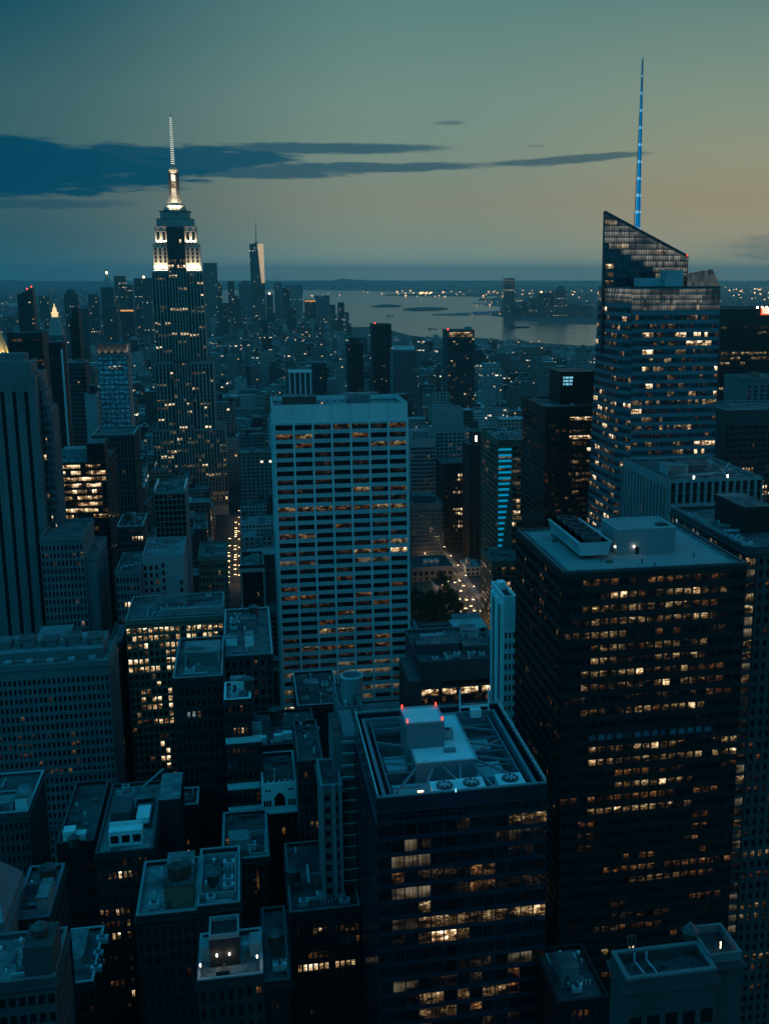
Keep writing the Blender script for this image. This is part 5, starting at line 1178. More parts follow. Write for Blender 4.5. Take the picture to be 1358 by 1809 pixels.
pat = [rows({1: 'D0', 2: 'B2-4', 3: 'M1,W2,M4-5'}, seed=1, stray=.05), rows({0: 'M0-1,M3-5', 1: 'C0-1', 3: 'C3-4'}, seed=2, stray=.04), rows({0: 'D0'}, seed=3), rows({1: 'W0-5', 3: 'D0'}, seed=4, stray=.06)]
for k, (y_, a, b2, z_) in enumerate(tiers):
    zlo = tiers[k + 1][3] + .3 if k + 1 < len(tiers) else 5; hh = z_ - 1.5 - zlo
    B.facade('front', y_, a, b2, zlo, z_ - 1.5, 7, max(1, round(hh / 3.7)), .5, .45, .3, .2, pat[k])
B.tank(xa + 7.5, Yg + 6, B.zr, 1.5, 3.2, 1.6); B.unit(xa + 3, Yg + 4, B.zr, 2.6, 2, 1.8); B.bulkhead(xa + 2, xa + 6.5, Yg + 9, Yg + 13, B.zr, 3.4, 'white'); B.done(100)
# white gothic gable front
Yg = 318.0
B = hero('loft_building', 'small block crowned by a pale gothic front with an arched window', 'building', 462, 524, 1388, Yg, 24, 1500, 'darkbrick', 'the pale gothic front', roof='roof_dark')
P, _ = B.P('front', Yg)
g = B.mb(); zb0 = Z(480, 1432, Yg); fbox(g, P, B.x0 - .2, B.x1 + .2, zb0, B.z1 + .6, .01, .7); go = B.part('stone_front', [M['white']], g)
w_ = B.mb(); cx_ = (B.x0 + B.x1) / 2; zc = zb0 + 1.6
pts = [(-1.6, 0), (1.6, 0), (1.6, 2.4), (.9, 3.6), (0, 4.3), (-.9, 3.6), (-1.6, 2.4)]
w_.poly([(cx_ + a, Yg - .74, zc + b2) for a, b2 in pts]); B.part('arched_window', [WIN['D']], w_, go)
for a in (-3.6, 3.6):
    w_ = B.mb(); 
    for k in range(3): fbox(w_, P, cx_ + a - 1.1 + k * .8, cx_ + a - .5 + k * .8, zc, zc + 1.9, .7, .74)
    B.part('triple_window', [WIN['D']], w_, go)
for a in (-3.8, -2.9, 2.9, 3.8):
    w_ = B.mb(); w_.poly([(cx_ + a + .35 * math.cos(k * .785), Yg - .74, B.z1 - 1.6 + .35 * math.sin(k * .785)) for k in range(8)]); B.part('round_window', [WIN['D']], w_, go)
t_ = B.mb(); 
for k in range(7): a = B.x0 + .4 + (B.x1 - B.x0 - .8) * k / 6; t_.box(a - .25, a + .25, Yg - .72, Yg - .2, B.z1 + .6, B.z1 + 1.3, 0)
t_.box(B.x0 - .5, B.x1 + .5, Yg - 1.1, Yg - .01, zb0 - .7, zb0, 0, True); B.part('cornice', [M['white']], t_, go)
B.facade('front', Yg, B.x0, B.x1, 5, zb0 - 1.2, 6, int((zb0 - 6) / 3.8), .5, .4, .3, .2, dark(.03, 'O'))
B.done(60)
Yg = 300.0
B = hero('loft_building', 'dark loft block with two lit windows and rooftop boxes below the white grid tower', 'building', 526, 570, 1345, Yg, 30, 1545, 'darkbrick', 'the dark loft block with two lit windows', roof='roof_dark')
B.facade('front', Yg, B.x0, B.x1, 5, B.z1 - 2.5, 5, int((B.z1 - 8) / 3.8), .5, .45, .3, .2, rows({4: 'W2,B3', 6: 'M1,W3', 1: 'D0'}, seed=3, skip=0)); B.facade('right', B.x1, Yg + 1, Yg + 29, 5, B.z1 - 2.5, 6, int((B.z1 - 8) / 3.8), .5, .45, .3, .2, dark(.01))
B.done(50)
Yg = 352.0
B = hero('loft_building', 'low dark roof with pale boxes and tanks below the white grid tower', 'building', 452, 560, 1318, Yg, 30, 1372, 'darkbrick', 'the low roof with pale boxes', roof='roof_dark')
for (q0, q1, qy) in ((458, 470, 1316), (484, 498, 1312), (500, 516, 1308), (551, 563, 1300)):
    x_, y_ = at_z(q0, qy, B.zr); b = B.mb(); b.box(x_, x_ + (q1 - q0) * .2, max(y_, Yg + 1), max(y_, Yg + 1) + 2.2, B.zr, B.zr + 2.3, 0); B.part('air_conditioner', [M['white']], b)
B.tank(at_z(528, 1312, B.zr)[0], Yg + 8, B.zr, 1.7, 3, 1.5); B.tank(at_z(490, 1300, B.zr)[0], Yg + 20, B.zr, 2.2, 3.4, 2); B.facade('front', Yg, B.x0, B.x1, 5, B.z1 - 3, 10, int((B.z1 - 8) / 3.8), .5, .45, .3, .2, dark(.01)); B.done(40)
# tower with white edged balconies
Yg = 268.0
B = hero('apartment_tower', 'narrow concrete tower with stacked pale railed balconies beside the roof deck tower', 'apartment building', 566, 604, 1388, Yg, 16, 1545, 'greystone', 'the balcony tower', roof='roof_dark', trim='concrete')
xa, xb = B.x0, B.x1
B.wall.box(xa + 4, xb + 1.2, Yg + 8, Yg + 24, 0, Z(590, 1300, Yg + 8), 0); B.roofm.quad(*[(x, y, Z(590, 1300, Yg + 8) + .01) for x, y in ((xa + 4, Yg + 8), (xb + 1.2, Yg + 8), (xb + 1.2, Yg + 24), (xa + 4, Yg + 24))])
P, _ = B.P('front', Yg)
for a in (xa, xa + 2.7, xb - .8): fbox(B.wall, P, a, a + (.9 if a == xa + 2.7 else .6), 5, B.z1, 0, .8, 1)
B.facade('front', Yg, xa + .7, xa + 2.6, 5, B.z1 - 2, 1, int((B.z1 - 7) / 3.2), .3, .45, .05, .3, dark(.04, 'O')); B.facade('front', Yg, xa + 3.7, xb - .9, 5, B.z1 - 2, 1, int((B.z1 - 7) / 3.2), .3, .45, .05, .3, dark(.05, 'M'))
wx = Xx(632, 1388, Yg + 6); B.wall.box(xb + 1.21, wx, Yg + 6, Yg + 24, 0, Z(620, 1300, Yg + 6), 0)
zb_ = Z(620, 1308, Yg + 6); k = 0
while zb_ > 90:
    b = B.mb(); b.box(xb + .3, wx, Yg + 3.4, Yg + 5.99, zb_ - .25, zb_, 0, True); b.box(xb + .3, wx, Yg + 3.4, Yg + 3.5, zb_ + .75, zb_ + 1.0, 1, True)
    for j in range(7): x = xb + .4 + (wx - xb - .6) * j / 6; b.box(x, x + .06, Yg + 3.42, Yg + 3.48, zb_, zb_ + .75, 1)
    B.part('balcony', [M['darkstone'], M['white']], b); zb_ -= 3.25
B.done(60)
# round tank on its drum
Yg = 330.0
B = hero('office_block', 'grey block carrying a large round open tank behind the roof deck tower', 'building', 598, 640, 1250, Yg, 22, 1300, 'greystone', 'the block with the round tank', roof='roof_grey')
tx, tz = Xx(622, 1232, Yg + 8), Z(622, 1238, Yg + 8); tz1 = Z(622, 1192, Yg + 8); rr = (Xx(642, 1200, Yg + 8) - Xx(604, 1200, Yg + 8)) / 2
b = B.mb(); b.frust(tx, Yg + 8, [(rr, B.zr), (rr, tz1), (rr - .45, tz1), (rr - .45, tz1 - 3)], 28, 0); to = B.part('round_tank', [M['concrete']], b)
b = B.mb(); b.frust(tx, Yg + 8, [(rr + .15, tz1 - .5), (rr + .15, tz1 + .05), (rr - .02, tz1 + .05)], 28, 0, cap=False); B.part('tank_rim', [M['white']], b, to)
b = B.mb()
for k in range(3): b.frust(tx + 3.2, Yg - 3 + k * .01, [(3.4, B.z1 - 4 - k * 3.2), (3.4, B.z1 - 3.5 - k * 3.2)], 24, 0)
B.part('curved_balcony', [M['white']], b)
B.wall.frust(tx + 3.2, Yg - 3, [(3.0, 0), (3.0, B.z1 - 1.5)], 24, 0); B.bulkhead(B.x1 - 3, B.x1 - .3, Yg + 4, Yg + 8, B.zr, 3, 'concrete'); B.done()
# brown block at the foot of white grid tower
B = hero('office_block', 'brown blank block at the foot of the white grid tower, behind the round tank', 'building', 525, 602, 1247, 430, 40, 1292, 'darkbrick', 'the brown blank block', roof='roof_dark'); B.facade('front', 430, B.x0, B.x1, 5, B.z1 - 4, 8, int((B.z1 - 9) / 3.8), .6, .5, .3, .2, dark(.01)); B.clutter(B.x0 + 1, B.x1 - 1, 433, 467, B.zr, 51, 5); B.done(30)

# dark mid block with three lit rows
Yg = 262.0
B = hero('office_block', 'loft block with three warm lit window rows left of the roof deck tower', 'office building', 512, 636, 1612, Yg, 36, 1809, 'darkbrick', 'the loft block with three lit rows', roof='roof_dark')
B.facade('front', Yg, B.x0, B.x1, 4, B.z1 - 1, 13, int((B.z1 - 5) / 3.3), .38, .42, .4, .3, rows({0: 'D0', 1: 'M1,W3-6,W8-11,W12', 2: 'C9-11,O12', 3: 'O3-6,M9', 4: 'B1-2,B3-6,B8-11', 5: 'D1', 6: 'D2', 10: 'O11', 8: 'M3'}, seed=4, stray=.01, skip=0), nx=2, ny=2)
for (q, p_) in ((590, 1532), (608, 1532), (486, 1565)): x_, y_ = at_z(max(q, 520), 1580, B.zr); B.tank(x_, Yg + 14, B.zr, 1.9, 3, 2)
B.clutter(B.x0 + 1, B.x1 - 1, Yg + 1, Yg + 10, B.zr, 53, 4, bulk=False); B.rail(B.x0 + 3, B.x1 - 3, Yg + 18, Yg + 30, B.zr, 1.2, 'steel', 's'); B.done(100)
Yg = 225.0
B = hero('loft_building', 'dark loft block low in the picture with one row of four orange windows', 'building', 466, 516, 1735, Yg, 30, 1809, 'darkbrick', 'the loft block with four orange windows', roof='roof_dark', x1=Xx(512, 1735, 225))
B.facade('front', Yg, B.x0, B.x1, 4, B.z1 - 1, 5, int((B.z1 - 5) / 3.4), .42, .42, .35, .3, rows({1: 'M1-2', 3: 'O0-3', 4: 'W1-3'}, seed=4, skip=0), nx=2, ny=2); B.tank(B.x0 + 3, Yg + 12, B.zr, 1.8, 3, 2); B.clutter(B.x0 + 1, B.x1, Yg + 1, Yg + 9, B.zr, 54, 2, bulk=False); B.done(60)
Yg = 285.0
B = hero('loft_building', 'dark roof with a white edged pit and glowing orange lit gutter', 'building', 392, 475, 1520, Yg, 28, 1600, 'darkbrick', 'the roof with the orange glow', roof='roof_dark', trim='concrete')
b = B.mb(); x_, y_ = at_z(400, 1492, B.zr); b.box(x_, x_ + 4.6, y_, y_ + .5, B.zr, B.zr + 1.4, 0); B.part('lit_strip', [lit_mat('gutter_lights', ((.5, .2, .05), (.9, .5, .2), (1, .75, .4)), 1.1, 1.5, .5, .2)], b)
B.wall.ring(at_z(440, 1490, B.zr)[0], B.x1 - .6, Yg + 1, Yg + 14, B.zr, B.z1 + .6, .35, 1); B.unit(B.x1 - 4.5, Yg + 6, B.zr, 2.4, 2.6, 2.2); B.bulkhead(B.x0 + 2, B.x0 + 7, Yg + 6, Yg + 12, B.zr, 3, 'concrete')
B.facade('front', Yg, B.x0, B.x1, 4, B.z1 - 2, 8, int((B.z1 - 6) / 3.5), .5, .45, .35, .3, dark(.02)); b = B.mb(); b.box(B.x0 + 9, B.x0 + 9.5, Yg - .4, Yg - .02, B.z1 - 10, B.z1 - 3.5, 0, True); B.part('lit_strip', [WIN['O']], b); B.done(40)

# block with roof room of three bays (left foreground)
Yg = 285.0
B = hero('loft_building', 'dark loft block with a pale three bay roof room and lit window rows', 'building', 168, 270, 1508, Yg, 42, 1730, 'darkbrick', 'the loft block with the three bay roof room', roof='roof_pale')
xa, xb = B.x0, B.x1
B.facade('front', Yg, xa, xb, 4, B.z1 - 1.5, 11, int((B.z1 - 6) / 3.45), .45, .42, .4, .3, rows({0: 'O5,M7-9', 1: 'M0,W1-3,B4,W5-6,W7', 3: 'D0', 4: 'W0-2,B3,W4-5,W7', 5: 'O0-3,W5', 6: 'W2-3,W5', 8: 'M1-2,O5', 9: 'O5', 10: 'O0-3,M5', 11: 'B5', 12: 'M4', 14: 'O5'}, seed=4, stray=.02, skip=0), nx=2, ny=2)
B.facade('right', xb, Yg + 1, Yg + 41, 4, B.z1 - 2, 11, int((B.z1 - 6) / 3.45), .5, .45, .35, .3, dark(.04, 'O', 5))
zr = B.zr; x0_, y0_ = at_z(193, 1497, zr); x1_, _ = at_z(251, 1497, zr)
b = B.mb(); b.box(x0_, x1_, y0_, y0_ + 3.4, zr, zr + 4.2, 0); ro = B.part('roof_room', [M['white']], b)
for k in range(3): g = B.mb(); w3 = (x1_ - x0_) / 3; g.box(x0_ + k * w3 + .45, x0_ + (k + 1) * w3 - .35, y0_ - .06, y0_ - .004, zr + .9, zr + 3.0, 0, True); B.part('window', [WIN['D']], g, ro)
b = B.mb(); b.box(x0_ - .1, x1_ + .1, y0_ + 3.41, y0_ + 3.9, zr, zr + 5.2, 0); B.part('roof_wall', [M['white']], b)
b = B.mb(); b.box(xa + 2, xa + 7.5, Yg + 18, Yg + 28, zr, zr + 3.2, 0); b.box(xa + 9, xa + 12.5, Yg + 16, Yg + 24, zr, zr + 2, 1); B.part('skylight', [M['darksteel'], M['white']], b)
B.wall.ring(xa + 8, xb - 1.4, Yg + 14, Yg + 30, zr, zr + 1.1, .35, 0)
B.wall.box(xb, xb + 6, Yg + 24, Yg + 42, 0, B.z1 + 2, 0); B.roofm.quad(*[(x, y, B.z1 + 2.01) for x, y in ((xb, Yg + 24), (xb + 6, Yg + 24), (xb + 6, Yg + 42), (xb, Yg + 42))])
b = B.mb(); b.bar((xb - 6, Yg + 40, zr), (xb + .5, Yg + 41, zr + 5), .4); B.part('roof_frame', [M['steel']], b); B.clutter(xa + 1, xa + 8, Yg + 30, Yg + 41, zr, 57, 2, bulk=False); B.done(100)
Yg = 330.0
B = hero('loft_building', 'dark loft block with paired warm windows behind the three bay roof room', 'building', 288, 350, 1425, Yg, 12, 1560, 'darkbrick', 'the loft block with paired warm windows', roof='roof_dark')
B.facade('front', Yg, B.x0, B.x1, 4, B.z1 - 3, 7, int((B.z1 - 8) / 3.6), .5, .42, .3, .25, rows({1: 'W0-1', 2: 'M0-2,O4', 3: 'O0-2,W4', 4: 'W4,M5', 5: 'O0'}, seed=3, skip=0)); B.done(50)
Yg = 310.0
B = hero('loft_building', 'tall black shaft block with a small pale roof cabin, left foreground', 'building', 100, 166, 1490, Yg, 40, 1700, 'black', 'the black shaft block', roof='roof_dark')
b = B.mb(); x_, y_ = at_z(112, 1492, B.zr); b.box(x_, x_ + 3.2, y_, y_ + 4, B.zr, B.zr + 3.6, 0); b.box(x_ + 3.2, x_ + 6, y_ + 1, y_ + 4, B.zr, B.zr + 2, 0); B.part('roof_cabin', [M['white']], b); B.tank(x_ + 3.4, y_ - 3.5, B.zr, 1.5, 2.6, 1); B.facade('front', Yg, B.x0, B.x1, 4, B.z1 - 3, 7, int((B.z1 - 8) / 3.6), .5, .45, .3, .25, dark(.01)); B.facade('right', B.x1, Yg + 1, Yg + 39, 4, B.z1 - 3, 9, int((B.z1 - 8) / 3.6), .5, .45, .3, .25, dark(.01)); B.done(50)
Yg = 345.0
B = hero('loft_building', 'dark block with a glazed roof box before the wide slab at left edge', 'building', -40, 78, 1440, Yg, 30, 1560, 'darkstone', 'the dark block with a glazed roof box', roof='roof_grey', x1=Xx(50, 1440, 345))
B.facade('front', Yg, B.x0, B.x1, 4, B.z1 - 3, 10, int((B.z1 - 8) / 3.6), .5, .42, .3, .25, dark(.02, 'O')); B.facade('right', B.x1, Yg + 1, Yg + 29, 4, B.z1 - 3, 8, int((B.z1 - 8) / 3.6), .5, .45, .3, .25, rows({3: 'M6-7', 5: 'O5'}, seed=2)); B.bulkhead(B.x1 - 4, B.x1 - .6, Yg + 2, Yg + 12, B.zr, 4.5, 'white', door=False); B.bulkhead(B.x1 - 10, B.x1 - 5, Yg + 3, Yg + 9, B.zr, 2.5, 'steel', louvre=True); B.done(50)
# roof block with outlined parapets and round tanks
Yg = 236.0
B = hero('loft_building', 'dark block with wide pale edged roof, two round tanks and brick roof room', 'building', 240, 426, 1618, Yg, 24, 1809, 'darkbrick', 'the wide roof with two round tanks', roof='roof_pale', trim='concrete', x1=Xx(348, 1618, 236))
xa, xb = B.x0, B.x1
B.facade('front', Yg, xa, xb, 4, B.z1 - 2.5, 8, int((B.z1 - 7) / 3.5), .5, .42, .35, .25, rows({3: 'O6', 7: 'O6', 9: 'M2-4,O6', 10: 'O6,W3', 13: 'W2-4'}, seed=7, stray=.015)); B.facade('left', xa, Yg + 1, Yg + 23, 4, B.z1 - 2.5, 6, int((B.z1 - 7) / 3.5), .5, .42, .3, .2, dark(.01))
zr = B.zr
B.bulkhead(xa + 6, xb - .8, Yg + 3, Yg + 9, zr, 5.5, 'tanbrick'); B.tank(xa + 8.5, Yg + 6, zr + 5.8, 1.7, 2.6, .5); B.tank(xb - 2.6, Yg + 6.4, zr + 5.8, 1.5, 2.8, .5); B.unit(xa + 3.6, Yg + 4, zr, 2.2, 1.8, 1.6); B.bulkhead(xa + 6, xa + 12, Yg + 15, Yg + 21, zr, 4, 'concrete'); B.done(80)
B = hero('loft_building', 'dark block with a pale edged sunken roof court right of the two round tanks', 'building', 352, 424, 1600, 236, 26, 1640, 'darkbrick', 'the sunken roof court', roof='roof_grey', trim='concrete', x0=xb + .05)
B.wall.ring(B.x0 + .6, B.x1 - .8, 240, 258, B.zr, B.z1 + .4, .3, 1); B.tank(B.x0 + 3.4, 246, B.zr, 1.4, 2.2, .8); B.unit(B.x0 + 3, 238.8, B.zr, 2, 1.6, 1.5); B.clutter(B.x0 + 4.5, B.x1 - 1, 241, 257, B.zr, 61, 3, bulk=False)
B.facade('front', 236, B.x0, B.x1, 4, B.z1 - 2.5, 5, int((B.z1 - 7) / 3.5), .5, .42, .35, .25, dark(.03, 'O', 3)); B.done(50)
# lit roof terrace
Yg = 200.0
B = hero('loft_building', 'black block with a roof terrace lit by four small lamps', 'building', 349, 465, 1732, Yg, 16, 1809, 'darkbrick', 'the lamp lit terrace', roof='roof_pale', trim='concrete', x0=Xx(349, 1732, 200))
zr = B.zr; xa, xb = B.x0, B.x1
B.facade('front', Yg, xa, xb, 4, B.z1 - 2, 7, int((B.z1 - 6) / 3.5), .5, .42, .35, .25, dark(.02, 'O', 3)); B.facade('left', xa, Yg + 1, Yg + 15, 4, B.z1 - 2, 5, int((B.z1 - 6) / 3.5), .5, .42, .35, .25, rows({3: 'W4', 5: 'W4'}, seed=1))
b = B.mb(); b.box(xa + 2.2, xa + 8, Yg + 5.2, Yg + 12, zr, zr + 6, 0, top=False); b.ring(xa + 2.2, xa + 8, Yg + 5.2, Yg + 12, zr + 6, zr + 7, .35, 1); b.quad((xa + 2.2, Yg + 5.2, zr + 6), (xa + 8, Yg + 5.2, zr + 6), (xa + 8, Yg + 12, zr + 6), (xa + 2.2, Yg + 12, zr + 6)); B.part('bulkhead', [M['darkbrick'], M['concrete']], b)
for (a, b2) in ((xa + .3, xa + 2.1), (xb - 2.4, xb - .3)): q = B.mb(); q.box(a, b2, Yg + 7, Yg + 11, zr, zr + 3.2, 0); B.part('roof_shed', [M['concrete']], q)
b = B.mb(); b.box(xa + 3.4, xa + 6, Yg + 1.6, Yg + 3, zr, zr + 1.3, 0); b.box(xa + 3.8, xa + 5.4, Yg + 1.55, Yg + 1.6, zr + .3, zr + .9, 1, True); B.part('roof_bench', [M['darksteel'], M['black']], b)
lampx = [(xa + .5, Yg + 2.2), (xa + 3.6, Yg + 4.9), (xa + 6.0, Yg + 4.9), (xb - 1.0, Yg + 3.0)]
B.done(60)
lampn = ['leftmost of four', 'second from left of four', 'third from left of four', 'rightmost of four']
for (x, y) in lampx:
    lo_ = empty('terrace_lamp', (x, y, zr), lampn[lampx.index((x, y))] + ' small bright lamps on the lamp lit roof terrace', 'lamp', 'lamps of the roof terrace')
    b = MB((x, y, zr)); b.frust(x, y, [(.12, zr), (.05, zr + .1), (.04, zr + 2.4)], 8); b.build('lamp_post', [M['darksteel']], lo_)
    b = MB((x, y, zr)); b.frust(x, y, [(.05, zr + 2.4), (.14, zr + 2.5), (.14, zr + 2.95), (.03, zr + 3.1)], 8); b.build('lamp_head', [GL['white']], lo_)
    L = D.lights.new('lamp_light', 'POINT'); L.energy = 26; L.color = (1, .78, .5); L.shadow_soft_size = .15; o = D.objects.new('lamp_light', L); COL.objects.link(o); o.parent = lo_; o.location = (0, -.35, 2.7)
# bottom left corner cluster
Yg = 192.0
B = hero('loft_building', 'grey corner block with a big dish tank and pale roof patch, bottom left', 'building', -60, 98, 1742, Yg, 16, 1809, 'darkstone', 'the corner block with a dish tank', roof='roof_pale', trim='greystone')
xa, xb = B.x0, B.x1; zr = B.zr
B.facade('front', Yg, xa, xb, 4, B.z1 - 2.5, 9, int((B.z1 - 6) / 3.6), .3, .45, .3, .35, dark(.0)); B.facade('right', xb, Yg + 1, Yg + 15, 4, B.z1 - 2.5, 5, int((B.z1 - 6) / 3.6), .6, .45, .3, .25, dark(.0))
x_ = Xx(46, 1700, Yg + 3); b = B.mb(); b.box(x_, xb - .1, Yg + 1, Yg + 9, zr, zr + 6.5, 0); B.part('bulkhead', [M['darkstone']], b); B.tank(x_ + 2.4, Yg + 5, zr + 6.5, 1.5, 1.2, .5); B.done(40)
Yg = 226.0
B = hero('loft_building', 'dark block with glass sided roof pit behind the corner dish tank', 'building', 20, 88, 1625, Yg, 22, 1700, 'darkbrick', 'the glass sided roof pit', roof='roof_grey', trim='panelblue')
B.wall.ring(B.x0 + .6, B.x1 - .5, Yg + .6, Yg + 12, B.zr, B.z1 + 1.2, .3, 1); B.bulkhead(B.x1 - 2.5, B.x1 - .3, Yg + 1, Yg + 9, B.zr, 4.5, 'concrete', door=False); B.tank(B.x0 + 5, Yg + 15, B.zr, 1.8, 2.6, 1.5); B.facade('front', Yg, B.x0, B.x1, 4, B.z1 - 2.5, 6, int((B.z1 - 6) / 3.6), .5, .45, .3, .25, dark(.0)); B.facade('right', B.x1, Yg + 1, Yg + 21, 4, B.z1 - 2.5, 6, int((B.z1 - 6) / 3.6), .5, .45, .3, .25, rows({2: 'O4', 4: 'O4'}, seed=1)); B.done(40)
Yg = 214.0
B = hero('glass_roof_block', 'block with a steep blue glass roof slope at the bottom left edge', 'building', -80, 4, 1640, Yg, 20, 1740, 'greystone', 'the blue glass roof slope', roof='roof_pale', x1=Xx(8, 1640, 214))
g = B.mb(); xa, xb = B.x0, B.x1; zr = B.z1
g.quad((xa, Yg, zr), (xb, Yg, zr), (xb - 3.4, Yg + 10, zr + 9), (xa, Yg + 10, zr + 9)); g.quad((xb, Yg, zr), (xb, Yg + 20, zr), (xb - 3.4, Yg + 10, zr + 9), (xb - 3.4, Yg + 10, zr + 9)); g.quad((xb, Yg + 20, zr), (xa, Yg + 20, zr), (xa, Yg + 10, zr + 9), (xb - 3.4, Yg + 10, zr + 9)); go = B.part('glass_roof', [M['panelblue']], g)
g = B.mb()
for k in range(8): a = xa + (xb - xa - .4) * k / 7; c = xa + (xb - 3.4 - xa) * k / 7; g.bar((a, Yg, zr + .1), (c, Yg + 10, zr + 9.1), .14)
B.part('glazing_bar', [M['steel']], g, go); B.facade('front', Yg, xa, xb, 4, B.z1 - 2.5, 6, int((B.z1 - 6) / 3.6), .5, .45, .3, .25, dark(0)); B.done(30)
B = hero('loft_building', 'low dark block with a hazy pale roof strip, lower left', 'building', 100, 165, 1740, 255, 24, 1809, 'darkbrick', 'the low block with a pale roof strip', roof='roof_grey'); B.facade('front', 255, B.x0, B.x1, 4, B.z1 - 2, 7, int((B.z1 - 6) / 3.5), .5, .45, .3, .25, dark(.02, 'O')); B.bulkhead(B.x0 + 1, B.x0 + 5, 262, 275, B.zr, 2.6, 'concrete'); B.clutter(B.x0 + 6, B.x1 - 1, 257, 277, B.zr, 63, 3, bulk=False); B.done(30)

# ---- glass roof deck tower (front, centre right)
Yg = 223.4
zt = 150.0
xa = at_z(665, 1412, zt)[0]; xb = at_z(967, 1386, zt)[0]; dep = 49.0
B = Bld('glass_office_tower', 'dark glass tower with an open trussed roof deck, three big fans and red lamps', 'office building', xa, xb, Yg, Yg + dep, 'navy_glass', 'roof_dark', 'panelblue', frame='black')
vis(632, 968, 1245, 1809, Yg); LAND.append(('the glass tower with the open roof deck', 800, 1500, Yg, 632, 968))
dz = zt - 5.0
B.wall.box(xa, xb, Yg, Yg + dep, 0, dz, 0, top=False)
B.wall.ring(xa, xb, Yg, Yg + dep, dz, zt, .6, 0); B.roofm.quad((xa, Yg, dz), (xb, Yg, dz), (xb, Yg + dep, dz), (xa, Yg + dep, dz))
zw = Z(665, 1456, Yg); pitch = 3.78; m = int((zw - 4) / pitch)
gem = {0: 'W10-12', 1: 'T2,M3,M9,T10,M11-12', 2: 'T1-2,T3,M10-11', 3: 'O1,O3-4,M5-6,O7,W8', 4: 'T1-2,T3,M4,M5-6,O7-8,M9-10,M11-12', 5: 'W3', 6: 'T1-2,W3-4,W5-6,W7-8,W9-12', 7: 'M1,W3,B4-5,W6,M9', 8: 'D0', 9: 'M6-8,T10-11,M12', 10: 'T1-2,M4-5,M7', 11: 'W2-4,W6,W8-10', 12: 'W3-5,O7', 13: 'M8-10', 14: 'W2-5', 15: 'T6-8'}
B.facade('front', Yg, xa, xb, zw - pitch * m, zw, 13, m, .1, .26, .22, .32, rows(gem, seed=81, stray=.05, skip=.02), nx=3, ny=1)
B.facade('front', Yg, xa, xb, zw + .4, dz + 1.5, 13, 2, .1, .1, .22, .2, dark(0), nx=2)
B.facade('left', xa, Yg + .5, Yg + dep - .5, zw - pitch * m, zw, 17, m, .1, .26, .22, .3, rows({7: 'M12-15', 8: 'M14-16', 10: 'W13-16', 11: 'M12-16'}, seed=5, stray=.05), nx=2)
# window washing track just inside the parapet and white handrails
tr = B.mb(); tr.ring(xa + 1.6, xb - 1.6, Yg + 2, Yg + dep - 2, dz, dz + 4.2, .8, 0); tr.ring(xa + 3.6, xb - 3.6, Yg + 4, Yg + dep - 4, dz, dz + 3.4, .3, 0); B.part('rail_track', [M['panelblue']], tr)
B.rail(xa + .3, xb - .3, Yg + .3, Yg + dep - .3, zt, 1.15, 'white', 'we', 2.2, .11); B.rail(xa + .3, xb - .3, Yg + .3, Yg + dep - .3, zt, .5, 'steel', 'sn', 4, .1)
# raised slab and plant room
sx0, sy0 = at_z(735, 1352, zt); sx1 = at_z(841, 1340, zt)[0]; sy1 = at_z(816, 1285, zt)[1] + 8
b = B.mb(); b.box(sx0, sx1, sy0, sy1, dz, zt + .2, 0); b.ring(sx0 - .1, sx1 + .1, sy0 - .1, sy1, zt + .2, zt + .45, .35, 1); ph = B.part('plant_room', [M['panelblue'], M['steel']], b)
pz = zt + 6.4; qx0 = at_z(717, 1281, pz)[0]; qy0 = at_z(717, 1281, pz)[1]; qx1 = at_z(785, 1277, pz)[0]
b = B.mb(); b.box(qx0, qx1, qy0, qy0 + 10, dz, pz, 0); b.ring(qx0 - .1, qx1 + .1, qy0 - .1, qy0 + 10.1, pz, pz + .4, .3, 1); tp = B.part('lift_room', [M['panelblue'], M['steel']], b, ph)
b = B.mb(); b.quad(*[(x, y, zt + .22) for x, y in ((sx0 + .3, sy0 + .3), (sx1 - .3, sy0 + .3), (sx1 - .3, sy1 - .3), (sx0 + .3, sy1 - .3))]); b.quad(*[(x, y, pz + .02) for x, y in ((qx0, qy0), (qx1, qy0), (qx1, qy0 + 10), (qx0, qy0 + 10))]); B.part('roof_membrane', [M['white']], b)
for (x, y) in ((qx0 + .4, qy0 + .4), (qx1 - .4, qy0 + .4), (qx0 + .4, qy0 + 9.6), (qx1 - .4, qy0 + 9.6)):
    b = B.mb(); b.frust(x, y, [(.17, pz + .4), (.17, pz + 1.2), (.05, pz + 1.3)], 8); B.part('warning_lamp', [GL['red']], b)
ux, uy = at_z(790, 1306, zt); B.unit(ux, uy, zt + .2, 2.6, 1.8, 2.4); b = B.mb(); ux, uy = at_z(794, 1330, zt); b.box(ux - 1.4, ux + 1.4, uy - .6, uy + .6, zt + .23, zt + 1.1, 0); B.part('hatch', [M['panelblue']], b)
b = B.mb(); b.box(sx0 + 1.8, sx0 + 2.6, sy0 + .6, sy0 + 1.2, zt + .23, zt + .9); B.part('vent', [M['white']], b)
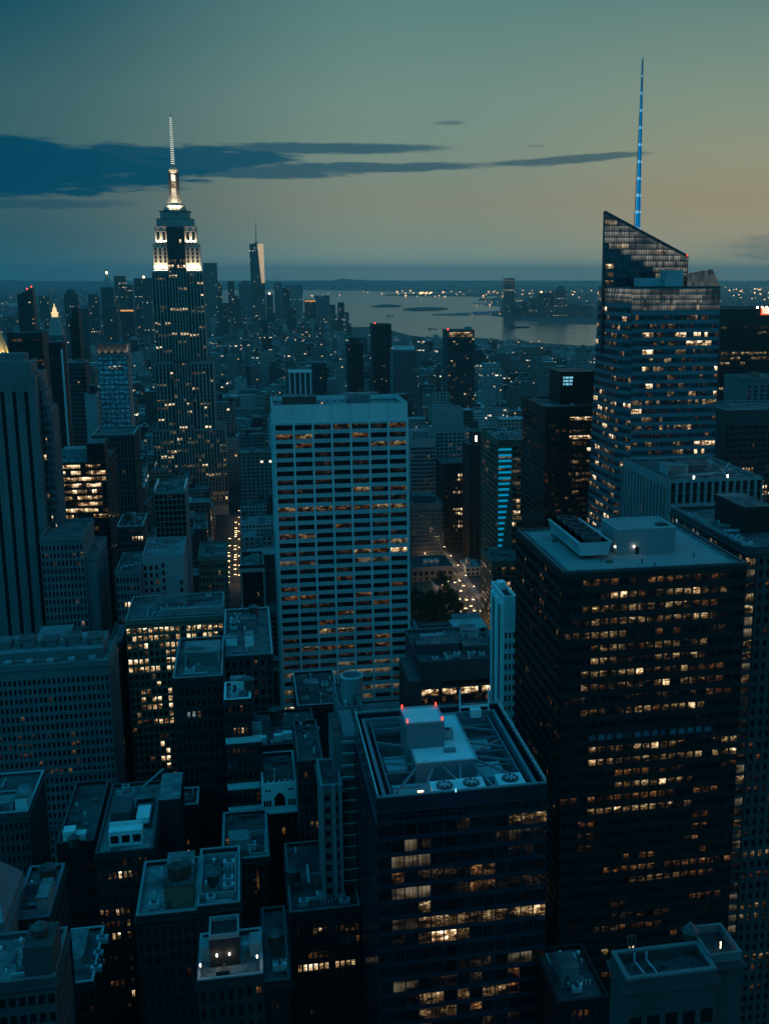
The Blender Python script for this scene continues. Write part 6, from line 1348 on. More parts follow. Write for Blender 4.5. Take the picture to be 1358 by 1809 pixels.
# three axial fans in square frames near the front edge
for (q, r_) in ((785, 1388), (832, 1383), (901, 1375)):
    x, y = at_z(q, r_, zt - 1); h = 3.0
    b = B.mb(); b.box(x - h, x + h, y - h, y + h, dz, zt - 1.2, 0); fo = B.part('fan_housing', [M['white']], b)
    b = B.mb(); b.frust(x, y, [(1.85, zt - 1.2), (1.85, zt - .7), (1.7, zt - .7), (1.7, zt - 1.15)], 24, 0, cap=False); b.poly([(x + 1.7 * math.cos(k * .2618), y + 1.7 * math.sin(k * .2618), zt - 1.15) for k in range(24)], 1); B.part('fan_ring', [M['darksteel'], M['black']], b, fo)
    b = B.mb(); b.frust(x, y, [(.4, zt - 1.14), (.35, zt - .6)], 10)
    for k in range(7): a = k * .8976; b.bar((x + .2 * math.cos(a), y + .2 * math.sin(a), zt - .75), (x + 1.6 * math.cos(a + .12), y + 1.6 * math.sin(a + .12), zt - .75), .34)
    B.part('fan_blade', [M['steel']], b, fo)
b = B.mb()
for (p, q) in [((sx0, sy0 + 2), (xa + 4, Yg + 22)), ((sx0, sy0 + 12), (xa + 4, Yg + 34)), ((sx0, sy1 - 4), (xa + 4, Yg + 42)), ((sx0, sy0), (xa + 5, Yg + 6)), ((sx0 + 4, sy0), (xa + 11, Yg + 5)), ((sx0 + 6, sy0), (sx0 + 9, Yg + 8)), ((sx1 - 4, sy0), (sx0 + 9, Yg + 8)), ((sx1 - 1, sy0), (xb - 11, Yg + 5)),
               ((sx1, sy0 + 2), (xb - 4, Yg + 8)), ((sx1, sy0 + 4), (xb - 4, Yg + 18)), ((sx1, sy0 + 12), (xb - 4, Yg + 26)), ((sx1, sy1 - 6), (xb - 4, Yg + 36)), ((sx1, sy0 + 6), (xb - 4, Yg + 30))]:
    b.bar((*p, dz + 4.2), (*q, dz + 3.0), .45)
for k in range(5): y = Yg + 9 + k * 8; b.bar((xa + 4, y, dz + 2.6), (sx0, y, dz + 2.6), .3); b.bar((sx1, y, dz + 2.6), (xb - 4, y, dz + 2.6), .3)
B.part('roof_truss', [M['panelblue']], b)
b = B.mb(); b.bar((xa + 5, Yg + 5, dz + .1), (xa + 5, Yg + 5.1, dz + 3), .3); b.box(xa + 5, xa + 14, Yg + 9, Yg + 15, dz + .01, dz + .6, 0); b.box(xb - 13, xb - 6, Yg + 14, Yg + 22, dz + .01, dz + 1.2, 0); b.box(xa + 5, sx0 - 1, Yg + 22, Yg + 30, dz + .01, dz + .9, 0); b.box(sx1 + 2, xb - 6, Yg + 30, Yg + 36, dz + .01, dz + .9, 0); B.part('duct', [M['steel']], b)
# gantry at the back edge
b = B.mb(); gx0, gx1 = at_z(818, 1252, zt + 2)[0], at_z(869, 1248, zt + 2)[0]; gy = Yg + dep - 2.6
for x in (gx0, gx1): b.bar((x, gy, zt - 1), (x, gy, zt + 5.4), .35)
b.bar((gx0, gy, zt + .6), (gx1, gy, zt + .6), .45); b.box(gx0 + 2.4, gx1 - 2.4, gy - 2.6, gy - .6, zt - 1.6, zt + .5, 0, True); B.part('gantry', [M['white']], b)
b = B.mb(); b.box(xa + 9.4, xa + 10.6, Yg + 3.0, Yg + 3.4, dz + 3.3, dz + 4.4, 0, True); B.part('deck_lamp', [GL['warm']], b)
b = B.mb(); b.frust(xa + 17.2, Yg - .1, [(.16, zt + .05), (.16, zt + .8)], 8); B.part('deck_lamp', [GL['sign']], b)
B.done(100)

# ---- black office slab, right
Yg = 278.0; zt = 183.0
xa = at_z(995, 1010, zt)[0]; xb = at_z(1318, 993, zt)[0]
B = Bld('office_tower', 'large black office tower with rows of small orange windows and a white roof room', 'office building', xa, xb, Yg, Yg + 52, 'bronze', 'roof_gravel', 'darksteel')
vis(915, 1318, 905, 1700, Yg); LAND.append(('the large black office tower', 1130, 1300, Yg, 915, 1318))
B.tier(xa, xb, Yg, Yg + 52, 0, zt, .7, .6, 1)
pitch = 3.66; zw = zt - 1.6; m = int((zw - 4) / pitch)
r11 = {0: 'O2-5,M7-8,O9-12,O13-16,M17', 1: 'W4-12,W13-17', 2: 'W2-13,O14-17', 3: 'M1-2,W3-10,W11-16,M17', 4: 'W0-2,W3-6,O8,O10,O12,M16-17', 5: 'W2-15', 6: 'W3-7,M8-9,W10-15', 7: 'W2-13,O14-17', 8: 'W2-14,O15-17', 9: 'M0-2,M7-14,O16-18', 10: 'W2-15', 11: 'D0', 12: 'C3-16', 13: 'W3-12,O13,W17-19', 14: 'W3-15,W17-19', 15: 'O6-12,M13,O18-19', 16: 'W6-14', 17: 'O0-1,O3-12,O15-17', 18: 'W3-14', 19: 'O2-3,O15-16', 20: 'O2-3,O15-16', 21: 'O2-3,O14-15', 22: 'O7,O9-10,O16', 23: 'O5-19', 24: 'W8-13,O14-17', 25: 'D0', 26: 'O6-7,O15-19', 27: 'M6-8,O9-12,O17', 28: 'W4-6,O7-11', 29: 'O13-14', 30: 'W5,W8', 32: 'O5-6', 36: 'O2-4', 37: 'W3', 38: 'O2-4', 40: 'M8', 42: 'O10-12'}
B.facade('front', Yg, xa, xb, zw - pitch * m, zw, 20, m, .22, .5, .35, .4, rows(r11, seed=91, stray=.01, skip=.05), nx=1)
rgl = random.Random(14); lv = [rgl.choice((.03, .1, .35)) for _ in range(60)]
B.facade('left', xa, Yg + .5, Yg + 51.5, zw - pitch * m, zw, 20, m, .24, .44, .35, .4, lambda i, j: rgl.choice('OMMW') if rgl.random() < lv[j] else 'D')
px0, py0 = at_z(1088, 981, zt - .7); px1 = at_z(1192, 976, zt - .7)[0]; hh = 7.2
b = B.mb(); b.box(px0, px1, py0, py0 + 14, zt - .7, zt - .7 + hh, 0); b.ring(px0 - .02, px1 + .02, py0 - .02, py0 + 14.02, zt - .7 + hh, zt + hh - .3, .3, 1); pr_o = B.part('penthouse', [M['concrete'], M['spandrel']], b)
b = B.mb(); b.box(px1 - 4.2, px1 - 1.2, py0 + 3, py0 + 6, zt - .69 + hh, zt - .3 + hh, 0); B.part('hatch', [M['black']], b, pr_o)
b = B.mb(); b.box(px0 + 5.6, px0 + 6.7, py0 - .08, py0 - .003, zt - .6, zt + 1.5, 0, True); B.part('door', [M['black']], b, pr_o)
for (x, y) in ((px0 - .25, py0 + .6), (px0 + 5.1, py0 - .3)): b = B.mb(); b.frust(x, y, [(.12, zt + 1.4), (.2, zt + 1.6), (.2, zt + 1.9)], 8); B.part('wall_lamp', [GL['white']], b, pr_o)
for (x, y) in ((px0 - .35, py0 + .4), (px0 + 5.1, py0 - .7)):
    L = D.lights.new('lamp_light', 'POINT'); L.energy = 7; L.color = (1, .8, .5); o = D.objects.new('lamp_light', L); COL.objects.link(o); o.parent = B.root; o.location = (x - B.o[0], y - B.o[1], zt + 1.6)
cx0, cy0 = at_z(1022, 990, zt - .7); cx1 = at_z(1077, 987, zt - .7)[0]; cy1 = at_z(975, 945, zt - .7)[1]
b = B.mb(); z0 = zt - .7
b.box(cx0 + .4, cx1 - .4, cy0, cy1, z0 + 1.2, z0 + 5.0, 0, True)
b.quad((cx0 - .5, cy0 - .1, z0 + 5.0), (cx1 + .5, cy0 - .1, z0 + 5.0), (cx1 + .5, cy1, z0 + 5.0), (cx0 - .5, cy1, z0 + 5.0))
for (a, s_) in ((cx0 + .4, -1), (cx1 - .4, 1)): b.quad((a, cy0, z0 + 2.4), (a, cy1, z0 + 2.4), (a + s_ * .9, cy1, z0 + 5), (a + s_ * .9, cy0, z0 + 5))
b.quad((cx0 + .4, cy0 - .05, z0 + 2.4), (cx1 - .4, cy0 - .05, z0 + 2.4), (cx1 + .5, cy0 - .1, z0 + 5), (cx0 - .5, cy0 - .1, z0 + 5))
co = B.part('cooling_tower', [M['steel']], b)
b = B.mb()
for k in range(10): y = cy0 + .8 + k * (cy1 - cy0 - 1.6) / 9; [b.bar((x, y, z0), (x, y, z0 + 1.2), .25) for x in (cx0 + .7, cx1 - .7)]
B.part('support_frame', [M['black']], b, co)
nf = 5
for k in range(nf):
    y = cy0 + (cy1 - cy0) * (k + .5) / nf; x = (cx0 + cx1) / 2; rr = min((cy1 - cy0) / nf * .44, (cx1 - cx0) * .4)
    f = B.mb(); f.frust(x, y, [(rr, z0 + 5), (rr * 1.05, z0 + 6), (rr * .9, z0 + 6), (rr * .9, z0 + 5.2)], 20, 0, cap=False); f.poly([(x + rr * .9 * math.cos(q * .314), y + rr * .9 * math.sin(q * .314), z0 + 5.25) for q in range(20)], 1)
    for q in range(5): a = q * 1.2566; f.bar((x, y, z0 + 5.6), (x + rr * .85 * math.cos(a), y + rr * .85 * math.sin(a), z0 + 5.6), .3)
    B.part('fan', [M['darksteel'], M['black']], f, co)
for (q, r_) in ((1134, 996), (1060, 993), (1225, 985)): x, y = at_z(q, r_, zt - .7); b = B.mb(); b.frust(x, y, [(.2, z0), (.2, z0 + 1.1), (.3, z0 + 1.2), (.1, z0 + 1.5)], 8); B.part('vent_pipe', [M['darksteel']], b)
tr = B.mb(); tr.ring(xa + 1.6, xb - 1.6, Yg + 1.6, Yg + 50.4, z0, z0 + .45, .35, 0); B.part('rail_track', [M['roof_pale']], tr)
B.done(100)

# ---- dark towers on the right edge
Yg = 300.0
B = hero('office_tower', 'dark tower on the right frame edge with a lit column of corner windows', 'office building', 1315, 1420, 968, Yg, 60, 1640, 'darkstone', 'the dark edge tower', roof='roof_grey', x0=Xx(1315, 1000, 300))
xa, xb = B.x0, B.x1; m = int((B.z1 - 8) / 3.55)
rg = random.Random(8)
B.facade('front', Yg, xa, xa + 3.4, 5, B.z1 - 2.5, 1, m, .1, .3, .3, .3, lambda i, j: rg.choice('TWTMT') if j < 34 else 'D', nx=4)
B.facade('front', Yg, xa + 3.8, xb, 5, B.z1 - 2.5, 6, m, .5, .42, .35, .25, rows({3: 'M0', 6: 'M1', 19: 'M0-4', 20: 'M0-2', 26: 'W0-4', 28: 'O0-4', 31: 'W0-4', 32: 'W0-4', 36: 'W0-4', 37: 'O0-4', 39: 'W0-3'}, seed=6, stray=.12))
B.bulkhead(Xx(1312, 940, Yg + 22), xb, Yg + 22, Yg + 44, B.zr, Z(1312, 897, Yg + 22) - B.zr, 'black', door=False)
B.facade('left', xa, Yg + 1, Yg + 59, B.z1 - 6, B.z1 - 2, 16, 1, .5, .4, .2, .2, dark(.5, 'TK', 3)); B.clutter(xa + .6, xa + 6, Yg + 2, Yg + 50, B.zr, 71, 5, bulk=False); B.rail(xa + .3, xb, Yg + .3, Yg + 59, B.z1, 1, 'steel', 'sw', 3); B.done(100)
Yg = 118.0
B = hero('office_block', 'grey block with a sunken roof yard, a round tank and pale pipes, bottom right', 'building', 1107, 1265, 1730, Yg, 6, 1809, 'darkstone', 'the grey block with the roof yard', roof='roof_dark', trim='greystone', par=1.6)
xa, xb = B.x0, B.x1; zr = B.zr
B.facade('front', Yg, xa, xb, 4, B.z1 - 4.5, 5, int((B.z1 - 9) / 3.8), .3, .45, .3, .25, rows({1: 'O3'}, seed=2))
B.tier(xb + .01, xb + 4.4, Yg + 2.4, Yg + 9, 0, B.z1 + .2, 1.2, .25, 1)
z2 = B.z1 - .6
b = B.mb()
for k in range(2): b.bar((xa + 3.2 + k * 1.6, Yg + .8, zr + .5), (xa + 2.6 + k * 1.6, Yg + 4.6, zr + .7), .2); b.bar((xa + 2.6 + k * 1.6, Yg + 4.6, zr + .7), (xa + 2.6 + k * 1.6, Yg + 4.6, zr + 1.8), .24)
B.part('pipe_run', [M['steel']], b)
for k in range(3): b = B.mb(); b.frust(xa + 2.4 + k * .5, Yg + 6.6, [(.13, B.z1 - 3), (.13, B.z1 + 1.2)], 10); B.part('vent_pipe', [M['darksteel']], b)
for k in range(2): b = B.mb(); b.frust(xa + 3.8 + k * 1.9, Yg + 2.6, [(.7, zr), (.7, zr + .7), (.58, zr + .7), (.58, zr + .3)], 18, 0); B.part('fan', [M['darksteel']], b)
b = B.mb(); b.bar((xa + .6, Yg + 1, zr + 1), (xa + 3, Yg + 5.4, zr + 1), .12); b.bar((xb - 4, Yg + 5.4, zr + 1), (xb - .6, Yg + 1.2, zr + 1), .12); b.bar((xa + 3, Yg + 5.4, zr + 1), (xb - 4, Yg + 5.4, zr + 1), .12); B.part('roof_truss', [M['darksteel']], b)
B.tank(xb - .6, Yg + 7.3, z2, .95, .8, .3); b = B.mb(); b.frust(xb + 2.4, Yg + 4.4, [(.06, z2), (.06, z2 + .7), (.09, z2 + .72), (.09, z2 + .9)], 8); B.part('roof_lamp', [GL['warm']], b); B.done(60)
B = hero('office_block', 'dim block with lit lower rows under the black office tower, right', 'building', 985, 1075, 1772, 205, 20, 1809, 'black', 'the dim block under the black tower', roof='roof_dark', x1=Xx(1075, 1772, 205), trim='black'); B.facade('front', 205, B.x0, B.x1, 4, B.z1 - 1.5, 8, int((B.z1 - 6) / 3.6), .4, .42, .3, .25, rows({0: 'O2-4', 1: 'W3', 2: 'O2-4'}, seed=3)); B.clutter(B.x0 + 1, B.x1 - 1, 207, 223, B.zr, 73, 4); B.done(40)

# ================================================================== STREETS, PARK, CARS
AVE0, AVE1 = 152.0, 184.0
flat('road', [(AVE0 + 4, 560), (AVE1 - 4, 560), (AVE1 - 4, 1500), (AVE0 + 4, 1500)], .02, 'asphalt')
flat('road', [(-23, 900), (-9, 900), (-9, 1500), (-23, 1500)], .02, 'asphalt')
flat('road', [(60, 742), (AVE0 + 3.99, 742), (AVE0 + 3.99, 760), (60, 760)], .02, 'asphalt')
for (x0, x1, y0, y1) in ((AVE0 - 1, AVE0 + 4, 761, 1500), (AVE1 - 4, AVE1 + 1, 560, 1500), (AVE0 - 1, AVE0 + 4, 560, 741)):
    b = MB(); b.box(x0, x1, y0, y1, 0, .15, 0); tag(b.build('pavement', [M['pave']]), kind='structure')
b = MB()
for k in range(60):
    y = 770 + k * 12
    for x in (162.5, 168, 173.5): b.quad((x - .08, y, .026), (x + .08, y, .026), (x + .08, y + 5, .026), (x - .08, y + 5, .026))
for k in range(14):
    x = AVE0 + 5 + k * 1.7; b.quad((x, 762, .026), (x + .8, 762, .026), (x + .8, 766, .026), (x, 766, .026)); b.quad((x, 736, .026), (x + .8, 736, .026), (x + .8, 740, .026), (x, 740, .026))
tag(b.build('road_markings', [M['paint']]), kind='structure')
flat('park_lawn', [(84, 766), (150, 766), (150, 925), (84, 925)], .05, 'leaf')
# tree: tapered trunk with limbs, crown of leaf-sized faces in clumps
def make_tree(seed):
    rg = random.Random(seed); root = empty('park_tree', (0, 0, 0), 'x', 'tree', 'plane trees in the dark park'); t_ = MB(); H = 16
    t_.frust(0, 0, [(.45, 0), (.32, 4), (.22, 8), (.1, 12)], 8)
    tips = []
    for k in range(9):
        a = rg.uniform(0, 6.28); z = rg.uniform(4.5, 9); L = rg.uniform(3, 5.2); e = (L * math.cos(a), L * math.sin(a), z + rg.uniform(2, 4.5)); t_.bar((0, 0, z), e, .22); tips.append(e)
    tips += [(0, 0, 13), (.8, .5, 14.5), (-1, 1, 12)]
    t_.build('trunk', [M['bark']], root); c = MB()
    for tp in tips:
        for k in range(85):
            v = Vector((rg.gauss(0, 1), rg.gauss(0, 1), rg.gauss(0, .8))); v = v.normalized() * rg.uniform(.6, 1.0) ** .5 * rg.uniform(1.2, 2.5)
            p = Vector(tp) + v; s = rg.uniform(.25, .5); n = Vector((rg.gauss(0, 1), rg.gauss(0, 1), rg.gauss(.6, 1))).normalized(); u = n.orthogonal().normalized() * s; w_ = n.cross(u).normalized() * s * .7
            c.quad(p - u - w_, p + u - w_, p + u + w_, p - u + w_)
    c.build('crown', [M['leaf']], root); return root
protos = [make_tree(3), make_tree(4)]
tspots = [(100 + (k % 6) * 9.4 + rnd.uniform(-2, 2), 772 + (k // 6) * 13 + rnd.uniform(-3, 3)) for k in range(42)] + [(154.4, 775 + k * 18) for k in range(8)]
tspots.sort(key=lambda q: q[1])
for k, (x, y) in enumerate(tspots):
    o = protos[k] if k < 2 else copy_tree(protos[k % 2])
    s = rnd.uniform(.75, 1.1); o.location = (x, y, .06 if x < 151 else .16); o.scale = (s, s, s * rnd.uniform(.9, 1.1)); o.rotation_euler = (0, 0, rnd.uniform(0, 6.28))
    if x > 151: o['group'] = 'street trees at the avenue kerb'; o['label'] = 'dark street tree standing at the left kerb of the busy avenue'
    else: o['label'] = 'dark leafy tree in the crowded park left of the busy avenue'
def make_car(body):
    root = empty('car', (0, 0, 0), 'car', 'car', 'cars on the lit avenue')
    b = MB(); pr = [(-2.2, .35), (-2.25, .75), (-2.1, .95), (-1.3, 1.0), (1.6, .98), (2.2, .9), (2.25, .4)]
    for sgn in (-1, 1):
        pts = [(sgn * .88, y, z) for y, z in pr]; b.poly(pts if sgn < 0 else pts[::-1])
    for (a, c) in zip(pr, pr[1:] + pr[:1]): b.quad((-.88, *a), (.88, *a), (.88, *c), (-.88, *c))
    b.build('body', [body], root); c = MB()
    lo = [(-.8, -1.25), (.8, -1.25), (.8, 1.75), (-.8, 1.75)]; hi = [(-.64, -.55), (.64, -.55), (.64, 1.3), (-.64, 1.3)]
    for k in range(4): p, q, r_, s_ = lo[k], lo[(k + 1) % 4], hi[(k + 1) % 4], hi[k]; c.quad((*p, .97), (*q, .97), (*r_, 1.45), (*s_, 1.45))
    c.quad(*[(x, y, 1.45) for x, y in hi], 1); c.build('cabin', [WIN['D'], body], root)
    for sx in (-.8, .8):
        for sy in (-1.4, 1.4):
            w_ = MB(); ring = [(.33 * math.cos(k * .524), .33 * math.sin(k * .524)) for k in range(12)]
            for k in range(12): a, c2 = ring[k], ring[(k + 1) % 12]; w_.quad((sx - .1, sy + a[0], .33 + a[1]), (sx + .1, sy + a[0], .33 + a[1]), (sx + .1, sy + c2[0], .33 + c2[1]), (sx - .1, sy + c2[0], .33 + c2[1]))
            for e in (-.1, .1): w_.poly([(sx + e, sy + a[0], .33 + a[1]) for a in ring])
            w_.build('wheel', [M['rubber']], root)
        h = MB(); h.box(sx * .8 - .34, sx * .8 + .34, -2.36, -2.22, .5, .98, 0, True); h.build('headlight', [GL['warm']], root)
        h = MB(); h.box(sx * .8 - .16, sx * .8 + .16, 2.22, 2.3, .62, .86, 0, True); h.build('tail_lamp', [GL['tail']], root)
    return root
cars = [make_car(mat('car_' + n, c, rough=.35, spec=.5, var=.1)) for n, c in (('white', (.5, .5, .5)), ('yellow', (.5, .3, .03)), ('black', (.02, .02, .02)))]
cpos = []
rgc = random.Random(12)
for lane in (160, 165.2, 170.6, 176):
    y = 768 + rgc.uniform(0, 10)
    while y < 1160: cpos.append((lane + rgc.uniform(-.3, .3), y)); y += rgc.uniform(11, 44)
for k in range(5): cpos.append((159.5 + k * 4.1, 768.5 + .3 * (k % 2)))
cpos += [(x + rgc.uniform(-.4, .4), y) for x, y0_ in ((-19.5, 960), (-13.5, 985)) for y in [y0_ + q * rgc.uniform(14, 19) for q in range(14 if x > -15 else 10)]]
used = []
names = ['white', 'yellow', 'black']; k = 0
cpos.sort(key=lambda q: q[1])
for (x, y) in cpos:
    if any(abs(x - a) < 2.4 and abs(y - c) < 6 for a, c in used): continue
    used.append((x, y)); c = rgc.choice((0, 0, 1, 1, 2)); o = cars[c] if not cars[c].get('placed') else copy_tree(cars[c])
    cars[c]['placed'] = 1; o.location = (x, y, .03); av = x > 0
    if not av: o['group'] = 'cars in the narrow dark street'
    o['label'] = f'{names[c]} car with headlights on, ' + (f'driving up the broad avenue beside the park' if av else 'in the narrow dark street left of the white grid tower')
for c in cars:
    if 'placed' in c: del c['placed']
for o in list(COL.objects):
    if o.name.startswith('car') and 'placed' in o: del o['placed']
def make_lamp():
    root = empty('street_lamp', (0, 0, 0), 'lamp', 'street lamp', 'street lamps along the avenue')
    b = MB(); b.frust(0, 0, [(.18, 0), (.09, 1), (.07, 8)], 8); b.bar((0, 0, 8), (1.6, 0, 8.5), .1); b.build('lamp_post', [M['darksteel']], root)
    b = MB(); b.box(1.3, 2.2, -.3, .3, 8.3, 8.6, 0, True); b.build('lamp_head', [GL['warm']], root); return root
lp = make_lamp(); lpos = [(AVE0 + 3.4, 775 + k * 33, 0, 'left kerb of the avenue') for k in range(11)] + [(AVE1 - 3.4, 772 + k * 35, math.pi, 'right kerb of the avenue') for k in range(11)] + [(88 + k * 11.5, 763.5, 1.57, 'street in front of the park trees') for k in range(6)] + [(-8.2, 950 + k * 34, math.pi, 'narrow dark street left of the white grid tower') for k in range(9)]
for k, (x, y, r_, wh) in enumerate(lpos):
    o = lp if k == 0 else copy_tree(lp); o.location = (x, y, .15); o.rotation_euler = (0, 0, r_)
    if k < 28:
        L = D.lights.new('lamp_light', 'POINT'); L.energy = 1500; L.color = (1, .62, .32); L.shadow_soft_size = .4; q = D.objects.new('lamp_light', L); COL.objects.link(q); q.parent = o; q.location = (1.8, 0, 7.9)
    o['group'] = 'street lamps on the ' + wh; o['label'] = 'glowing street lamp on the ' + wh
for (x, y) in ((100, 885), (116, 800), (104, 768), (137, 768)):
    L = D.lights.new('lamp_light', 'POINT'); L.energy = 900; L.color = (1, .62, .3); o = D.objects.new('lamp_light', L); COL.objects.link(o); o.location = (x, y, 9)
# boats on the bay
def boat(px, py, L, label, cat='boat'):
    x, y = at_z(px, py, 1); o = empty('barge' if cat == 'barge' else 'ferry_boat', (x, y, .6), label, cat); b = MB(); h = L * .06
    pts = [(-L / 2, -L * .09), (L * .38, -L * .09), (L / 2, 0), (L * .38, L * .09), (-L / 2, L * .09)]
    b.poly([(a, c, h) for a, c in pts]); 
    for k in range(5): u, v = pts[k], pts[(k + 1) % 5]; b.quad((u[0] * .95, u[1] * .85, -.5), (v[0] * .95, v[1] * .85, -.5), (*v, h), (*u, h))
    b.build('hull', [M['darksteel']], o); c = MB(); c.box(-L * .42, -L * .2, -L * .06, L * .06, h + .02, h + L * .07, 0); c.build('cabin', [M['darkstone']], o)
    m_ = MB(); m_.frust(-L * .3, 0, [(L * .006, h + L * .07), (L * .004, h + L * .15)], 8); m_.build('boat_mast', [M['steel']], o)
boat(917, 578.5, 105, 'long low dark barge on the bay below the tall riverside tower', 'barge'); boat(764, 581, 42, 'small dark boat on the bay left of the tan topped tower'); boat(690, 558.4, 50, 'small boat on open water below the left island')

# ================================================================== FAR TOWERS (downtown and across the river)
def far(px0, px1, pt, Y, label, tone, depth=38, extra=None, cat='building', name='distant_tower', group=None):
    xa, z = at_y(px0, pt, Y); xb, _ = at_y(px1, pt, Y)
    o = empty(name, ((xa + xb) / 2, Y + depth / 2, 0), label, cat, group); off = tuple(o.location)
    FOOT.append((xa - 2, xb + 2, Y - 2, Y + depth + 2))
    b = MB(off); b.box(xa, xb, Y, Y + depth, 0, z, 0, top=False)
    if extra == 'step': b.box(xa + (xb - xa) * .2, xb - (xb - xa) * .2, Y + 3, Y + depth - 6, z - .5, z + 14, 0)
    if extra == 'slant': b.quad((xa, Y, z), (xb, Y, z), (xb, Y, z + 16), (xb, Y, z + 16)); b.quad((xa, Y, z), (xb, Y, z + 16), (xb, Y + depth, z + 16), (xa, Y + depth, z)); b.quad((xb, Y, z), (xb, Y + depth, z), (xb, Y + depth, z + 16), (xb, Y, z + 16))
    w_ = b.build('wall', [M['block']], o); w_['tone'] = tone
    r_ = MB(off); r_.quad((xa, Y, z), (xb, Y, z), (xb, Y + depth, z), (xa, Y + depth, z)); r_.build('roof', [M['roof_grey']], o)
    if extra == 'dome': c = MB(off); rr = (xb - xa) * .42; c.frust((xa + xb) / 2, Y + depth / 2, [(rr, z), (rr * .9, z + rr * .5), (rr * .55, z + rr * .9), (.5, z + rr * 1.1)], 16); c.build('dome', [M['darkstone']], o)
    if extra == 'pyr': c = MB(off); c.frust((xa + xb) / 2, Y + depth / 2, [((xb - xa) * .6, z), (1, z + (xb - xa) * 1.1)], 4, rot=math.pi / 4); c.build('pyramid_roof', [M['limestone']], o)
    if extra == 'lamp' or extra == 'pyr': c = MB(off); zz_ = z + ((xb - xa) * 1.1 if extra == 'pyr' else 0); c.frust((xa + xb) / 2, Y + depth / 2 - 3, [(3.5, zz_), (3.5, zz_ + 8)], 8); c.build('roof_lamp', [GL['warm']], o)
    if extra == 'band': c = MB(off); c.box(xa + 1, xb - 1, Y - 1.2, Y - .1, z - 9, z - 4, 0, True); c.build('lit_band', [GL['orange']], o)
    if extra == 'crane': c = MB(off); c.bar(((xa + xb) / 2, Y + 8, z), ((xa + xb) / 2, Y + 8, z + 24), 1.6); c.bar(((xa + xb) / 2 - 14, Y + 8, z + 18), ((xa + xb) / 2 + 10, Y + 8, z + 32), 1.2); c.build('crane', [M['darksteel']], o)
    if px1 > 0: VIS.append((px0, px1, pt, 560, Y))
    return o
DT = [(68, 86, 523, 5200, .2, None), (112, 136, 520, 4200, .1, 'dome'), (155, 172, 520, 4700, .12, None), (178, 200, 507, 4700, .1, 'pyr'), (201, 221, 487, 5100, .3, None), (221, 234, 503, 5200, .2, None),
      (236, 270, 491, 4600, .15, 'lamp'), (358, 383, 464, 4900, .45, None), (383, 391, 499, 5000, .3, None), (402, 413, 496, 5400, .2, None), (421, 445, 501, 5300, .55, 'step'), (449, 469, 524, 5000, .4, None), (470, 482, 520, 5300, .1, 'lamp'),
      (484, 497, 498, 5400, .6, 'crane'), (498, 511, 508, 5600, .12, None), (503, 534, 503, 5800, .8, None), (538, 557, 529, 5500, .15, 'band'), (556, 582, 522, 5600, .62, None), (582, 592, 538, 5300, .1, None), (597, 608, 534, 5600, .12, None), (608, 616, 551, 5500, .2, None),
      (140, 156, 545, 3900, .1, None), (186, 206, 540, 3800, .12, None), (212, 236, 545, 4000, .1, 'band'), (250, 268, 530, 4100, .35, None), (385, 404, 535, 4400, .2, None), (408, 424, 528, 4600, .3, 'step'), (560, 590, 556, 4900, .5, None), (505, 522, 545, 4700, .15, None)]
DT.sort(key=lambda q: q[0]); shape = {None: 'flat topped', 'dome': 'domed', 'pyr': 'pyramid topped', 'lamp': 'lamp topped', 'step': 'step topped', 'crane': 'crane topped', 'band': 'orange banded', 'slant': 'slant topped'}
ordw = ['first', 'second', 'third', 'fourth', 'fifth', 'sixth', 'seventh', 'eighth', 'ninth', 'tenth', 'eleventh', 'twelfth', 'thirteenth', 'fourteenth', 'fifteenth']
lft = [q for q in DT if q[1] <= 275]; rgt = [q for q in DT if 350 < q[0] and q[1] < 446]; rt2 = [q for q in DT if q[0] >= 446]
for grp, ref in ((lft, 'counting from the left frame edge to the floodlit spire tower'), (rgt, 'counting from the floodlit spire tower to the tallest glass spire'), (rt2, 'counting rightward from the tallest downtown glass spire')):
    for k, (a, b2, t_, Y, tone, ex) in enumerate(grp): far(a, b2, t_, Y, f'distant {shape[ex]} tower, {ordw[k]} {ref}', tone, 40, ex)
# tall tapering glass tower with a spire
Yw = 5400.0; xa, zw_ = at_y(443.5, 430, Yw); xb = Xx(465.5, 430, Yw); xla, xlb = Xx(444, 528, Yw), Xx(469, 528, Yw)
o = empty('glass_skyscraper', ((xa + xb) / 2, Yw + 30, 0), 'tallest downtown tower, tapering glass faces with one pale flank and thin spire', 'skyscraper'); off = tuple(o.location); cx_ = (xla + xlb) / 2; hb = (xlb - xla) / 2; cyw = Yw + 30
LAND.append(('the tallest downtown glass spire', 455, 470, Yw, 443, 468)); FOOT.append((xla, xlb, Yw, Yw + 60)); VIS.append((443, 469, 388, 525, Yw))
b = MB(off); base = [(cx_ - hb * 1.0, cyw - hb), (cx_ + hb, cyw - hb), (cx_ + hb, cyw + hb), (cx_ - hb, cyw + hb)]; top_ = [(cx_ + hb * 1.0 * math.cos(a), cyw + hb * 1.0 * math.sin(a)) for a in (-1.571 + .1, .1, 1.571 + .1, 3.1416 + .1)]
for k in range(4):
    p, q = base[k], base[(k + 1) % 4]; t0, t1 = top_[k], top_[(k + 1) % 4]
    b.poly([(*p, 0), (*q, 0), (*t0, zw_)], 0 if k != 0 else 0); b.poly([(*q, 0), (*t1, zw_), (*t0, zw_)], 1 if k == 0 else 0)
b.poly([(*t, zw_) for t in top_], 0); wv = b.build('wall', [M['block'], M['mirror']], o); wv['tone'] = .33
b = MB(off); b.frust(cx_, cyw, [(9, zw_), (9, zw_ + 6), (2.4, zw_ + 6), (1.6, zw_ + 60), (.5, at_y(454, 388, cyw)[1])], 10); b.build('spire', [M['darksteel']], o)
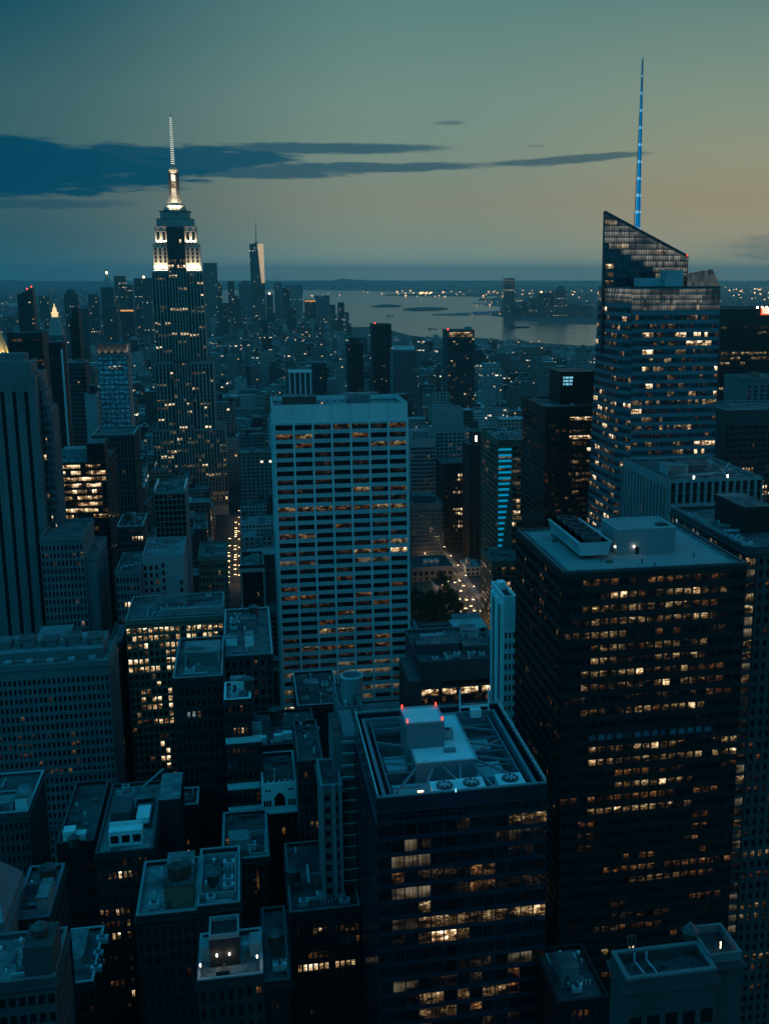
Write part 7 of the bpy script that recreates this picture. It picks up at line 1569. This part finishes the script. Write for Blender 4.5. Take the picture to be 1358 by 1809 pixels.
# across the river
JC = [(891, 909, 491, 6700, .3, None), (911, 921, 540, 6650, .1, None), (922, 936, 532, 6900, .15, None), (936, 948, 527, 6800, .12, None), (951, 964, 517, 6600, .1, 'lamp'), (964, 978, 516, 6750, .12, None), (981, 1002, 514, 6700, .35, 'dome'), (1004, 1020, 536, 6600, .1, None), (1024, 1044, 540, 6700, .15, None)]
for k, (a, b2, t_, Y, tone, ex) in enumerate(JC): far(a, b2, t_, Y, 'tall lone tower on the far bank above the barge' if k == 0 else f'{shape[ex]} tower on the far bank, {ordw[k - 1]} right of the tall lone tower', tone, 40, ex)

# ================================================================== CITY BLOCKS
def shown_px(x0, x1, y0, z1): 
    a = pix(x0, y0, z1); c = pix(x1, y0, z1); return min(a[0], c[0]), max(a[0], c[0]), min(a[1], c[1])
rc = random.Random(77); cells = []
HARB = WATER
def horizon_limit(px):
    if px < 618: return 552
    if px < 1060: return 592 + (px - 618) * .03
    return 588
def clash(x0, x1, y0, y1): return any(x0 < f[1] and x1 > f[0] and y0 < f[3] and y1 > f[2] for f in FOOT)
def fit_height(x0, x1, y0, z, minz=7):
    for _ in range(14):
        l, r_, t_ = shown_px(x0, x1, y0, z); bad = None
        if y0 > 1400 and t_ < horizon_limit((l + r_) / 2): bad = 1
        for (a, b2, c, d, Yv) in VIS:
            if Yv > y0 + 1 and l < b2 and r_ > a and t_ < d: bad = 1; break
        if not bad: return z
        z *= .82
        if z < minz: return None
    return None
AVS = [168 + 185 * k for k in range(-20, 22)]
yrow = 300.0
while yrow < 6400:
    sk = 0 if yrow < 1350 else .13 * (yrow - 1350) + 55
    for kx, ax in enumerate(AVS[:-1]):
        X0, X1 = ax + 17 + sk, AVS[kx + 1] - 17 + sk
        if ax == -17 and yrow < 1350: X0 = -7
        cxp = pix((X0 + X1) / 2, yrow + 30, 15)[0]; sp = F_ * 110 / (yrow + 30)
        if cxp < -140 - sp or cxp > 1500 + sp: continue
        if ax == -17 - 185 * 1 and 0: continue
        for half in (0, 1):
            x = X0
            while x < X1 - 9:
                wd = rc.uniform(12, 34) if rc.random() < .75 else rc.uniform(30, 62); wd = min(wd, X1 - x)
                y0 = yrow + half * 31 + rc.uniform(0, 1.5); dp = rc.uniform(24, 30); r = rc.random()
                if yrow < 1500: h = rc.uniform(18, 55) if r < .72 else rc.uniform(55, 105)
                elif yrow < 3300: h = rc.uniform(12, 42) if r < .86 else rc.uniform(42, 95)
                elif yrow < 4700: h = rc.uniform(10, 28) if r < .92 else rc.uniform(28, 60)
                else: h = rc.uniform(12, 40) if r < .8 else rc.uniform(40, 90)
                if yrow < 1500 and 84 < x + wd and x < 186 and 741 < y0 + dp and y0 < 928: x += wd + .3; continue
                if rc.random() < .96: cells.append((x, x + wd - .4, y0, y0 + dp, h, rc.random()))
                x += wd
    yrow += 80 if yrow < 4500 else 90
good = []
for (x0, x1, y0, y1, h, tone) in cells:
    if in_poly((x0 + x1) / 2, (y0 + y1) / 2, HARB) or in_poly(x1, y0, HARB) or in_poly(x1 + 30, y1, HARB): continue
    if clash(x0, x1, y0, y1): continue
    z = fit_height(x0, x1, y0, h)
    if z is None: continue
    l, r_, t_ = shown_px(x0, x1, y0, z)
    if r_ < -40 or l > 1400 or t_ > 1850: continue
    good.append((x0, x1, y0, y1, z, tone, l, r_, t_))
# which can be seen: walk front to back over a coarse column mask
mask = {}
occ = sorted([(v[4], v[0], v[1], v[2], v[3], None) for v in VIS] + [(g[2], g[6], g[7], g[8], pix(g[0], g[2], 0)[1], g) for g in good], key=lambda q: q[0])
seen = []
grid = [[0] * 220 for _ in range(160)]
for (Y, l, r_, t_, bt, g) in occ:
    i0, i1, j0, j1 = int(max(0, l) // 10), int(min(1357, r_) // 10), int(max(0, t_) // 9), int(min(1808, bt) // 9)
    n = 0
    for i in range(i0, i1 + 1):
        for j in range(j0, j1 + 1):
            if j < 220 and i < 160 and not grid[i][j]: n += 1; grid[i][j] = 1
    if g is not None: seen.append((n * 1.0, g))
seen_ids = sorted([q for q in seen if q[0] > 0], key=lambda q: (-q[0], q[1][2]))
NIND = 215
single = [g for n, g in seen_ids[:NIND]]; sset = set(map(id, single))
massg = [g for g in good if id(g) not in sset]
def nearest_mark(px, py):
    best = None
    for (nm, cx_, cy_, Y, a, b2) in LAND:
        d = math.hypot((px - cx_) * 1.4, (py - cy_) * .7)
        if best is None or d < best[0]: best = (d, nm, cx_, cy_)
    _, nm, cx_, cy_ = best; dx, dy = px - cx_, py - cy_
    rel = ('right of ' if dx > 0 else 'left of ') if abs(dx) > abs(dy) * .8 else ('below ' if dy > 0 else 'above ')
    return rel + nm
tonew = ['black', 'dark brick', 'brown brick', 'tan', 'grey', 'pale stone', 'whitish']
tmp = {}
made = []
for (x0, x1, y0, y1, z, tone, l, r_, t_) in single:
    rg = random.Random(int(x0 * 13 + y0)); o = empty('city_building', ((x0 + x1) / 2, (y0 + y1) / 2, 0), 'x', 'building'); off = tuple(o.location)
    b = MB(off); zr = z - .9; b.box(x0, x1, y0, y1, 0, zr, 0, top=False); b.ring(x0, x1, y0, y1, zr, z, .45, 0)
    feat = ''
    setb = z > 45 and rg.random() < .5
    wl = b
    if setb: i = min(x1 - x0, y1 - y0) * .18; b.box(x0 + i, x1 - i, y0 + i, y1 - i * .6, zr + .01, z + rg.uniform(6, 14), 0); feat = 'set back top'
    w_ = b.build('wall', [M['block']], o); w_['tone'] = tone
    rm = rg.choice(['roof_dark', 'roof_grey', 'roof_grey', 'roof_pale']); r2 = MB(off); r2.quad((x0, y0, zr), (x1, y0, zr), (x1, y1, zr), (x0, y1, zr)); r2.build('roof', [M[rm]], o)
    if not setb:
        bw, bd = rg.uniform(3, 6), rg.uniform(3, 6); bx = rg.uniform(x0 + 1, max(x0 + 1.1, x1 - bw - 1)); by = rg.uniform(y0 + 2, max(y0 + 2.1, y1 - bd - 1)); c = MB(off); c.box(bx, bx + bw, by, by + bd, zr, zr + rg.uniform(2.6, 5), 0); c.build('bulkhead', [M[rg.choice(['concrete', 'greystone', 'darkbrick', 'white'])]], o); feat = 'roof cabin'
        if rg.random() < .45 and x1 - x0 > 13:
            tx, ty = (x0 + 3.5 if bx > (x0 + x1) / 2 else x1 - 3.5), y1 - 6; c = MB(off); c.frust(tx, ty, [(2, zr + 2.6), (2.05, zr + 6.2), (.2, zr + 7.6)], 12)
            for sx in (-1, 1):
                for sy in (-1, 1): c.bar((tx + sx * 1.2, ty + sy * 1.2, zr), (tx + sx * 1.2, ty + sy * 1.2, zr + 2.7), .25)
            c.build('water_tank', [M['wood']], o); feat = 'wooden water tank'
    for _ in range(rg.randint(1, 3)):
        ux, uy = rg.uniform(x0 + 1.5, x1 - 3), rg.uniform(y0 + 1, y0 + 4); c = MB(off)
        if setb: continue
        c.box(ux, ux + rg.uniform(1.5, 3), uy, uy + 1.6, zr, zr + rg.uniform(1, 1.8), 0); c.build('air_conditioner', [M['steel']], o)
    big = 'slab' if x1 - x0 > 34 else 'block' if x1 - x0 > 18 else 'narrow block'
    ht = 'low' if z < 30 else 'mid height' if z < 60 else 'tall'
    lab = f'{ht} {tonew[min(6, int(tone * 7))]} {big} with a {feat}, {nearest_mark((l + r_) / 2, t_ + 8)}'
    tmp.setdefault(lab, []).append((y0, o)); made.append(o)
for lab, li in tmp.items():
    if len(li) == 1: li[0][1]['label'] = lab; continue
    li.sort(key=lambda q: q[0])
    for k, (_, o) in enumerate(li):
        pre = 'nearest ' if k == 0 else 'farthest ' if k == len(li) - 1 else ordw[k] + ' nearest '
        o['label'] = pre + lab
for o in made:
    wd = o['label'].split()
    if len(wd) > 16: o['label'] = ' '.join([w_ for w_ in wd if w_ not in ('the', 'a', 'mid', 'height', 'wooden', 'with')][:16])
b = MB()
for (x0, x1, y0, y1, z, tone, l, r_, t_) in massg:
    n0 = len(b.f); rg = random.Random(int(x0 * 7 + y0)); b.box(x0, x1, y0, y1, 0, z)
    if rg.random() < .7: w_ = (x1 - x0) * rg.uniform(.2, .45); xx = rg.uniform(x0 + .5, x1 - w_ - .5); b.box(xx, xx + w_, y0 + 6, y0 + 14, z, z + rg.uniform(2.5, 6))
    b.t += [tone] * (len(b.f) - n0)
# low neighbourhoods beyond, both sides of the bay
for k in range(9000):
    px = rc.uniform(-60, 1420); py = 505 + 62 * rc.random() ** 1.3
    if py > 556 and not (px > 1050 or px < 610): continue
    x, y = at_z(px, py, 0)
    if in_poly(x, y, WATER) or in_poly(x, y, ERIV) or y < 5600 and not (px < 60): continue
    if clash(x - 15, x + 15, y - 15, y + 15): continue
    n0 = len(b.f); w_ = rc.uniform(12, 45); h = rc.uniform(7, 22) if rc.random() < .93 else rc.uniform(22, 60); b.box(x, x + w_, y, y + rc.uniform(20, 60), 0, h); b.t += [rc.random() * .7] * (len(b.f) - n0)
tag(b.build('distant_city', [M['city']]), kind='stuff')
# scattered lamps of the far streets and shores
b = MB()
def spark(x, y, z, s): b.box(x - s, x + s, y - s * .5, y + s * .5, z, z + s * 1.5, 0, True)
rs = random.Random(5)
for g in rs.sample(massg, min(len(massg), 420)):
    s = max(.35, (g[2] / 2000) * rs.uniform(.45, .9)); spark(rs.uniform(g[0], g[1]), g[2] - 1.2 - s, rs.uniform(3, max(4, g[4])), s)
for (pl, pr_, pt, pb, n, s) in [(700, 1060, 513, 524, 70, 5.5), (740, 762, 517, 520, 18, 8), (860, 1045, 518, 556, 60, 4.2), (640, 700, 515, 521, 6, 3), (1275, 1400, 506, 530, 60, 6), (540, 600, 517, 524, 8, 3.2), (0, 260, 520, 560, 22, 2.4), (835, 890, 529, 541, 12, 2.4), (640, 1050, 598, 612, 26, 1.3), (780, 890, 549, 556, 6, 2.0)]:
    for k in range(n):
        px, py = rs.uniform(pl, pr_), rs.uniform(pt, pb); x, y = at_z(px, py, 6); spark(x, y, 6, s * rs.uniform(.4, 1.0) * y / 9000 if y > 6000 else s * rs.uniform(.5, 1))
tag(b.build('distant_lights', [glow('far_lamps', (1, .58, .27), 3.2)]), kind='stuff')

# ================================================================== AIR
hz = MB(); hz.box(-43000, 43000, -3000, 43000, -1.5, 470, 0, True); hm = D.materials.new('haze_air'); hm.use_nodes = True; t = NT(hm.node_tree); t.n.clear()
pv = t.new('ShaderNodeVolumePrincipled'); pv.inputs['Color'].default_value = (.5, .92, .96, 1); pv.inputs['Density'].default_value = 4.2e-5; pv.inputs['Anisotropy'].default_value = .65
mo_ = t.new('ShaderNodeOutputMaterial'); t.l.new(pv.outputs[0], mo_.inputs['Volume'])
tag(hz.build('haze', [hm]), kind='stuff')
print('N objects', len(COL.objects), 'single', len(single), 'mass', len(massg))
